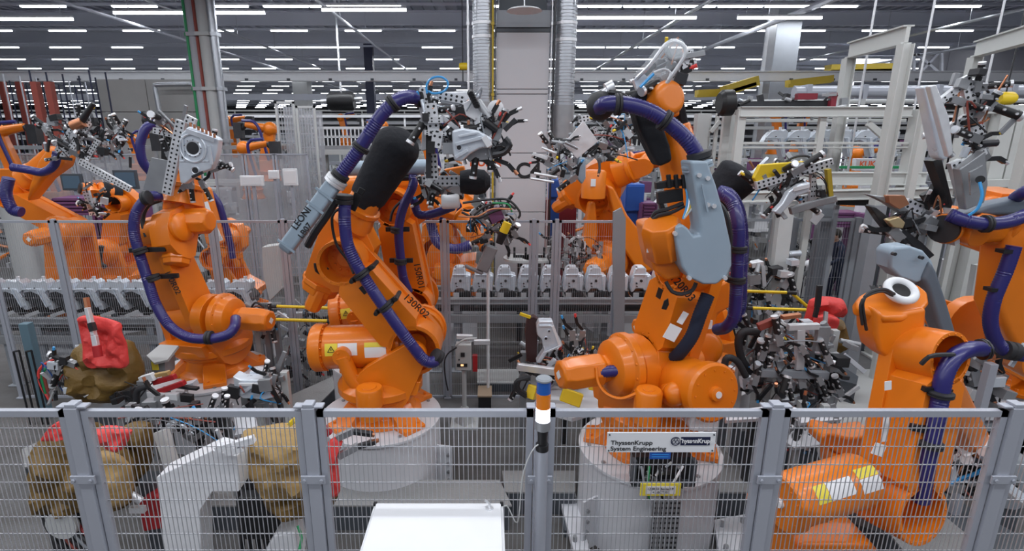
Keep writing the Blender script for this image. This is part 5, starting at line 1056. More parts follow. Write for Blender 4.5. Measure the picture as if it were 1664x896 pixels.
# smoky welding screens farther back
for i, (xa, xb, lab) in enumerate(((-20, 120, 'at the left edge'), (122, 236, 'behind the left robot'), (345, 395, 'right of the left robot'), (397, 445, 'in front of the small far robot'), (447, 500, 'beside the tall mesh tower'))):
    Y = 12.2; a = at(xa, 251, Y); b = at(xb, 251, Y); t = thing('welding_screen', 'smoky transparent welding screen '+lab, 'screen', ((a.x+b.x)/2, Y, 0))
    q = M(); q.box(((a.x+b.x)/2, Y, (a.z+.5)/2), (b.x-a.x-.04, .02, a.z-.5)); q.build('pane', PLEXI, t)
    q = M(); q.box(((a.x+b.x)/2, Y, a.z), (b.x-a.x, .05, .03))
    for x in (a.x+.02, b.x-.02): q.box((x, Y, a.z/2), (.04, .05, a.z))
    q.build('frame', FENCE, t)
# ================================================================== far hall
cwl = thing('concrete_partition', 'grey concrete panel wall at the left behind the robots', 'wall', (xat(250, 18, 2), 18, 0))
xa = xat(175, 18, 3); xb = xat(330, 18, 3); zt = at(250, 128, 18).z
zz = [0, at(250, 262, 18).z, at(250, 182, 18).z, zt]
for j in range(3):
    for i in range(2):
        w = (xb-xa)/2; q = M(); q.box((xa+w*(i+.5), 18.2, (zz[j]+zz[j+1])/2), (w-.02, .3, zz[j+1]-zz[j]-.02)); q.build('concrete_panel', CONC, cwl, bevel=.01)
dt = thing('air_duct', 'thin zinc duct bent in front of the concrete wall', 'duct', at(262, 140, 17.6)); q = M(); q.tube(spline([at(265, 215, 17.6), at(257, 170, 17.6), at(252, 142, 17.6), at(258, 138, 17.6), at(312, 137, 17.6)], .1), .07, 12); q.cyl(at(265, 215, 17.6), (at(265, 215, 17.6).x, 17.6, 0), .07, n=12); q.build('pipe', PIPE, dt)
for (px, r_, m_, lb) in ((316, .05, GREEN, 'green'), (325, .12, LWALL, 'pale wide'), (331, .07, RUST, 'oxide red'), (344, .17, LGREYP, 'thick pale'), (358, .12, PIPE, 'zinc')):
    x = xat(px, 17, 5); q = M(); q.cyl((x, 17, 0), (x, 17, 8.95), r_, n=12); 
    for z in (3.5, 5, 6.5): q.box((x, 17, z), (r_*2.4, r_*2.4, .1))
    tag(q.build('riser_pipe', m_), lb+' riser pipe at the right end of the concrete wall', 'pipe')
for (px, lb) in ((18, 'leftmost'), (45, 'second from left'), (70, 'third from left'), (92, 'rightmost')):
    Y = 15 if px > 60 else 19; x = xat(px, Y, 4); q = M(); zt_ = at(px, 133, Y).z; q.box((x, Y, zt_/2), (.16, .16, zt_)); q.box((x, Y, .02), (.4, .4, .04)); tag(q.build('red_mast', RUST), lb+' of the four oxide red masts at the far left', 'mast')
for i in range(26):
    px = -30+i*8.6; Y = 15.8+(i*37 % 11)*.5; x = xat(px, Y, 4); q = M(); q.cyl((x, Y, 0), (x, Y, 5.4), .022, n=6); o = q.build('hanging_rod', NAVYSIGN if i % 3 else GIRD); tag(o, 'thin dark rod, %s from the left among the red masts' % nth(i+1), 'rod', 'thin dark rods among the red masts')
rng = random.Random(11)
PAL = [LGREYP, GREYP, CREAM, ALUD, WHITE, FENCE, DGREYP, PURPLE, LGREYP, WHITE, GREYP, STEEL]
def far_machine(label, x, Y, w, h, seed, pal=PAL):
    r = random.Random(seed); t = thing('production_cell', label, 'machine', (x, Y, 0)); q = M()
    for i in (-1, 1):
        for j in (-1, 1): q.box((x+i*w/2, Y+j*.5, h/2), (.08, .08, h))
    for z in (h, h*.66, h*.33): q.box((x, Y-.5, z), (w, .06, .08)); q.box((x, Y+.5, z), (w, .06, .08))
    q.build('frame', r.choice([CREAM, LGREYP, FENCE, WHITE]), t)
    for k in range(9):
        s = V((r.uniform(.12, .5)*w*.6, r.uniform(.2, .6), r.uniform(.12, .4)*h*.6)); p = V((x+r.uniform(-.4, .4)*w, Y+r.uniform(-.4, .3), r.uniform(s.z/2, h*.95))); q = M(); q.box(p, s); q.build('panel_box', r.choice(pal), t)
    for k in range(8):
        p = V((x+r.uniform(-.45, .45)*w, Y-.52, r.uniform(.2, h))); d = V((r.uniform(-1, 1), 0, r.uniform(-1, 1)))*r.uniform(.2, .8); q = M(); q.cyl(p, p+d, r.uniform(.015, .05), n=6); q.build('tube', r.choice([ALU, DSTEEL, DSTEEL, STEEL, BLACK, COPPER, ORANGE]), t)
    for k in range(3):
        z = r.uniform(.3, h); q = M(); q.box((x, Y-.55, z), (w*r.uniform(.5, 1), .03, .04)); q.build('rail', r.choice([ALU, WHITE, ALUD]), t)
    q = M()
    for k in range(26): q.box((x+r.uniform(-.5, .5)*w, Y-.5+r.uniform(-.1, .3), r.uniform(.3, h)), (r.uniform(.03, .16), .1, r.uniform(.03, .14)))
    o = q.build('small_fittings', r.choice([DSTEEL, ALU, STEEL, BLACK]), t); o['kind'] = 'stuff'
    return t
side_w = ['left of the concrete wall', 'between concrete wall and column', 'left of the column', 'right of the column', 'behind the pale gantry', 'at the far right']
n = 0
def cell_label(px, row, k): return 'grey framed machine cell %s, %s row back, %s in it' % (side_w[0 if px < 175 else 1 if px < 560 else 2 if px < 800 else 3 if px < 1150 else 4 if px < 1450 else 5], ordn[row], 'unit '+ordn[k % 11].replace('nearest', 'first'))
for row, (Y, h, n_) in enumerate(((13.5, 2.7, 11), (17, 3.0, 12), (21, 3.2, 13), (27, 3.4, 14), (36, 3.6, 16), (50, 3.8, 18))):
    for k in range(n_):
        px = -40+(k+.5)*1760/n_+rng.uniform(-6, 6)*(1 if row > 2 else 3); x = xat(px, Y, 1.5)
        if row == 0 and (740 < px < 900 or 1270 < px < 1440): continue
        if row in (0, 1) and 480 < px < 660: continue
        far_machine(cell_label(px, row, k), x, Y, (Y*cp+.5)*1760/n_/FPX*.62, h*rng.uniform(.75, 1.08), 100+row*40+k)
# long overhead rails and trays between the far cells
for k, (Y, z, m_) in enumerate(((15, 3.35, ALUD), (19, 3.9, LGREYP), (23, 4.4, WHITE), (24, 3.6, ALUD), (30, 4.7, LGREYP), (33, 4.3, WHITE), (40, 5.3, LGREYP), (46, 4.6, WHITE), (55, 5.6, LGREYP), (60, 5.0, ALUD))):
    q = M(); q.box((0, Y, z), (Y*2.2, .15, .10))
    for i in range(-14, 15): q.box((i*Y*.075, Y, z/2), (.07, .07, z)); 
    tag(q.build('tray_and_gap_strip', m_), 'long %s overhead tray on thin posts, %s from the front' % ('white' if m_ is WHITE else 'pale' if m_ is LGREYP else 'dull', ordn[k].replace('nearest', 'first')), 'cable tray')
# simplified far robots still with their own parts
def far_robot(lab, px, py, Y, s, flip=1, seed=0):
    b = at(px, py, Y); s = s*.62; t = thing('industrial_robot', lab, 'robot', (b.x, Y, b.z-.9*s)); B = V((b.x, Y, b.z-.9*s)); fx_ = flip
    q = M(); q.lathe(B, (0, 0, 1), [(.4*s, 0), (.3*s, .2*s), (.36*s, .35*s)], 16); q.box(B+V((0, 0, .5*s)), (.5*s, .5*s, .4*s)); q.build('base', ORANGE, t, bevel=.03)
    J = B+V((.1*s*fx_, 0, .7*s)); K = J+V((-.25*s*fx_, 0, 1.0*s)); W = K+V((.8*s*fx_, 0, .15*s))
    q = M(); q.prism(J, (K-J).normalized(), V((0, -1, 0)).cross((K-J).normalized()), V((0, -1, 0)), hull((0, 0), .2*s, ((K-J).length, 0), .17*s, 8), .22*s); q.build('lower_arm', ORANGE, t, bevel=.02)
    q = M(); q.ball(K, .24*s, 12); q.cyl(K, W, .16*s, .10*s, 10); q.build('forearm', ORANGE, t); q = M(); q.cyl(W, W+V((.15*s*fx_, 0, -.1)), .09*s, n=10); q.box(W+V((.25*s*fx_, 0, -.15)), (.2, .2, .4)); q.build('tool', DSTEEL, t)
    q = M(); q.lathe(V((B.x, B.y, 0)), (0, 0, 1), [(.45*s, 0), (.45*s, B.z)], 20); q.build('plinth', LGREYP, t)
    hose([J+V((.2*s, -.2, 0)), K+V((.3*s*fx_, -.25, .1)), W+V((0, -.2, .1))], .05*s, t, ribs=0, step=.1, n=8)
for i, (px, py, Y, s, fl, lb) in enumerate(((436, 250, 14.5, 1.25, -1, 'in front of the tall mesh tower'), (15, 262, 11.8, 1.2, 1, 'cut by the left edge above the big left robot'), (408, 280, 12.8, 1.1, 1, 'seen through the smoky screen'), (225, 258, 13, .9, 1, 'behind the left robot, small'), (380, 225, 20, 1.2, 1, 'far off right of the pipes'), (620, 232, 24, 1.4, -1, 'far off above the railing'), (1262, 218, 19, 1.2, 1, 'behind the pale gantry at left'), (1300, 216, 20, 1.2, -1, 'behind the pale gantry in the middle'), (1390, 290, 13.4, 1.2, 1, 'beside the second maker plate'), (1612, 275, 13.2, 1.1, -1, 'behind the right posts'), (700, 262, 12.5, 1.2, 1, 'just left of the column'), (1010, 300, 12.8, 1.1, 1, 'right of the column behind'), (90, 300, 13, 1.2, 1, 'behind the far left arm'), (560, 215, 30, 1.5, 1, 'tiny, left of the dark post'))):
    far_robot('far orange robot '+lb, px, py, Y, s, fl)
q = M(); plate(q, [(1392, 258), (1428, 258), (1426, 278), (1390, 278)], 12.3, .15); q.box((at(1410, 270, 12.4).x, 12.4, at(1410, 276, 12.4).z/2), (.2, .12, at(1410, 276, 12.4).z)); kb2 = q.build('machine_cover', WHITE, bevel=.01); tag(kb2, 'white cover with orange KUKA lettering behind the pale gantry', 'machine')
text_mesh('lettering', 'KUKA', KUKAINK, at(1396, 271, 12.1), (1, 0, 0), (0, 0, 1), .17, kb2, offset=.005)
# railing platform centre left
pf = thing('railed_platform', 'pale raised platform with a railing of thin bars left of the column', 'platform', (xat(560, 16, 2), 16, 0))
xa = xat(512, 16, 2.5); xb = xat(650, 16, 2.5); zA = at(560, 238, 16).z; zB = at(560, 208, 16).z
q = M(); q.box(((xa+xb)/2, 16.5, zA-.12), (xb-xa, 1.2, .22)); q.build('deck', LGREYP, pf); q = M(); q.box(((xa+xb)/2, 16, zB), (xb-xa, .05, .05)); q.box(((xa+xb)/2, 16, (zA+zB)/2), (xb-xa, .03, .03)); q.build('handrail', WHITE, pf)
nb = 22
for i in range(nb+1): x = xa+(xb-xa)*i/nb; q = M(); q.box((x, 16, (zA+zB)/2), (.03, .03, zB-zA)); q.build('baluster', WHITE, pf)
for x in (xa+.2, (xa+xb)/2, xb-.2): q = M(); q.box((x, 16.5, (zA-.2)/2), (.14, .14, zA-.2)); q.build('post', LGREYP, pf)
# tall mesh towers
for (xa_, xb_, yt_, Y, lb) in ((446, 478, 165, 13.2, 'left'), (480, 512, 172, 13.0, 'right')):
    a = at(xa_, yt_, Y); b = at(xb_, yt_, Y); t = thing('mesh_tower', 'tall grey mesh tower %s of the two left of the railed platform' % lb, 'screen', ((a.x+b.x)/2, Y, 0)); W = b.x-a.x; H = a.z
    fr_ = frame_m(W, H, .05); fr_.v = [v+V((a.x, Y, 0)) for v in fr_.v]; fr_.build('frame', LGREYP, t); ms = mesh_panel(W, H, .06, .3, .012); ms.v = [v+V((a.x, Y, 0)) for v in ms.v]; o = ms.build('wire_mesh', WIRE, t, smooth=False); o['kind'] = 'stuff'
    q = M(); q.box(((a.x+b.x)/2, Y+.5, H/2), (W, .03, H-.2)); q.build('smoky_pane', PLEXI, t)
for i, (px, py, w, h, m1, m2, lb) in enumerate(((205, 292, .5, .4, DGREYP, SCREEN, 'beside the far left robot'), (118, 296, .45, .35, DGREYP, SCREEN, 'behind the far left tool'), (472, 288, .3, .35, WHITE, PAPER, 'on the tall mesh tower'), (445, 284, .22, .18, PAPER, WHITE, 'left of the tower panel'), (410, 294, .5, .22, PAPER, WHITE, 'on the smoky screen'))):
    p = at(px, py, 11.6); t = thing('operator_terminal', 'small rectangular panel '+lb, 'control panel', (p.x, p.y, 0)); q = M(); q.box(p, (w, .06, h)); q.build('housing', m1, t, bevel=.01); q = M(); q.box(p+V((0, -.035, 0)), (w*.8, .01, h*.75)); q.build('face', m2, t); q = M(); q.box((p.x, p.y+.05, (p.z)/2), (.06, .05, p.z)); q.build('stand', FENCE, t)
# purple racks
for i, (xa_, xb_, ya, yb, Y) in enumerate(((100, 165, 322, 345, 11), (168, 235, 316, 350, 11), (1335, 1385, 345, 365, 12.5), (1402, 1450, 350, 385, 12), (1040, 1060, 330, 350, 12))):
    a = at(xa_, ya, Y); b = at(xb_, yb, Y); t = thing('purple_rack', 'purple slatted rack '+['at the far left, left one', 'at the far left, right one', 'behind the standing worker', 'right of the standing worker', 'behind the shielded robot'][i], 'rack', ((a.x+b.x)/2, Y, 0))
    for k in range(5): q = M(); q.box(((a.x+b.x)/2, Y, a.z+(b.z-a.z)*k/4), (b.x-a.x, .5, .05)); q.build('slat', PURPLE, t)
    for x in (a.x, b.x): q = M(); q.box((x, Y, a.z/2), (.05, .5, a.z)); q.build('post', PURPLE, t)
# red and blue boxes beside the column
for (px0, px1, y0, y1, Y, m_, lb) in ((885, 935, 325, 388, 11.4, DRED, 'dark red cabinet right of the column base'), (893, 912, 292, 322, 11.3, BLUEP, 'blue box on the dark red cabinet'), (1018, 1045, 300, 345, 12, BLUEP, 'blue panel behind the shielded robot'), (1122, 1134, 205, 240, 10, RUST, 'narrow red box left of the pale gantry')):
    a = at(px0, y0, Y); b = at(px1, y1, Y); q = M(); q.box(((a.x+b.x)/2, Y+.25, (a.z+b.z)/2), (b.x-a.x, .5, a.z-b.z)); q.box(((a.x+b.x)/2, Y+.25, b.z/2), ((b.x-a.x)*.8, .4, b.z)); q.box(((a.x+b.x)/2, Y-.02, (a.z+b.z)/2), ((b.x-a.x)*.9, .03, (a.z-b.z)*.9)); tag(q.build('storage_box', m_, bevel=.01), lb, 'box')
# far dark posts
for (px, Y, w, m_, lb) in ((604, 31.5, .45, NAVYSIGN, 'dark blue steel post far off left of the column'), (495, 43, 1.1, LGREYP, 'pale square post far off above the mesh tower'), (1258, 22, .9, GREYP, 'pale post behind the gantry left end'), (1275, 22.9, .22, ALUD, 'zinc pipe beside the pale post'), (1240, 21.2, .25, ALUD, 'zinc pipe left of the pale post')):
    x = xat(px, Y, 5); q = M(); q.box((x, Y, 4.45), (w, w, 8.9)); q.box((x, Y, .1), (w*1.3, w*1.3, .2)); tag(q.build('steel_post', m_), lb, 'post')
hp_ = thing('hanging_heater', 'black round unit hanging from the roof left of the column', 'heater', at(555, 165, 22)); p = at(555, 165, 22); q = M(); q.lathe(p+V((-.5, 0, 0)), (1, 0, 0), [(.3, 0), (.35, .1), (.35, .9), (.3, 1)], 16); q.build('body', BLACK, hp_); q = M(); q.cyl(p, (p.x, p.y, 9), .04, n=6); q.cyl(p+V((-.8, 0, 0)), p+V((.8, 0, .1)), .08, n=8); q.build('rod', ALU, hp_)
# yellow crane parts
for (a_, b_, Y, w, lb) in (((1132, 152), (1178, 150), 19, .35, 'short yellow crane beam low'), ((1176, 148), (1228, 132), 18, .5, 'slanted yellow crane beam left of the pale post'), ((1280, 136), (1350, 128), 19, .35, 'yellow crane beam right of the pale post'), ((1345, 112), (1450, 110), 24, .5, 'far yellow crane beam under the roof')):
    q = M(); q.bar(at(*a_, Y), at(*b_, Y), w, w*.6, up=(0, 0, 1)); q.bar(at(a_[0], a_[1]+4, Y-.2), at(b_[0], b_[1]+4, Y-.2), .1, .1); tag(q.build('crane_beam', OCHRE), lb, 'crane')
for (px, py, Y) in ((752, 108, 16), (1633, 160, 9)): p = at(px, py, Y); t = thing('chain_hoist', 'small yellow hoist '+('left of the zinc duct' if px < 800 else 'above the right posts'), 'hoist', p); q = M(); q.lathe(p+V((-.1, 0, 0)), (1, 0, 0), [(.08, 0), (.1, .05), (.1, .2), (.07, .25)], 12); q.build('motor', YELLOW, t); q = M(); q.cyl(p, p+V((0, 0, 9-p.z)), .012, n=5); q.cyl(p, p-V((0, 0, .4)), .02, n=5); q.build('chain', DSTEEL, t)
# light wall and glazing at the upper right
q = M(); a = at(1500, 82, 30); b = at(1700, 122, 30); q.box(((a.x+b.x)/2, 30, (a.z+b.z)/2), (b.x-a.x, .2, a.z-b.z)); 
for x in (0.2, .5, .8): q.box((a.x+(b.x-a.x)*x, 29.88, (a.z+b.z)/2), (.04, .05, a.z-b.z))
tag(q.build('wall_cladding', LWALL), 'pale cladding wall at the upper right below the roof', 'wall')
q = M(); a = at(1395, 95, 34); b = at(1470, 112, 34); q.box(((a.x+b.x)/2, 34, (a.z+b.z)/2), (b.x-a.x, .2, a.z-b.z)); q.box((a.x, 34.3, a.z/2), (.2, .2, a.z)); tag(q.build('skylight_band', mat('skylight', (.85, .9, 1), .5, emit=1.4)), 'bright band of window light at the far upper right', 'window')
tx = thing('roof_truss', 'dark lattice truss at the upper right', 'truss', at(1505, 100, 26))
for (a_, b_) in (((1480, 90), (1530, 85)), ((1480, 118), (1530, 118)), ((1490, 88), (1525, 118)), ((1525, 86), (1495, 118)), ((1530, 85), (1530, 118)), ((1485, 88), (1485, 118)), ((1455, 120), (1470, 90)), ((1440, 118), (1455, 92))): q = M(); q.bar(at(*a_, 26), at(*b_, 26), .10, .10); q.build('strut', GIRD, tx)
# ================================================================== pale gantry at the right
def pbar(m, x0, y0, x1, y1, Y0, Y1, w, h, up=(0, 0, 1)): m.bar(at(x0, y0, Y0), at(x1, y1, Y1), w, h, up=up)
GY = 8.7
gt = thing('steel_gantry', 'large pale grey steel gantry at the right, behind the yellow topped gripper', 'gantry', (xat(1320, GY, 1), GY, 0))
def gb(name, x0, y0, x1, y1, Y0, Y1, w, h, m_=CREAM, up=(0, 0, 1), lip=False):
    q = M(); pbar(q, x0, y0, x1, y1, Y0, Y1, w, h, up)
    if lip:
        for s_ in (-1, 1): a = at(x0, y0, Y0)+V((0, -w*.5, s_*h*.45)); b = at(x1, y1, Y1)+V((0, -w*.5, s_*h*.45)); q.bar(a, b, w*.5, h*.12)
    return q.build(name, m_, gt, bevel=.006, seg=1)
gb('top_beam', 1200, 182, 1478, 182, GY, GY, .12, .15, lip=True); gb('top_beam', 1185, 176, 1205, 182, GY+1.4, GY, .1, .12); gb('top_beam', 1180, 196, 1470, 196, GY+1.4, GY+1.4, .1, .06)
gb('mid_rail', 1200, 233, 1500, 233, GY, GY, .05, .04); gb('mid_rail', 1200, 240, 1500, 240, GY, GY, .05, .025)
gb('bottom_beam', 1212, 290, 1500, 290, GY, GY, .14, .2, lip=True); gb('lower_beam', 1200, 320, 1540, 312, GY-.2, GY-.2, .2, .15, lip=True); gb('lower_beam', 1540, 300, 1700, 296, GY-.2, GY-.2, .14, .12)
def vpost(px, py, Y, ztop, w, m_=CREAM, name='post', par=None, zb=0):
    p = at(px, py, Y); q = M(); q.box((p.x, Y, (ztop+zb)/2), (w, w*.8, ztop-zb)); q.box((p.x, Y, zb+.02), (w*1.6, w*1.6, .04)); return q.build(name, m_, par or gt, bevel=.006, seg=1)
zg = at(1300, 178, GY).z
for (px, w) in ((1204, .13), (1337, .10), (1496, .24)): vpost(px, 190, GY, zg, w)
for (px, w, Y) in ((1180, .12, GY+.6), (1190, .1, GY+1.2), (1150, .1, GY+1.4), (1140, .22, GY+1.2), (1165, .06, GY+1.1)): vpost(px, 200, Y, zg-.02, w, CREAM if w < .2 else LGREYP)
gb('brace', 1410, 200, 1435, 222, GY, GY, .06, .09); gb('brace', 1170, 196, 1155, 215, GY+1, GY+1, .05, .06)
for (px, w, Y) in ((1500, .10, GY-1), (1560, .16, GY), (1600, .22, GY+.2), (1628, .24, GY), (1655, .2, GY), (1590, .08, GY)): vpost(px, 200, Y, at(px, 178 if px > 1550 else 150, Y).z, w)
gb('top_beam', 1560, 180, 1700, 176, GY, GY, .1, .12); gb('mid_rail', 1560, 238, 1700, 238, GY, GY, .05, .04); gb('mid_rail', 1560, 262, 1700, 262, GY, GY, .05, .03)
gb('lower_post', 1278, 330, 1240, 640, GY-.25, GY-.45, .22, .12, LGREYP); 
for (px, w, m_) in ((1250, .06, LGREYP), (1346, .07, GREYP), (1400, .1, DGREYP), (1425, .09, DGREYP), (1408, .04, DGREYP), (1302, .05, GREYP)): vpost(px, 420, GY+.15, at(px, 335, GY).z, w, m_, 'lower_post')
gb('black_beam', 1360, 328, 1530, 332, GY-.1, GY-.1, .06, .1, BLACK); gb('green_strip', 1345, 272, 1470, 272, GY+3, GY+3, .04, .06, GREEN)
gb('white_gusset', 1318, 362, 1332, 345, GY, GY, .1, .14, WHITE)
# portal frames above
for i, (x0, y0, x1, y1, z) in enumerate(((1382, 82, 1475, 56, 5.0), (1588, 80, 1720, 42, 5.0))):
    t = thing('portal_frame', 'tall pale portal frame '+('behind the gantry' if i == 0 else 'at the upper right corner'), 'frame', (0, 0, 0)); A = atz(x0, y0, z); B = atz(x1, y1, z); t.location = (A.x, A.y, 0)
    q = M(); q.bar(A, B, .05, .22); q.bar(A+V((0, 0, .11)), B+V((0, 0, .11)), .14, .02); q.bar(A-V((0, 0, .11)), B-V((0, 0, .11)), .14, .02); q.build('beam', CREAM, t)
    for P in (A, B): q = M(); q.box((P.x, P.y, (z-.12)/2), (.14, .03, z-.12)); q.box((P.x-.07, P.y, (z-.12)/2), (.015, .14, z-.12)); q.box((P.x+.07, P.y, (z-.12)/2), (.015, .14, z-.12)); q.build('post', CREAM, t)
    for P in (A, B): q = M(); q.box((P.x, P.y, 1.35), (.18, .18, 2.7)); q.build('lower_post', GREYP, t)
for (px, py, px2) in ((1423, 5, 1408), (1629, 18, 1600), (1508, 60, 1495)):
    p = at(px, py, 9.5); q = M(); q.cyl((p.x, p.y, 2.8), (p.x, p.y, 9), .018, n=6); tag(q.build('drop_rod', ALU), 'thin bright rod hanging from the roof '+{1423: 'left of the first portal post', 1629: 'at the upper right', 1508: 'right of the first portal post'}[px], 'rod')
# long horizontal pipes across the right
for (y, Y, r_, m_, xa_, lb) in ((150, 10.5, .10, FENCE, 1290, 'thick grey pipe crossing the right side behind the portal'), (166, 10.3, .04, LGREYP, 1160, 'thin pale pipe just above the gantry top beam'), (142, 10.7, .03, GREYP, 1290, 'thin grey pipe above the thick one')):
    q = M(); q.cyl(at(xa_, y, Y), at(1720, y-2, Y), r_, n=12)
    for x in (1310, 1400, 1520, 1640): q.box(at(x, y, Y), (.08, r_*2.4, r_*2.6))
    tag(q.build('cross_pipe', m_), lb, 'pipe')
t = thing('dark_drive_unit', 'black drive unit with hose on top of the gantry left end', 'machine', at(1180, 168, 8.9)); q = M(); q.lathe(at(1168, 168, 8.9), (1, 0, .05), [(.15, 0), (.2, .05), (.2, .2), (.1, .25)], 16); q.build('drum', BLACK, t); q = M(); q.bar(at(1185, 172, 8.9), at(1350, 170, 8.9), .12, .12); q.build('rail', DSTEEL, t); blocks(t, at(1270, 162, 8.9), (1.0, .1, .1), 22, random.Random(3)); q = M(); q.box(at(1310, 157, 8.8), (.3, .1, .09)); q.build('red_cover', DRED, t); q = M(); q.box(at(1352, 165, 8.8), (.08, .1, .25)); q.build('red_end', DRED, t)
# parts moved in the gantry
for k in range(6): 
    o_ = dup(first, at(1238+k*36, 222, 9.6), 'dark silver part, %s from the left inside the pale gantry' % nth(k+1), 'parts hanging inside the pale gantry')
# ================================================================== leather covered weld guns
w1 = thing('covered_weld_gun', 'olive leather covered weld gun with a red sheet draped over it', 'weld gun', at(170, 640, 5.2))
pillow('leather_cover', [(128, 560), (170, 548), (205, 560), (228, 590), (232, 615), (215, 630), (200, 650), (150, 648), (124, 625), (122, 590)], 5.2, .30, BROWN, w1, .06, seed=1)
pillow('red_sheet', [(127, 517), (150, 513), (195, 524), (200, 540), (206, 560), (210, 590), (202, 598), (175, 596), (148, 600), (138, 592), (134, 560)], 4.88, .035, RED, w1, .06, seed=2, pw=12, back=.3)
q = M(); q.bar(at(142, 500, 4.8), at(153, 545, 4.75), .035, .05, up=(0, -1, 0)); q.bar(at(153, 545, 4.75), at(160, 580, 4.7), .05, .04, up=(0, -1, 0)); q.build('electrode_arm', ALU, w1, bevel=.006); q = M(); q.cyl(at(157, 562, 4.7), at(160, 580, 4.68), .04, n=10); q.build('red_collar', REDP, w1); q = M(); q.bar(at(140, 484, 4.85), at(145, 512, 4.8), .03, .04, up=(0, -1, 0)); q.build('electrode_tip', COPPER, w1); q = M(); q.bar(at(148, 525, 4.76), at(152, 538, 4.74), .045, .05, up=(0, -1, 0)); q.build('black_sleeve', BLACK, w1)
q = M(); q.box(V((at(165, 640, 5.3).x, 5.4, .4)), (.24, .24, .8)); q.build('stand', DGREYP, w1)
for k, (pts, m_) in enumerate((([(105, 580), (80, 588), (64, 602), (66, 625), (80, 650)], RED), ([(100, 590), (80, 596), (68, 610), (74, 640)], GREEN), ([(62, 612), (70, 630), (78, 655)], RUBBER), ([(70, 605), (76, 630), (84, 652)], RUST))): cable([at(x, y, 5.0) for x, y in pts], .014, w1, m_)
hs = thing('hose_manifold', 'clutter of silver fittings and hoses left of the olive covered weld gun', 'fittings', at(100, 600, 5.0)); r = random.Random(77); blocks(hs, at(105, 608, 5.0), (.16, .1, .2), 16, r, .9); wires(hs, at(100, 620, 5.0), (.2, .1, .2), 8, r, [RED, GREEN, RUBBER, BLUEP, RUST])
for (x, y) in ((95, 600), (115, 590), (118, 615)): clamp(hs, at(x, y, 4.95), (r.uniform(-1, 1), 0, r.uniform(-1, 1)), 1, r)
q = M(); q.box((at(52, 570, 6.6).x, 6.6, at(42, 525, 6.6).z/2), (.12, .1, at(42, 525, 6.6).z)); tag(q.build('blue_grey_post', mat('blue_grey_paint', (.12, .20, .25), .5), bevel=.008), 'blue grey post in front of the left conveyor', 'post')
# tall black frames left
for (px, lb) in ((22, 'left'), (42, 'right')):
    q = M(); a = at(px, 570, 6.4); b = at(px+14, 620, 6.4); q.cyl(at(px, 572, 6.4), (at(px, 572, 6.4).x, 6.4, 0), .012, n=6); q.cyl(at(px+9, 570, 6.4), (at(px+9, 570, 6.4).x, 6.4, 0), .012, n=6); q.cyl(at(px, 572, 6.4), at(px+9, 570, 6.4), .012, n=6); tag(q.build('black_hoop', BLACK), lb+' of two thin black hoops under the left conveyor', 'hoop')
# tooling between w1 and pedestal 1
tb = thing('gun_tooling', 'red and silver tool arms on a white plate beside the left pedestal', 'tooling', at(270, 625, 5.0)); r = random.Random(55)
for (a_, b_, w, m_) in (((250, 622), (285, 612), .05, REDP), ((245, 612), (275, 606), .04, TAN), ((255, 638), (300, 622), .05, REDP), ((225, 640), (290, 645), .07, WHITE), ((288, 628), (322, 632), .03, BLACK), ((230, 618), (250, 612), .08, WHITE)): q = M(); q.bar(at(*a_, 5.0), at(*b_, 4.95), w, .05, up=(0, -1, 0)); q.build('tool_arm', m_, tb, bevel=.006)
q = M(); q.box(at(236, 640, 5.0)+V((0, 0, -.3)), (.08, .08, .9)); q.build('stand', ALUD, tb); blocks(tb, at(250, 650, 5.0), (.4, .15, .12), 20, r); wires(tb, at(215, 640, 4.9), (.2, .1, .1), 6, r, [RUBBER]); hose(px3([(222, 655, 4.8), (224, 635, 4.8), (240, 628, 4.8)]), .03, tb, mtl=RUBBER)
q = M(); plate(q, [(238, 578), (260, 560), (290, 562), (272, 585), (250, 590)], 5.6, .03, nrm=(0, -.4, .9)); q.build('cover_plate', LGREYP, tb); q = M(); plate(q, [(244, 584), (268, 588), (268, 612), (246, 604)], 5.6, .2); sp1 = q.build('side_box', GREYP, tb); q = M(); q.box(at(252, 595, 5.57), (.07, .01, .10)); q.build('sticker', YSTICK, tb)
w2 = thing('covered_weld_gun', 'olive leather covered weld gun with small red flaps at the lower left', 'weld gun', at(140, 850, 3.8))
pillow('leather_cover', [(70, 712), (100, 690), (140, 690), (160, 712), (198, 730), (212, 760), (214, 815), (196, 826), (150, 820), (110, 828), (70, 822), (58, 775)], 3.75, .24, BROWN, w2, .07, seed=4)
pillow('leather_cover', [(160, 735), (190, 738), (210, 760), (212, 815), (185, 824), (165, 800)], 3.55, .10, TAN, w2, .03, seed=6)
pillow('red_flap', [(68, 715), (80, 695), (100, 683), (120, 690), (150, 700), (148, 715), (115, 712), (90, 716)], 3.5, .03, RED, w2, .05, seed=7, pw=10, back=.3)
pillow('red_flap', [(150, 700), (170, 692), (200, 694), (215, 700), (205, 725), (190, 735), (172, 730), (165, 712)], 3.45, .03, RED, w2, .05, seed=8, pw=10, back=.3)
pillow('leather_cover', [(205, 690), (240, 690), (246, 730), (232, 785), (212, 790), (205, 740)], 4.1, .12, BROWN, w2, .05, seed=9)
for k in range(7): cable([at(70+k*8, 822, 3.7), at(72+k*9, 850, 3.65), at(90+k*10, 880, 3.6), at(110+k*12, 905, 3.6)], .012, w2, [RUBBER, BLACK, RUST, RUBBER, GREYP, BLACK, REDP][k])
q = M(); q.box(at(135, 860, 3.9), (.35, .3, .4)); q.build('gun_body', DSTEEL, w2, bevel=.02); q = M(); q.box(V((at(135, 860, 3.9).x, 3.95, .5)), (.16, .16, 1.0)); q.build('stand', DGREYP, w2)
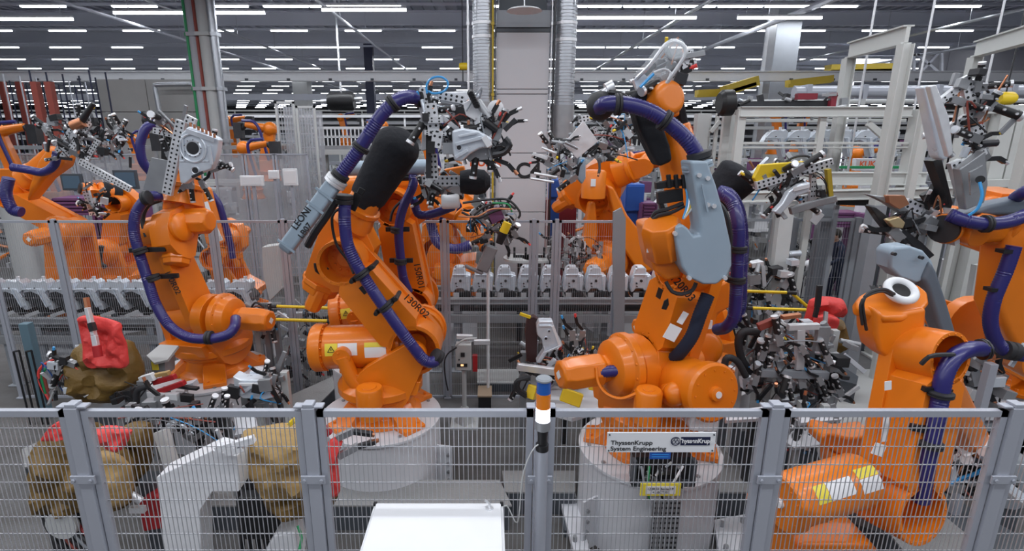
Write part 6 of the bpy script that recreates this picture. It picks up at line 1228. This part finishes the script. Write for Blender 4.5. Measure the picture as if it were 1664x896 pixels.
q = M(); q.lathe(at(105, 850, 3.6), (0, -1, 0), [(.12, 0), (.12, .04)], 20); q.build('pale_disc', LGREYP, w2)
rb = thing('red_actuator', 'dark red box actuator between the olive covers and the white bracket', 'actuator', at(245, 830, 3.9)); q = M(); plate(q, [(222, 820), (250, 806), (268, 812), (268, 860), (232, 866)], 3.8, .2); q.build('housing', REDP, rb, bevel=.02); q = M(); q.bar(at(212, 828, 3.7), at(236, 828, 3.7), .05, .04, up=(0, -1, 0)); q.cyl(at(205, 800, 3.7), at(230, 815, 3.7), .03, n=10); q.build('rod', ALU, rb); q = M(); q.box(V((at(245, 850, 3.9).x, 4.0, .45)), (.14, .14, .9)); q.build('stand', DGREYP, rb)
wb = thing('white_bracket', 'white painted bent steel bracket standing behind the front fence', 'bracket', at(290, 896, 3.0)); q = M(); plate(q, [(254, 776), (345, 732), (385, 742), (388, 800), (345, 800), (325, 830), (330, 980), (275, 980)], 3.0, .16); q.build('bent_plate', WHITE, wb, bevel=.008)
for (x, y) in ((352, 730), (368, 735), (385, 722)): q = M(); q.bar(at(x, y, 2.95), at(x+28, y-8, 2.95), .045, .045, up=(0, -1, 0)); q.build('clamp_bar', WHITE, wb, bevel=.004)
q = M(); q.bar(at(262, 700, 4.0), at(285, 775, 3.9), .09, .08, up=(0, -1, 0)); tag(q.build('pale_strut', LGREYP), 'short pale strut leaning behind the white bracket', 'strut')
w3 = thing('covered_weld_gun', 'tan leather covered weld gun with red collar behind the front fence', 'weld gun', at(470, 860, 3.3))
pillow('leather_cover', [(395, 702), (440, 694), (490, 690), (515, 700), (530, 730), (528, 780), (500, 800), (455, 800), (420, 775), (400, 750)], 3.3, .20, TAN, w3, .05, seed=12)
pillow('leather_cover', [(430, 795), (500, 790), (530, 770), (552, 790), (545, 815), (500, 835), (450, 830)], 3.35, .16, BROWN, w3, .05, seed=13)
pillow('red_collar', [(528, 725), (545, 710), (556, 720), (548, 745), (552, 800), (540, 808), (530, 770)], 3.2, .06, RED, w3, .02, seed=14)
for (a_, b_, w, m_) in (((548, 712), (575, 700), .045, ALUD), ((575, 702), (605, 706), .03, DSTEEL), ((550, 742), (582, 725), .045, ALUD), ((582, 726), (611, 718), .03, DSTEEL), ((524, 697), (534, 708), .07, REDP), ((470, 690), (480, 682), .03, YELLOW)): q = M(); q.bar(at(*a_, 3.2), at(*b_, 3.2), w, .04, up=(0, -1, 0)); q.build('electrode_arm', m_, w3, bevel=.005)
for (a_, b_) in (((605, 706), (607, 708)), ((609, 718), (613, 716))): q = M(); q.cyl(at(a_[0]-4, a_[1], 3.2), at(b_[0]+2, b_[1], 3.2), .014, n=8); q.build('electrode_tip', COPPER, w3)
q = M(); q.box(at(430, 830, 3.4), (.28, .2, .35)); q.box(V((at(450, 860, 3.4).x, 3.45, .4)), (.2, .16, .8)); q.build('gun_body', BLACK, w3, bevel=.02)
for k in range(5): cable([at(395+k*7, 770, 3.45), at(388+k*10, 810, 3.4), at(392+k*11, 850, 3.4), at(395+k*14, 905, 3.4)], .018, w3, RUBBER)
q = M(); plate(q, [(430, 896), (445, 870), (478, 865), (485, 900), (480, 940), (430, 940)], 3.2, .2); q.build('white_foot', WHITE, w3, bevel=.02); cable(px3([(484, 855, 3.2), (490, 875, 3.15), (486, 895, 3.1)]), .01, w3, GREEN)
w4 = thing('covered_weld_gun', 'red and olive leather covered weld gun at the right, near the worker', 'weld gun', at(1340, 600, 5.9))
pillow('red_sheet', [(1308, 520), (1315, 488), (1335, 482), (1368, 486), (1373, 500), (1368, 515), (1340, 512), (1330, 530), (1312, 530)], 5.7, .12, RED, w4, .05, seed=21); pillow('red_sheet', [(1325, 515), (1345, 510), (1362, 518), (1355, 540), (1335, 538), (1322, 530)], 5.55, .08, RED, w4, .03, seed=22)
pillow('leather_cover', [(1312, 535), (1345, 530), (1368, 520), (1374, 560), (1355, 575), (1335, 582), (1312, 572), (1306, 550)], 5.8, .18, BROWN, w4, .05, seed=23)
q = M(); q.bar(at(1332, 464, 5.5), at(1328, 500, 5.5), .05, .04, up=(0, -1, 0)); q.bar(at(1328, 500, 5.5), at(1324, 516, 5.5), .04, .04, up=(0, -1, 0)); q.build('electrode_arm', DSTEEL, w4, bevel=.005); q = M(); q.box(V((at(1340, 600, 5.9).x, 5.95, .5)), (.14, .14, 1.0)); q.build('stand', DGREYP, w4)
# ================================================================== fixtures
def fixture(label, pxc, pyc, Y, ext, n1, n2, seed, base=None, zb=None, name='welding_fixture', s=1.0):
    r = random.Random(seed); c = at(pxc, pyc, Y); t = thing(name, label, 'fixture', (c.x, Y, 0))
    for k in range(n1):
        p = c+V([r.uniform(-1, 1)*e for e in ext]); clamp(t, p, (r.uniform(-.6, .6), r.uniform(-.4, .4), r.choice((-1, 1))), r.uniform(.8, 1.3)*s, r)
    blocks(t, c, ext, n2, r, s*1.1); wires(t, c, ext, n2//3, r)
    for k in range(4): x = c.x+(k-1.5)*ext[0]*.6; zt_ = c.z+r.uniform(-.3, .6)*ext[2]; q = M(); q.box((x, Y+.1, zt_/2+.1), (.07, .07, zt_)); q.build('column', r.choice([ALUD, LGREYP, DSTEEL]), t, bevel=.004)
    return t, r
fxm, r = fixture('silver and black welding fixture holding one upright sheet part, left of the hexagonal motor', 905, 605, 5.7, (.42, .2, .22), 12, 30, 301)
q = M(); plate(q, [(857, 518), (868, 515), (875, 520), (872, 590), (856, 590), (853, 540)], 5.7, .1); q.build('brown_column', mat('dark_brown', (.05, .02, .02), .5), fxm, bevel=.01)
q = M(); q.bar(at(845, 510, 5.7), at(862, 516, 5.7), .03, .03, up=(0, -1, 0)); q.build('yellow_tip', YELLOW, fxm); q = M(); q.bar(at(840, 596, 5.4), at(915, 606, 5.4), .08, .06, up=(0, -1, 0)); q.build('slide_rail', ALU, fxm, bevel=.01)
for (x, y) in ((935, 560), (930, 545), (945, 545), (940, 580), (950, 600), (925, 615)): clamp(fxm, at(x, y, 5.6), (r.uniform(-.5, .5), 0, 1), 1.1, r)
wires(fxm, at(942, 590, 5.5), (.10, .1, .28), 14, r)
fpz = at(930, 625, 5.5).z
q = M(); plate(q, [(860, 660), (905, 622), (965, 610), (1000, 612), (1000, 660), (930, 680)], 5.3, .05, nrm=(0, -.15, 1)); q.build('base_plate', WHITEP, fxm, bevel=.005)
for (a_, b_) in (((858, 635), (872, 640)), ((912, 640), (945, 652)), ((958, 622), (985, 628))): q = M(); q.bar(at(*a_, 5.2), at(*b_, 5.15), .14, .10, up=(0, -1, .3)); q.build('yellow_block', YELLOW, fxm, bevel=.01)
for k in range(3): cable([at(855, 640+k*3, 5.1), at(843-k*3, 632, 5.1), at(845-k*2, 618, 5.1), at(862, 612+k*2, 5.1)], .018, fxm)
sheetpx('pressed_tower', 'upright silver sheet part clamped in the middle fixture', [(872, 530), (876, 522), (898, 522), (906, 545), (915, 562), (905, 568), (890, 574), (878, 592), (871, 590), (884, 570), (880, 552), (873, 545)], 5.55, .12, holes=((887, 550, .014), (892, 538, .01)), extra=[(876, 530, 896, 530, .02, .01, STEEL), (898, 530, 910, 562, .03, .02, WHITE), (882, 575, 912, 562, .02, .03, STEEL)], bevel=.015)
fxr, r = fixture('dense black and silver welding fixture at the right, wide lower deck', 1285, 590, 5.2, (.52, .3, .38), 26, 70, 311)
for (a_, b_, w, m_) in (((1235, 606), (1345, 610), .08, GREYP), ((1262, 530), (1256, 570), .12, ALUD), ((1300, 535), (1298, 600), .08, ALU), ((1338, 530), (1332, 570), .12, ALUD), ((1280, 532), (1330, 530), .06, ALU), ((1232, 532), (1262, 520), .07, RUST), ((1270, 516), (1300, 512), .04, COPPER)): q = M(); q.bar(at(*a_, 5.0), at(*b_, 5.0), w, .06, up=(0, -1, 0)); q.build('plate', m_, fxr, bevel=.006)
hose(px3([(1232, 540, 5.1), (1208, 540, 5.1), (1200, 556, 5.1), (1206, 585, 5.1), (1222, 606, 5.1)]), .04, fxr, mtl=RUBBER); hose(px3([(1212, 612, 5.0), (1198, 588, 5.0), (1182, 582, 5.0), (1178, 600, 5.0), (1190, 630, 5.0)]), .035, fxr, mtl=RUBBER)
q = M(); q.box(V((at(1285, 640, 5.2).x, 5.3, .35)), (1.1, .5, .7)); q.build('table', DGREYP, fxr, bevel=.01)
fx2_, r = fixture('white plates and clamps of the lower right fixture seen through the fence', 1290, 690, 4.7, (.38, .2, .16), 8, 22, 321)
for pts in ([(1268, 712), (1300, 694), (1348, 706), (1340, 722), (1290, 728)], [(1298, 672), (1350, 664), (1372, 672), (1368, 682), (1300, 688)], [(1180, 668), (1245, 660), (1246, 680), (1180, 684)]): q = M(); plate(q, pts, 4.6, .05, nrm=(0, -.5, 1)); q.build('white_plate', WHITEP, fx2_, bevel=.005)
fx3_, r = fixture('grey clutter of grippers at the left behind the front fence', 285, 690, 4.5, (.50, .2, .18), 10, 34, 331)
fx5_, r = fixture('small silver tooling left of the centre left pedestal', 425, 640, 5.0, (.24, .15, .2), 6, 16, 341); q = M(); plate(q, [(345, 690), (372, 675), (415, 678), (420, 700), (380, 708)], 4.7, .04, nrm=(0, -.5, 1)); q.build('white_plate', WHITEP, fx5_)
sheetpx('pressed_bracket', 'silver folded sheet part lying beside the left pedestal', [(378, 612), (390, 618), (425, 618), (440, 632), (448, 646), (430, 650), (395, 648), (382, 640)], 4.9, .15, extra=[(388, 625, 425, 625, .03, .02, WHITE), (392, 640, 410, 628, .03, .02, STEEL)], bevel=.01)
fx6_, r = fixture('dark clamp pile between left robot and yellow rods', 420, 525, 6.9, (.22, .2, .12), 6, 20, 351); cable(px3([(405, 508, 6.8), (415, 492, 6.8), (430, 500, 6.8)]), .014, fx6_); q = M(); q.bar(at(395, 520, 6.7), at(432, 520, 6.7), .12, .1, up=(0, -1, 0)); q.build('red_block', DRED, fx6_)
q = M(); plate(q, [(425, 402), (455, 398), (458, 470), (438, 490), (428, 450)], 7.6, .2); tag(q.build('robot_cabinet', LGREYP, bevel=.01), 'pale grey narrow cabinet behind the yellow rods', 'cabinet')
fx7_, r = fixture('dark valve rack standing in the rear fence right of the yellow rods', 500, 560, 7.6, (.30, .2, .6), 8, 34, 361)
fx8_, r = fixture('crowded dark machinery under the pale gantry', 1240, 480, 8.4, (.5, .3, .65), 14, 50, 371, s=1.4)
fx9_, r = fixture('dark machinery right of the leaning pale post', 1292, 440, 9.8, (.22, .2, .6), 8, 26, 373, s=1.3)
fx10, r = fixture('dark tangled fixture between the lower right robot and the right pedestal', 1580, 620, 4.6, (.22, .2, .25), 8, 26, 381)
fx11, r = fixture('tool pile standing behind the conveyor left of the shielded robot', 935, 412, 9.2, (.5, .2, .25), 12, 30, 383)
# gripper of robot 8 at the lower right with a curved sheet rail
g8, rg = gripper('silver and black gripper at the lower right behind the fence', (1585, 770), [(1545, 735, 1600, 715, .09, 0)], 3.7, 10, 401, (.26, .15, .20), 26, 16)
cable(px3([(1520, 770, 3.6), (1535, 788, 3.6), (1560, 778, 3.6), (1590, 768, 3.6)]), .012, g8, LBLUE)
q = M(); q.bar(at(1560, 735, 3.6), at(1612, 715, 3.6), .09, .03, up=(0, -.6, .8)); q.build('white_plate', WHITE, g8, bevel=.004)
t = thing('bent_rail_part', 'long bright bent sheet rail at the lower right corner', 'sheet part', at(1620, 780, 3.5)); q = M(); q.tube(spline(px3([(1600, 735, 3.5), (1612, 758, 3.5), (1625, 782, 3.48), (1655, 808, 3.45), (1700, 838, 3.4)]), .03), .045, 8); q.build('shell', STEEL, t); q = M(); q.tube(spline(px3([(1612, 765, 3.45), (1630, 792, 3.43), (1665, 820, 3.4), (1700, 842, 3.35)]), .03), .018, 6); q.build('flange', ALU, t)
t = thing('cylinder_cover', 'grey round topped cover near the right edge', 'cover', at(1635, 745, 4.4)); q = M(); q.lathe(at(1636, 775, 4.4)-V((0, 0, .25)), (0, 0, 1), [(.14, 0), (.14, .42), (.10, .48), (.03, .5)], 20); q.build('dome', GREYP, t); q = M(); q.box(V((at(1636, 775, 4.4).x, 4.4, .4)), (.2, .2, .8)); q.build('stand', DGREYP, t)
for (y0, m_, lb) in ((668, WHITEP, 'white'), (690, GREYP, 'grey'), (700, BLACK, 'black'), (760, DGREYP, 'dark lower')):
    q = M(); a = at(1560 if y0 < 740 else 1640, y0, 4.9); b = at(1760, y0, 4.9); q.bar(a, b, .2, .10); q.box((a.lerp(b, .5).x, 4.9, a.z/2), (.1, .1, a.z)); tag(q.build('side_beam', m_), lb+' beam at the right edge behind the fence', 'beam')
vp = at(1590, 600, 4.3); q = M(); q.box((vp.x+.1, 4.3, .9), (.07, .07, 1.8)); q.box((vp.x+.1, 4.3, .01), (.2, .2, .02)); tag(q.build('slotted_post', FENCE, bevel=.004), 'slotted grey post at the right in front of the right pedestal', 'post')
# ================================================================== floor things
def slab(label, pxs, z, h, m_=None, ribs=True):
    W_ = [atz(x, y, z) for x, y in pxs]; t = thing('floor_platform', label, 'platform', (sum(w.x for w in W_)/len(W_), sum(w.y for w in W_)/len(W_), 0)); q = M(); P = [(w.x, w.y) for w in W_]
    q.prism(V((0, 0, z-.01)), V((1, 0, 0)), V((0, 1, 0)), V((0, 0, 1)), P, .02); q.build('tread_plate', m_ or SLABTOP, t, bevel=.003)
    q = M(); cx = sum(p[0] for p in P)/len(P); cy = sum(p[1] for p in P)/len(P); P2 = [(cx+(a-cx)*.985, cy+(b-cy)*.985) for a, b in P]; q.prism(V((0, 0, (z-.02)/2)), V((1, 0, 0)), V((0, 1, 0)), V((0, 0, 1)), P2, z-.02); q.build('side_skirt', DGREYP, t); return t
slab('grey raised platform in front of the centre left pedestal', [(330, 822), (832, 822), (812, 780), (360, 780)], .28, .28)
slab('grey raised platform between front posts right of the cabinet', [(816, 765), (868, 765), (935, 765), (935, 800), (820, 800)], .26, .26)
slab('grey raised platform right of the maker sign', [(1160, 740), (1205, 690), (1250, 740), (1255, 800), (1168, 800)], .30, .3)
slab('pale platform wedge between left and centre left pedestals', [(455, 650), (540, 612), (545, 630), (520, 655), (470, 670)], .30, .3)
slab('grey ribbed platform at the bottom right running under the robot', [(1420, 835), (1500, 810), (1640, 925), (1520, 960)], .32, .3)
slab('dark platform strip at the right bottom', [(1475, 800), (1530, 798), (1760, 930), (1680, 960)], .30, .3, DGREYP)
slab('low pale walkway plate between fixture and lower right robot', [(1372, 600), (1440, 600), (1440, 700), (1330, 700)], .05, .05, LGREYP)
slab('dark base wedge right of the dense fixture', [(1345, 580), (1395, 612), (1392, 625), (1340, 612)], .35, .35, DGREYP)
slab('light slab on the floor at the lower left', [(35, 730), (75, 712), (90, 745), (40, 760)], .25, .25)
slab('long grey plinth under the rear fence', [(775, 600), (985, 600), (985, 622), (775, 622)], .15, .15, LGREYP)
for (pts, lb) in (([(1160, 845), (1215, 835), (1225, 905), (1170, 910)], 'right of the big sign pedestal'), ([(905, 792), (935, 800), (960, 900), (935, 905)], 'left of the big sign pedestal')):
    W_ = [atz(x, y, .12) for x, y in pts]; t = thing('anchor_plate', 'white bolted anchor plate '+lb, 'plate', (W_[0].x, W_[0].y, 0)); q = M(); q.prism(V((0, 0, .09)), V((1, 0, 0)), V((0, 1, 0)), V((0, 0, 1)), [(w.x, w.y) for w in W_], .06); q.build('plate', WHITEP, t, bevel=.004); c = sum(W_, V((0, 0, 0)))/4
    for k in range(4): p = c.lerp(W_[k], .6); q = M(); q.cyl((p.x, p.y, .12), (p.x, p.y, .17), .022, n=6); q.build('bolt', ALUD, t)
    q = M(); q.box((c.x, c.y, .04), (.2, .2, .08)); q.build('shim', DGREYP, t)
# pedestal 5 fittings: cable box, yellow tag, steel grating
pb = thing('cable_box', 'open black cable box on the big sign pedestal', 'cable box', at(1075, 765, 3.85)); q = M(); a = at(1028, 740, 3.88); b = at(1120, 778, 3.88)
q.box(((a.x+b.x)/2, 3.9, (a.z+b.z)/2), (b.x-a.x, .10, a.z-b.z)); q.build('recess', BLACK, pb); 
q = M(); q.box(((a.x+b.x)/2, 3.82, b.z), (b.x-a.x+.03, .06, .03)); q.box((a.x, 3.82, (a.z+b.z)/2), (.03, .06, a.z-b.z)); q.box((b.x, 3.82, (a.z+b.z)/2), (.03, .06, a.z-b.z)); q.build('rim', DGREYP, pb)
r = random.Random(8); blocks(pb, V(((a.x+b.x)/2, 3.8, (a.z+b.z)/2)), (.18, .02, .06), 12, r, .5)
for (x0, x1, m_) in ((1042, 1048, GREYP), (1055, 1052, GREEN), (1072, 1073, BLACK), (1110, 1090, WHITE)): cable([at(x0, 758, 3.78), at((x0+x1)/2, 775, 3.74), at(x1, 795, 3.74), at(x1+4, 812, 3.76)], .01, pb, m_)
yt = thing('yellow_tag', 'yellow tag with a white printed strip on the sign pedestal', 'sign', at(1073, 796, 3.72)); a = at(1041, 786, 3.70); b = at(1105, 806, 3.70); q = M(); q.box((a+b)/2, (b.x-a.x, .01, a.z-b.z)); q.build('plate', YSTICK, yt, bevel=.003); q = M(); q.box((a+b)/2+V((0, -.007, 0)), ((b.x-a.x)*.74, .004, (a.z-b.z)*.62)); q.build('white_strip', PAPER, yt)
text_mesh('lettering', '120R03 Bauteil M\n+2.0CT 01', INK, V((a.x+(b.x-a.x)*.5, 3.688, (a.z+b.z)/2+.004)), (1, 0, 0), (0, 0, 1), .030, yt, align='CENTER', depth=.0005)
gr = thing('grating', 'perforated grey sheet on the front of the sign pedestal', 'sheet', at(1085, 850, 3.85)); q = M(); a = at(1062, 815, 3.84); b = at(1108, 815, 3.84); q.box(((a.x+b.x)/2, 3.86, a.z/2), (b.x-a.x, .02, a.z)); q.build('sheet', ALUD, gr)
q = M()
for i in range(7):
    for k in range(14): q.box((a.x+(i+.5)*(b.x-a.x)/7, 3.848, a.z*(1-(k+.5)/16)), (.016, .004, .018))
o = q.build('holes', DSTEEL, gr); o['kind'] = 'stuff'
wbx = thing('white_junction_box', 'white faceted cover behind the sign, right of the orange base', 'cover', at(1140, 690, 4.1)); q = M(); plate(q, [(1120, 690), (1130, 676), (1160, 676), (1170, 688), (1166, 704), (1122, 702)], 4.0, .25); q.build('shell', WHITE, wbx, bevel=.02)
# control box on a stand
cbx = thing('control_box', 'grey push-button box on a white foot in front of the rear fence', 'control box', at(753, 640, 6.3)); a = at(740, 562, 6.3); b = at(766, 603, 6.3); q = M(); q.box(((a.x+b.x)/2, 6.38, (a.z+b.z)/2), (b.x-a.x, .15, a.z-b.z)); q.build('housing', LGREYP, cbx, bevel=.01)
q = M(); q.box(at(752, 577, 6.29), (.05, .02, .05)); q.build('switch', BLACK, cbx); q = M(); q.box(at(751, 594, 6.29), (.13, .01, .04)); dsp = q.build('display', BLACK, cbx); q = M(); q.box(at(751, 594, 6.28), (.035, .01, .02)); q.build('lit_segment', GLOW, dsp); q = M(); q.cyl(at(746, 585, 6.30), at(746, 585, 6.27), .012, n=10); q.build('button', BLACK, cbx)
p = V(((a.x+b.x)/2, 6.4, 0)); q = M(); q.cyl(p, p+V((0, 0, b.z)), .03, n=10); q.lathe(p, (0, 0, 1), [(.15, .02), (.05, .26)], 4); q.box(p+V((0, 0, .02)), (.36, .3, .04)); q.build('foot', LGREYP, cbx)
q = M(); q.box(at(772, 590, 6.4), (.06, .06, .22)); q.build('red_bottle', REDP, cbx); cable(px3([(742, 565, 6.3), (728, 575, 6.3), (722, 590, 6.3), (724, 615, 6.3), (728, 635, 6.3)]), .01, cbx); cable(px3([(740, 562, 6.3), (755, 552, 6.3), (775, 550, 6.3)]), .012, cbx, LGREYP)
q = M(); q.bar(at(770, 556, 6.4), at(796, 556, 6.4), .06, .06, up=(0, -1, 0)); q.bar(at(742, 547, 6.4), at(768, 548, 6.4), .05, .06, up=(0, -1, 0)); q.build('side_arm', ALU, cbx, bevel=.005)
t = thing('small_crate', 'small dark open crate on the floor right of the push-button box', 'crate', at(788, 620, 6.7)); a = at(777, 602, 6.7); b = at(798, 628, 6.7); q = M(); q.box(((a.x+b.x)/2, 6.85, .12), (b.x-a.x, .3, .24)); q.build('body', BLACK, t); q = M(); q.box(((a.x+b.x)/2, 6.85, .25), (b.x-a.x+.02, .32, .02)); q.build('lid', mat('cardboard', (.30, .22, .15), .8), t)
# yellow rods
for (a_, b_, Y, lb) in (((450, 498), (538, 501), 6.6, 'upper yellow rod left of the centre left robots'), ((425, 519), (532, 522), 6.3, 'lower yellow rod left of the centre left robots'), ((1198, 473), (1286, 476), 6.6, 'upper yellow rod right of the shielded robot'), ((1286, 476), (1316, 502), 6.6, 'short slanted yellow rod touching the red sheet'), ((1222, 501), (1310, 504), 6.4, 'lower yellow rod left of the red sheet')):
    t = thing('yellow_rod', lb, 'rod', at(*a_, Y)); q = M(); q.cyl(at(*a_, Y), at(*b_, Y), .02, n=10); q.build('tube', YELLOW, t); q = M(); q.cyl(at(*b_, Y), at(b_[0]+7, b_[1]+1, Y), .028, n=8); q.build('end_joint', BLACK, t); q = M(); q.cyl(at(a_[0]-8, a_[1], Y), at(a_[0], a_[1], Y), .026, n=8); q.build('end_joint', BLACK, t)
# round clamp tables beyond the conveyor
for (px, lb) in ((845, 'left'), (875, 'right')):
    p = at(px, 422, 9.4); t = thing('round_table', 'small round grey table %s of the pair behind the middle conveyor' % lb, 'table', (p.x, 9.4, 0)); q = M(); q.lathe(p, (0, 0, 1), [(.3, 0), (.3, .04)], 24); q.build('top', LGREYP, t); q = M(); q.cyl((p.x, 9.4, 0), p, .05, n=10); q.build('column', DSTEEL, t); q = M(); q.box(p+V((-.1, 0, .12)), (.04, .05, .2)); q.box(p+V((.1, 0, .12)), (.04, .05, .2)); q.box(p+V((0, 0, .06)), (.2, .05, .04)); q.build('dark_jig', BLACK, t)
# white cabinets at the right
for (xa_, xb_, ya, yb, lb) in ((1560, 1600, 430, 520, 'left white cabinet behind the right robot arm'), (1600, 1640, 432, 520, 'right white cabinet behind the right robot arm')):
    a = at(xa_, ya, 10.5); b = at(xb_, yb, 10.5); t = thing('electrical_cabinet', lb, 'cabinet', ((a.x+b.x)/2, 10.7, 0)); q = M(); q.box(((a.x+b.x)/2, 10.8, a.z/2), (b.x-a.x-.02, .5, a.z)); q.build('body', WHITE, t, bevel=.008); q = M(); q.box(((a.x+b.x)/2, 10.53, a.z/2), (b.x-a.x-.08, .02, a.z-.1)); dr = q.build('door', WHITE, t, bevel=.004); q = M(); q.box((b.x-.1, 10.5, a.z/2), (.03, .03, .12)); q.build('handle', BLACK, dr)
p = at(1548, 470, 10.2); t = thing('red_reel', 'dark red cylinder standing by the white cabinets', 'cylinder', (p.x, 10.2, 0)); q = M(); q.lathe((p.x, 10.2, 0), (0, 0, 1), [(.1, 0), (.12, .05), (.12, p.z+.1), (.05, p.z+.2)], 16); q.build('body', DRED, t); q = M(); q.cyl((p.x, 10.2, p.z+.2), (p.x, 10.2, p.z+.28), .03, n=8); q.build('valve', BLACK, t)
q = M(); q.bar(at(1588, 430, 8.0), at(1556, 610, 8.0), .1, .1, up=(0, -1, 0)); tag(q.build('slanted_post', LGREYP), 'pale post right of the slate hose shield', 'post')
# ================================================================== the worker
def worker():
    f0 = at(1352, 503, 11.2); B = V((f0.x, 11.2, 0)); t = thing('person', 'person in dark navy work clothes behind the fence, leaning left over a machine', 'person', B)
    def body(name, V_, E_, Rr, mt, sub=2):
        me = bpy.data.meshes.new(name); me.from_pydata([tuple(v) for v in V_], E_, []); o = bpy.data.objects.new(name, me); C.objects.link(o); o.parent = t
        sk = o.modifiers.new('skin', 'SKIN'); sk.use_smooth_shade = True
        if not me.skin_vertices: 
            me.attributes
        sv = me.skin_vertices[0].data if me.skin_vertices else None
        if sv is None: return o
        for i, r_ in enumerate(Rr): sv[i].radius = (r_, r_) if not isinstance(r_, tuple) else r_
        sv[0].use_root = True
        sb = o.modifiers.new('sub', 'SUBSURF'); sb.levels = sub; sb.render_levels = sub; me.materials.append(mt); return o
    pel = (0, 0, .95)
    Vb = [pel, (-.03, 0, 1.12), (-.09, 0, 1.32), (-.13, 0, 1.46), (-.15, -.01, 1.53),
          (-.12, -.20, 1.42), (-.20, -.26, 1.16), (-.40, -.22, 1.06),
          (-.12, .20, 1.42), (-.26, .24, 1.18), (-.46, .16, 1.08),
          (.01, -.10, .90), (.0, -.12, .50), (.04, -.12, .09), (-.10, -.14, .05),
          (.02, .10, .90), (-.06, .14, .50), (.02, .16, .09), (-.12, .18, .05)]
    Eb = [(0, 1), (1, 2), (2, 3), (3, 4), (3, 5), (5, 6), (6, 7), (3, 8), (8, 9), (9, 10), (0, 11), (11, 12), (12, 13), (13, 14), (0, 15), (15, 16), (16, 17), (17, 18)]
    Rb = [(.15, .12), (.13, .115), (.16, .12), (.10, .09), .055, .068, .052, .04, .068, .052, .04, .095, .07, .055, .045, .095, .07, .055, .045]
    o = bpy.data.objects; bb = body('work_clothes', Vb, Eb, Rb, NAVY)
    h = M(); hc = V((-.20, -.01, 1.64))+B; h.ball(hc, .105, 18, (1.0, .82, 1.15)); h.cyl(hc-V((-.04, 0, .15)), hc, .05, n=12); h.ball(hc+V((-.10, 0, -.01)), .02, 8, (1, .7, 1.4)); h.ball(hc+V((.0, -.088, 0)), .025, 8, (.6, .4, 1)); h.ball(hc+V((.0, .088, 0)), .025, 8, (.6, .4, 1)); h.ball(hc+V((-.09, 0, -.05)), .02, 8, (.6, 1.2, .4))
    for s_ in (-1, 1): h.ball(hc+V((-.088, s_*.033, .02)), .012, 8)
    hd = h.build('head', SKIN, t); h = M(); h.ball(hc+V((.02, 0, .03)), .108, 18, (1.0, .88, 1.1)); h.build('hair', HAIR, hd)
    for (x, y, z) in ((-.44, -.21, 1.05), (-.50, .15, 1.07)):
        h = M(); c_ = B+V((x, y, z)); h.ball(c_, .045, 12, (1.1, .9, .6))
        for k in range(4): a = c_+V((-.03, -.03+k*.02, 0)); h.tube([a, a+V((-.04, 0, -.005)), a+V((-.065-.008*(k in (1, 2)), 0, -.03))], .011, 6)
        a = c_+V((-.0, -.04, 0)); h.tube([a, a+V((-.03, -.025, -.01)), a+V((-.055, -.02, -.025))], .012, 6); h.build('hand', SKIN, t)
    for (x, y) in ((.0, -.12), (-.02, .16)): h = M(); c_ = B+V((x, y, .05)); h.ball(c_+V((-.05, 0, 0)), .1, 12, (1.35, .55, .5)); h.build('shoe', BLACK, t)
    return t
worker()
p = at(1330, 410, 11.2); t = thing('work_trolley', 'pale machine the worker bends over', 'machine', (p.x-.2, 11.2, 0)); q = M(); q.box((p.x-.3, 11.2, .45), (.5, .5, .9)); q.build('body', LGREYP, t, bevel=.02); q = M(); q.ball(V((p.x-.22, 11.1, 1.02)), .14, 14, (1.2, 1, .8)); q.build('white_canister', WHITE, t)
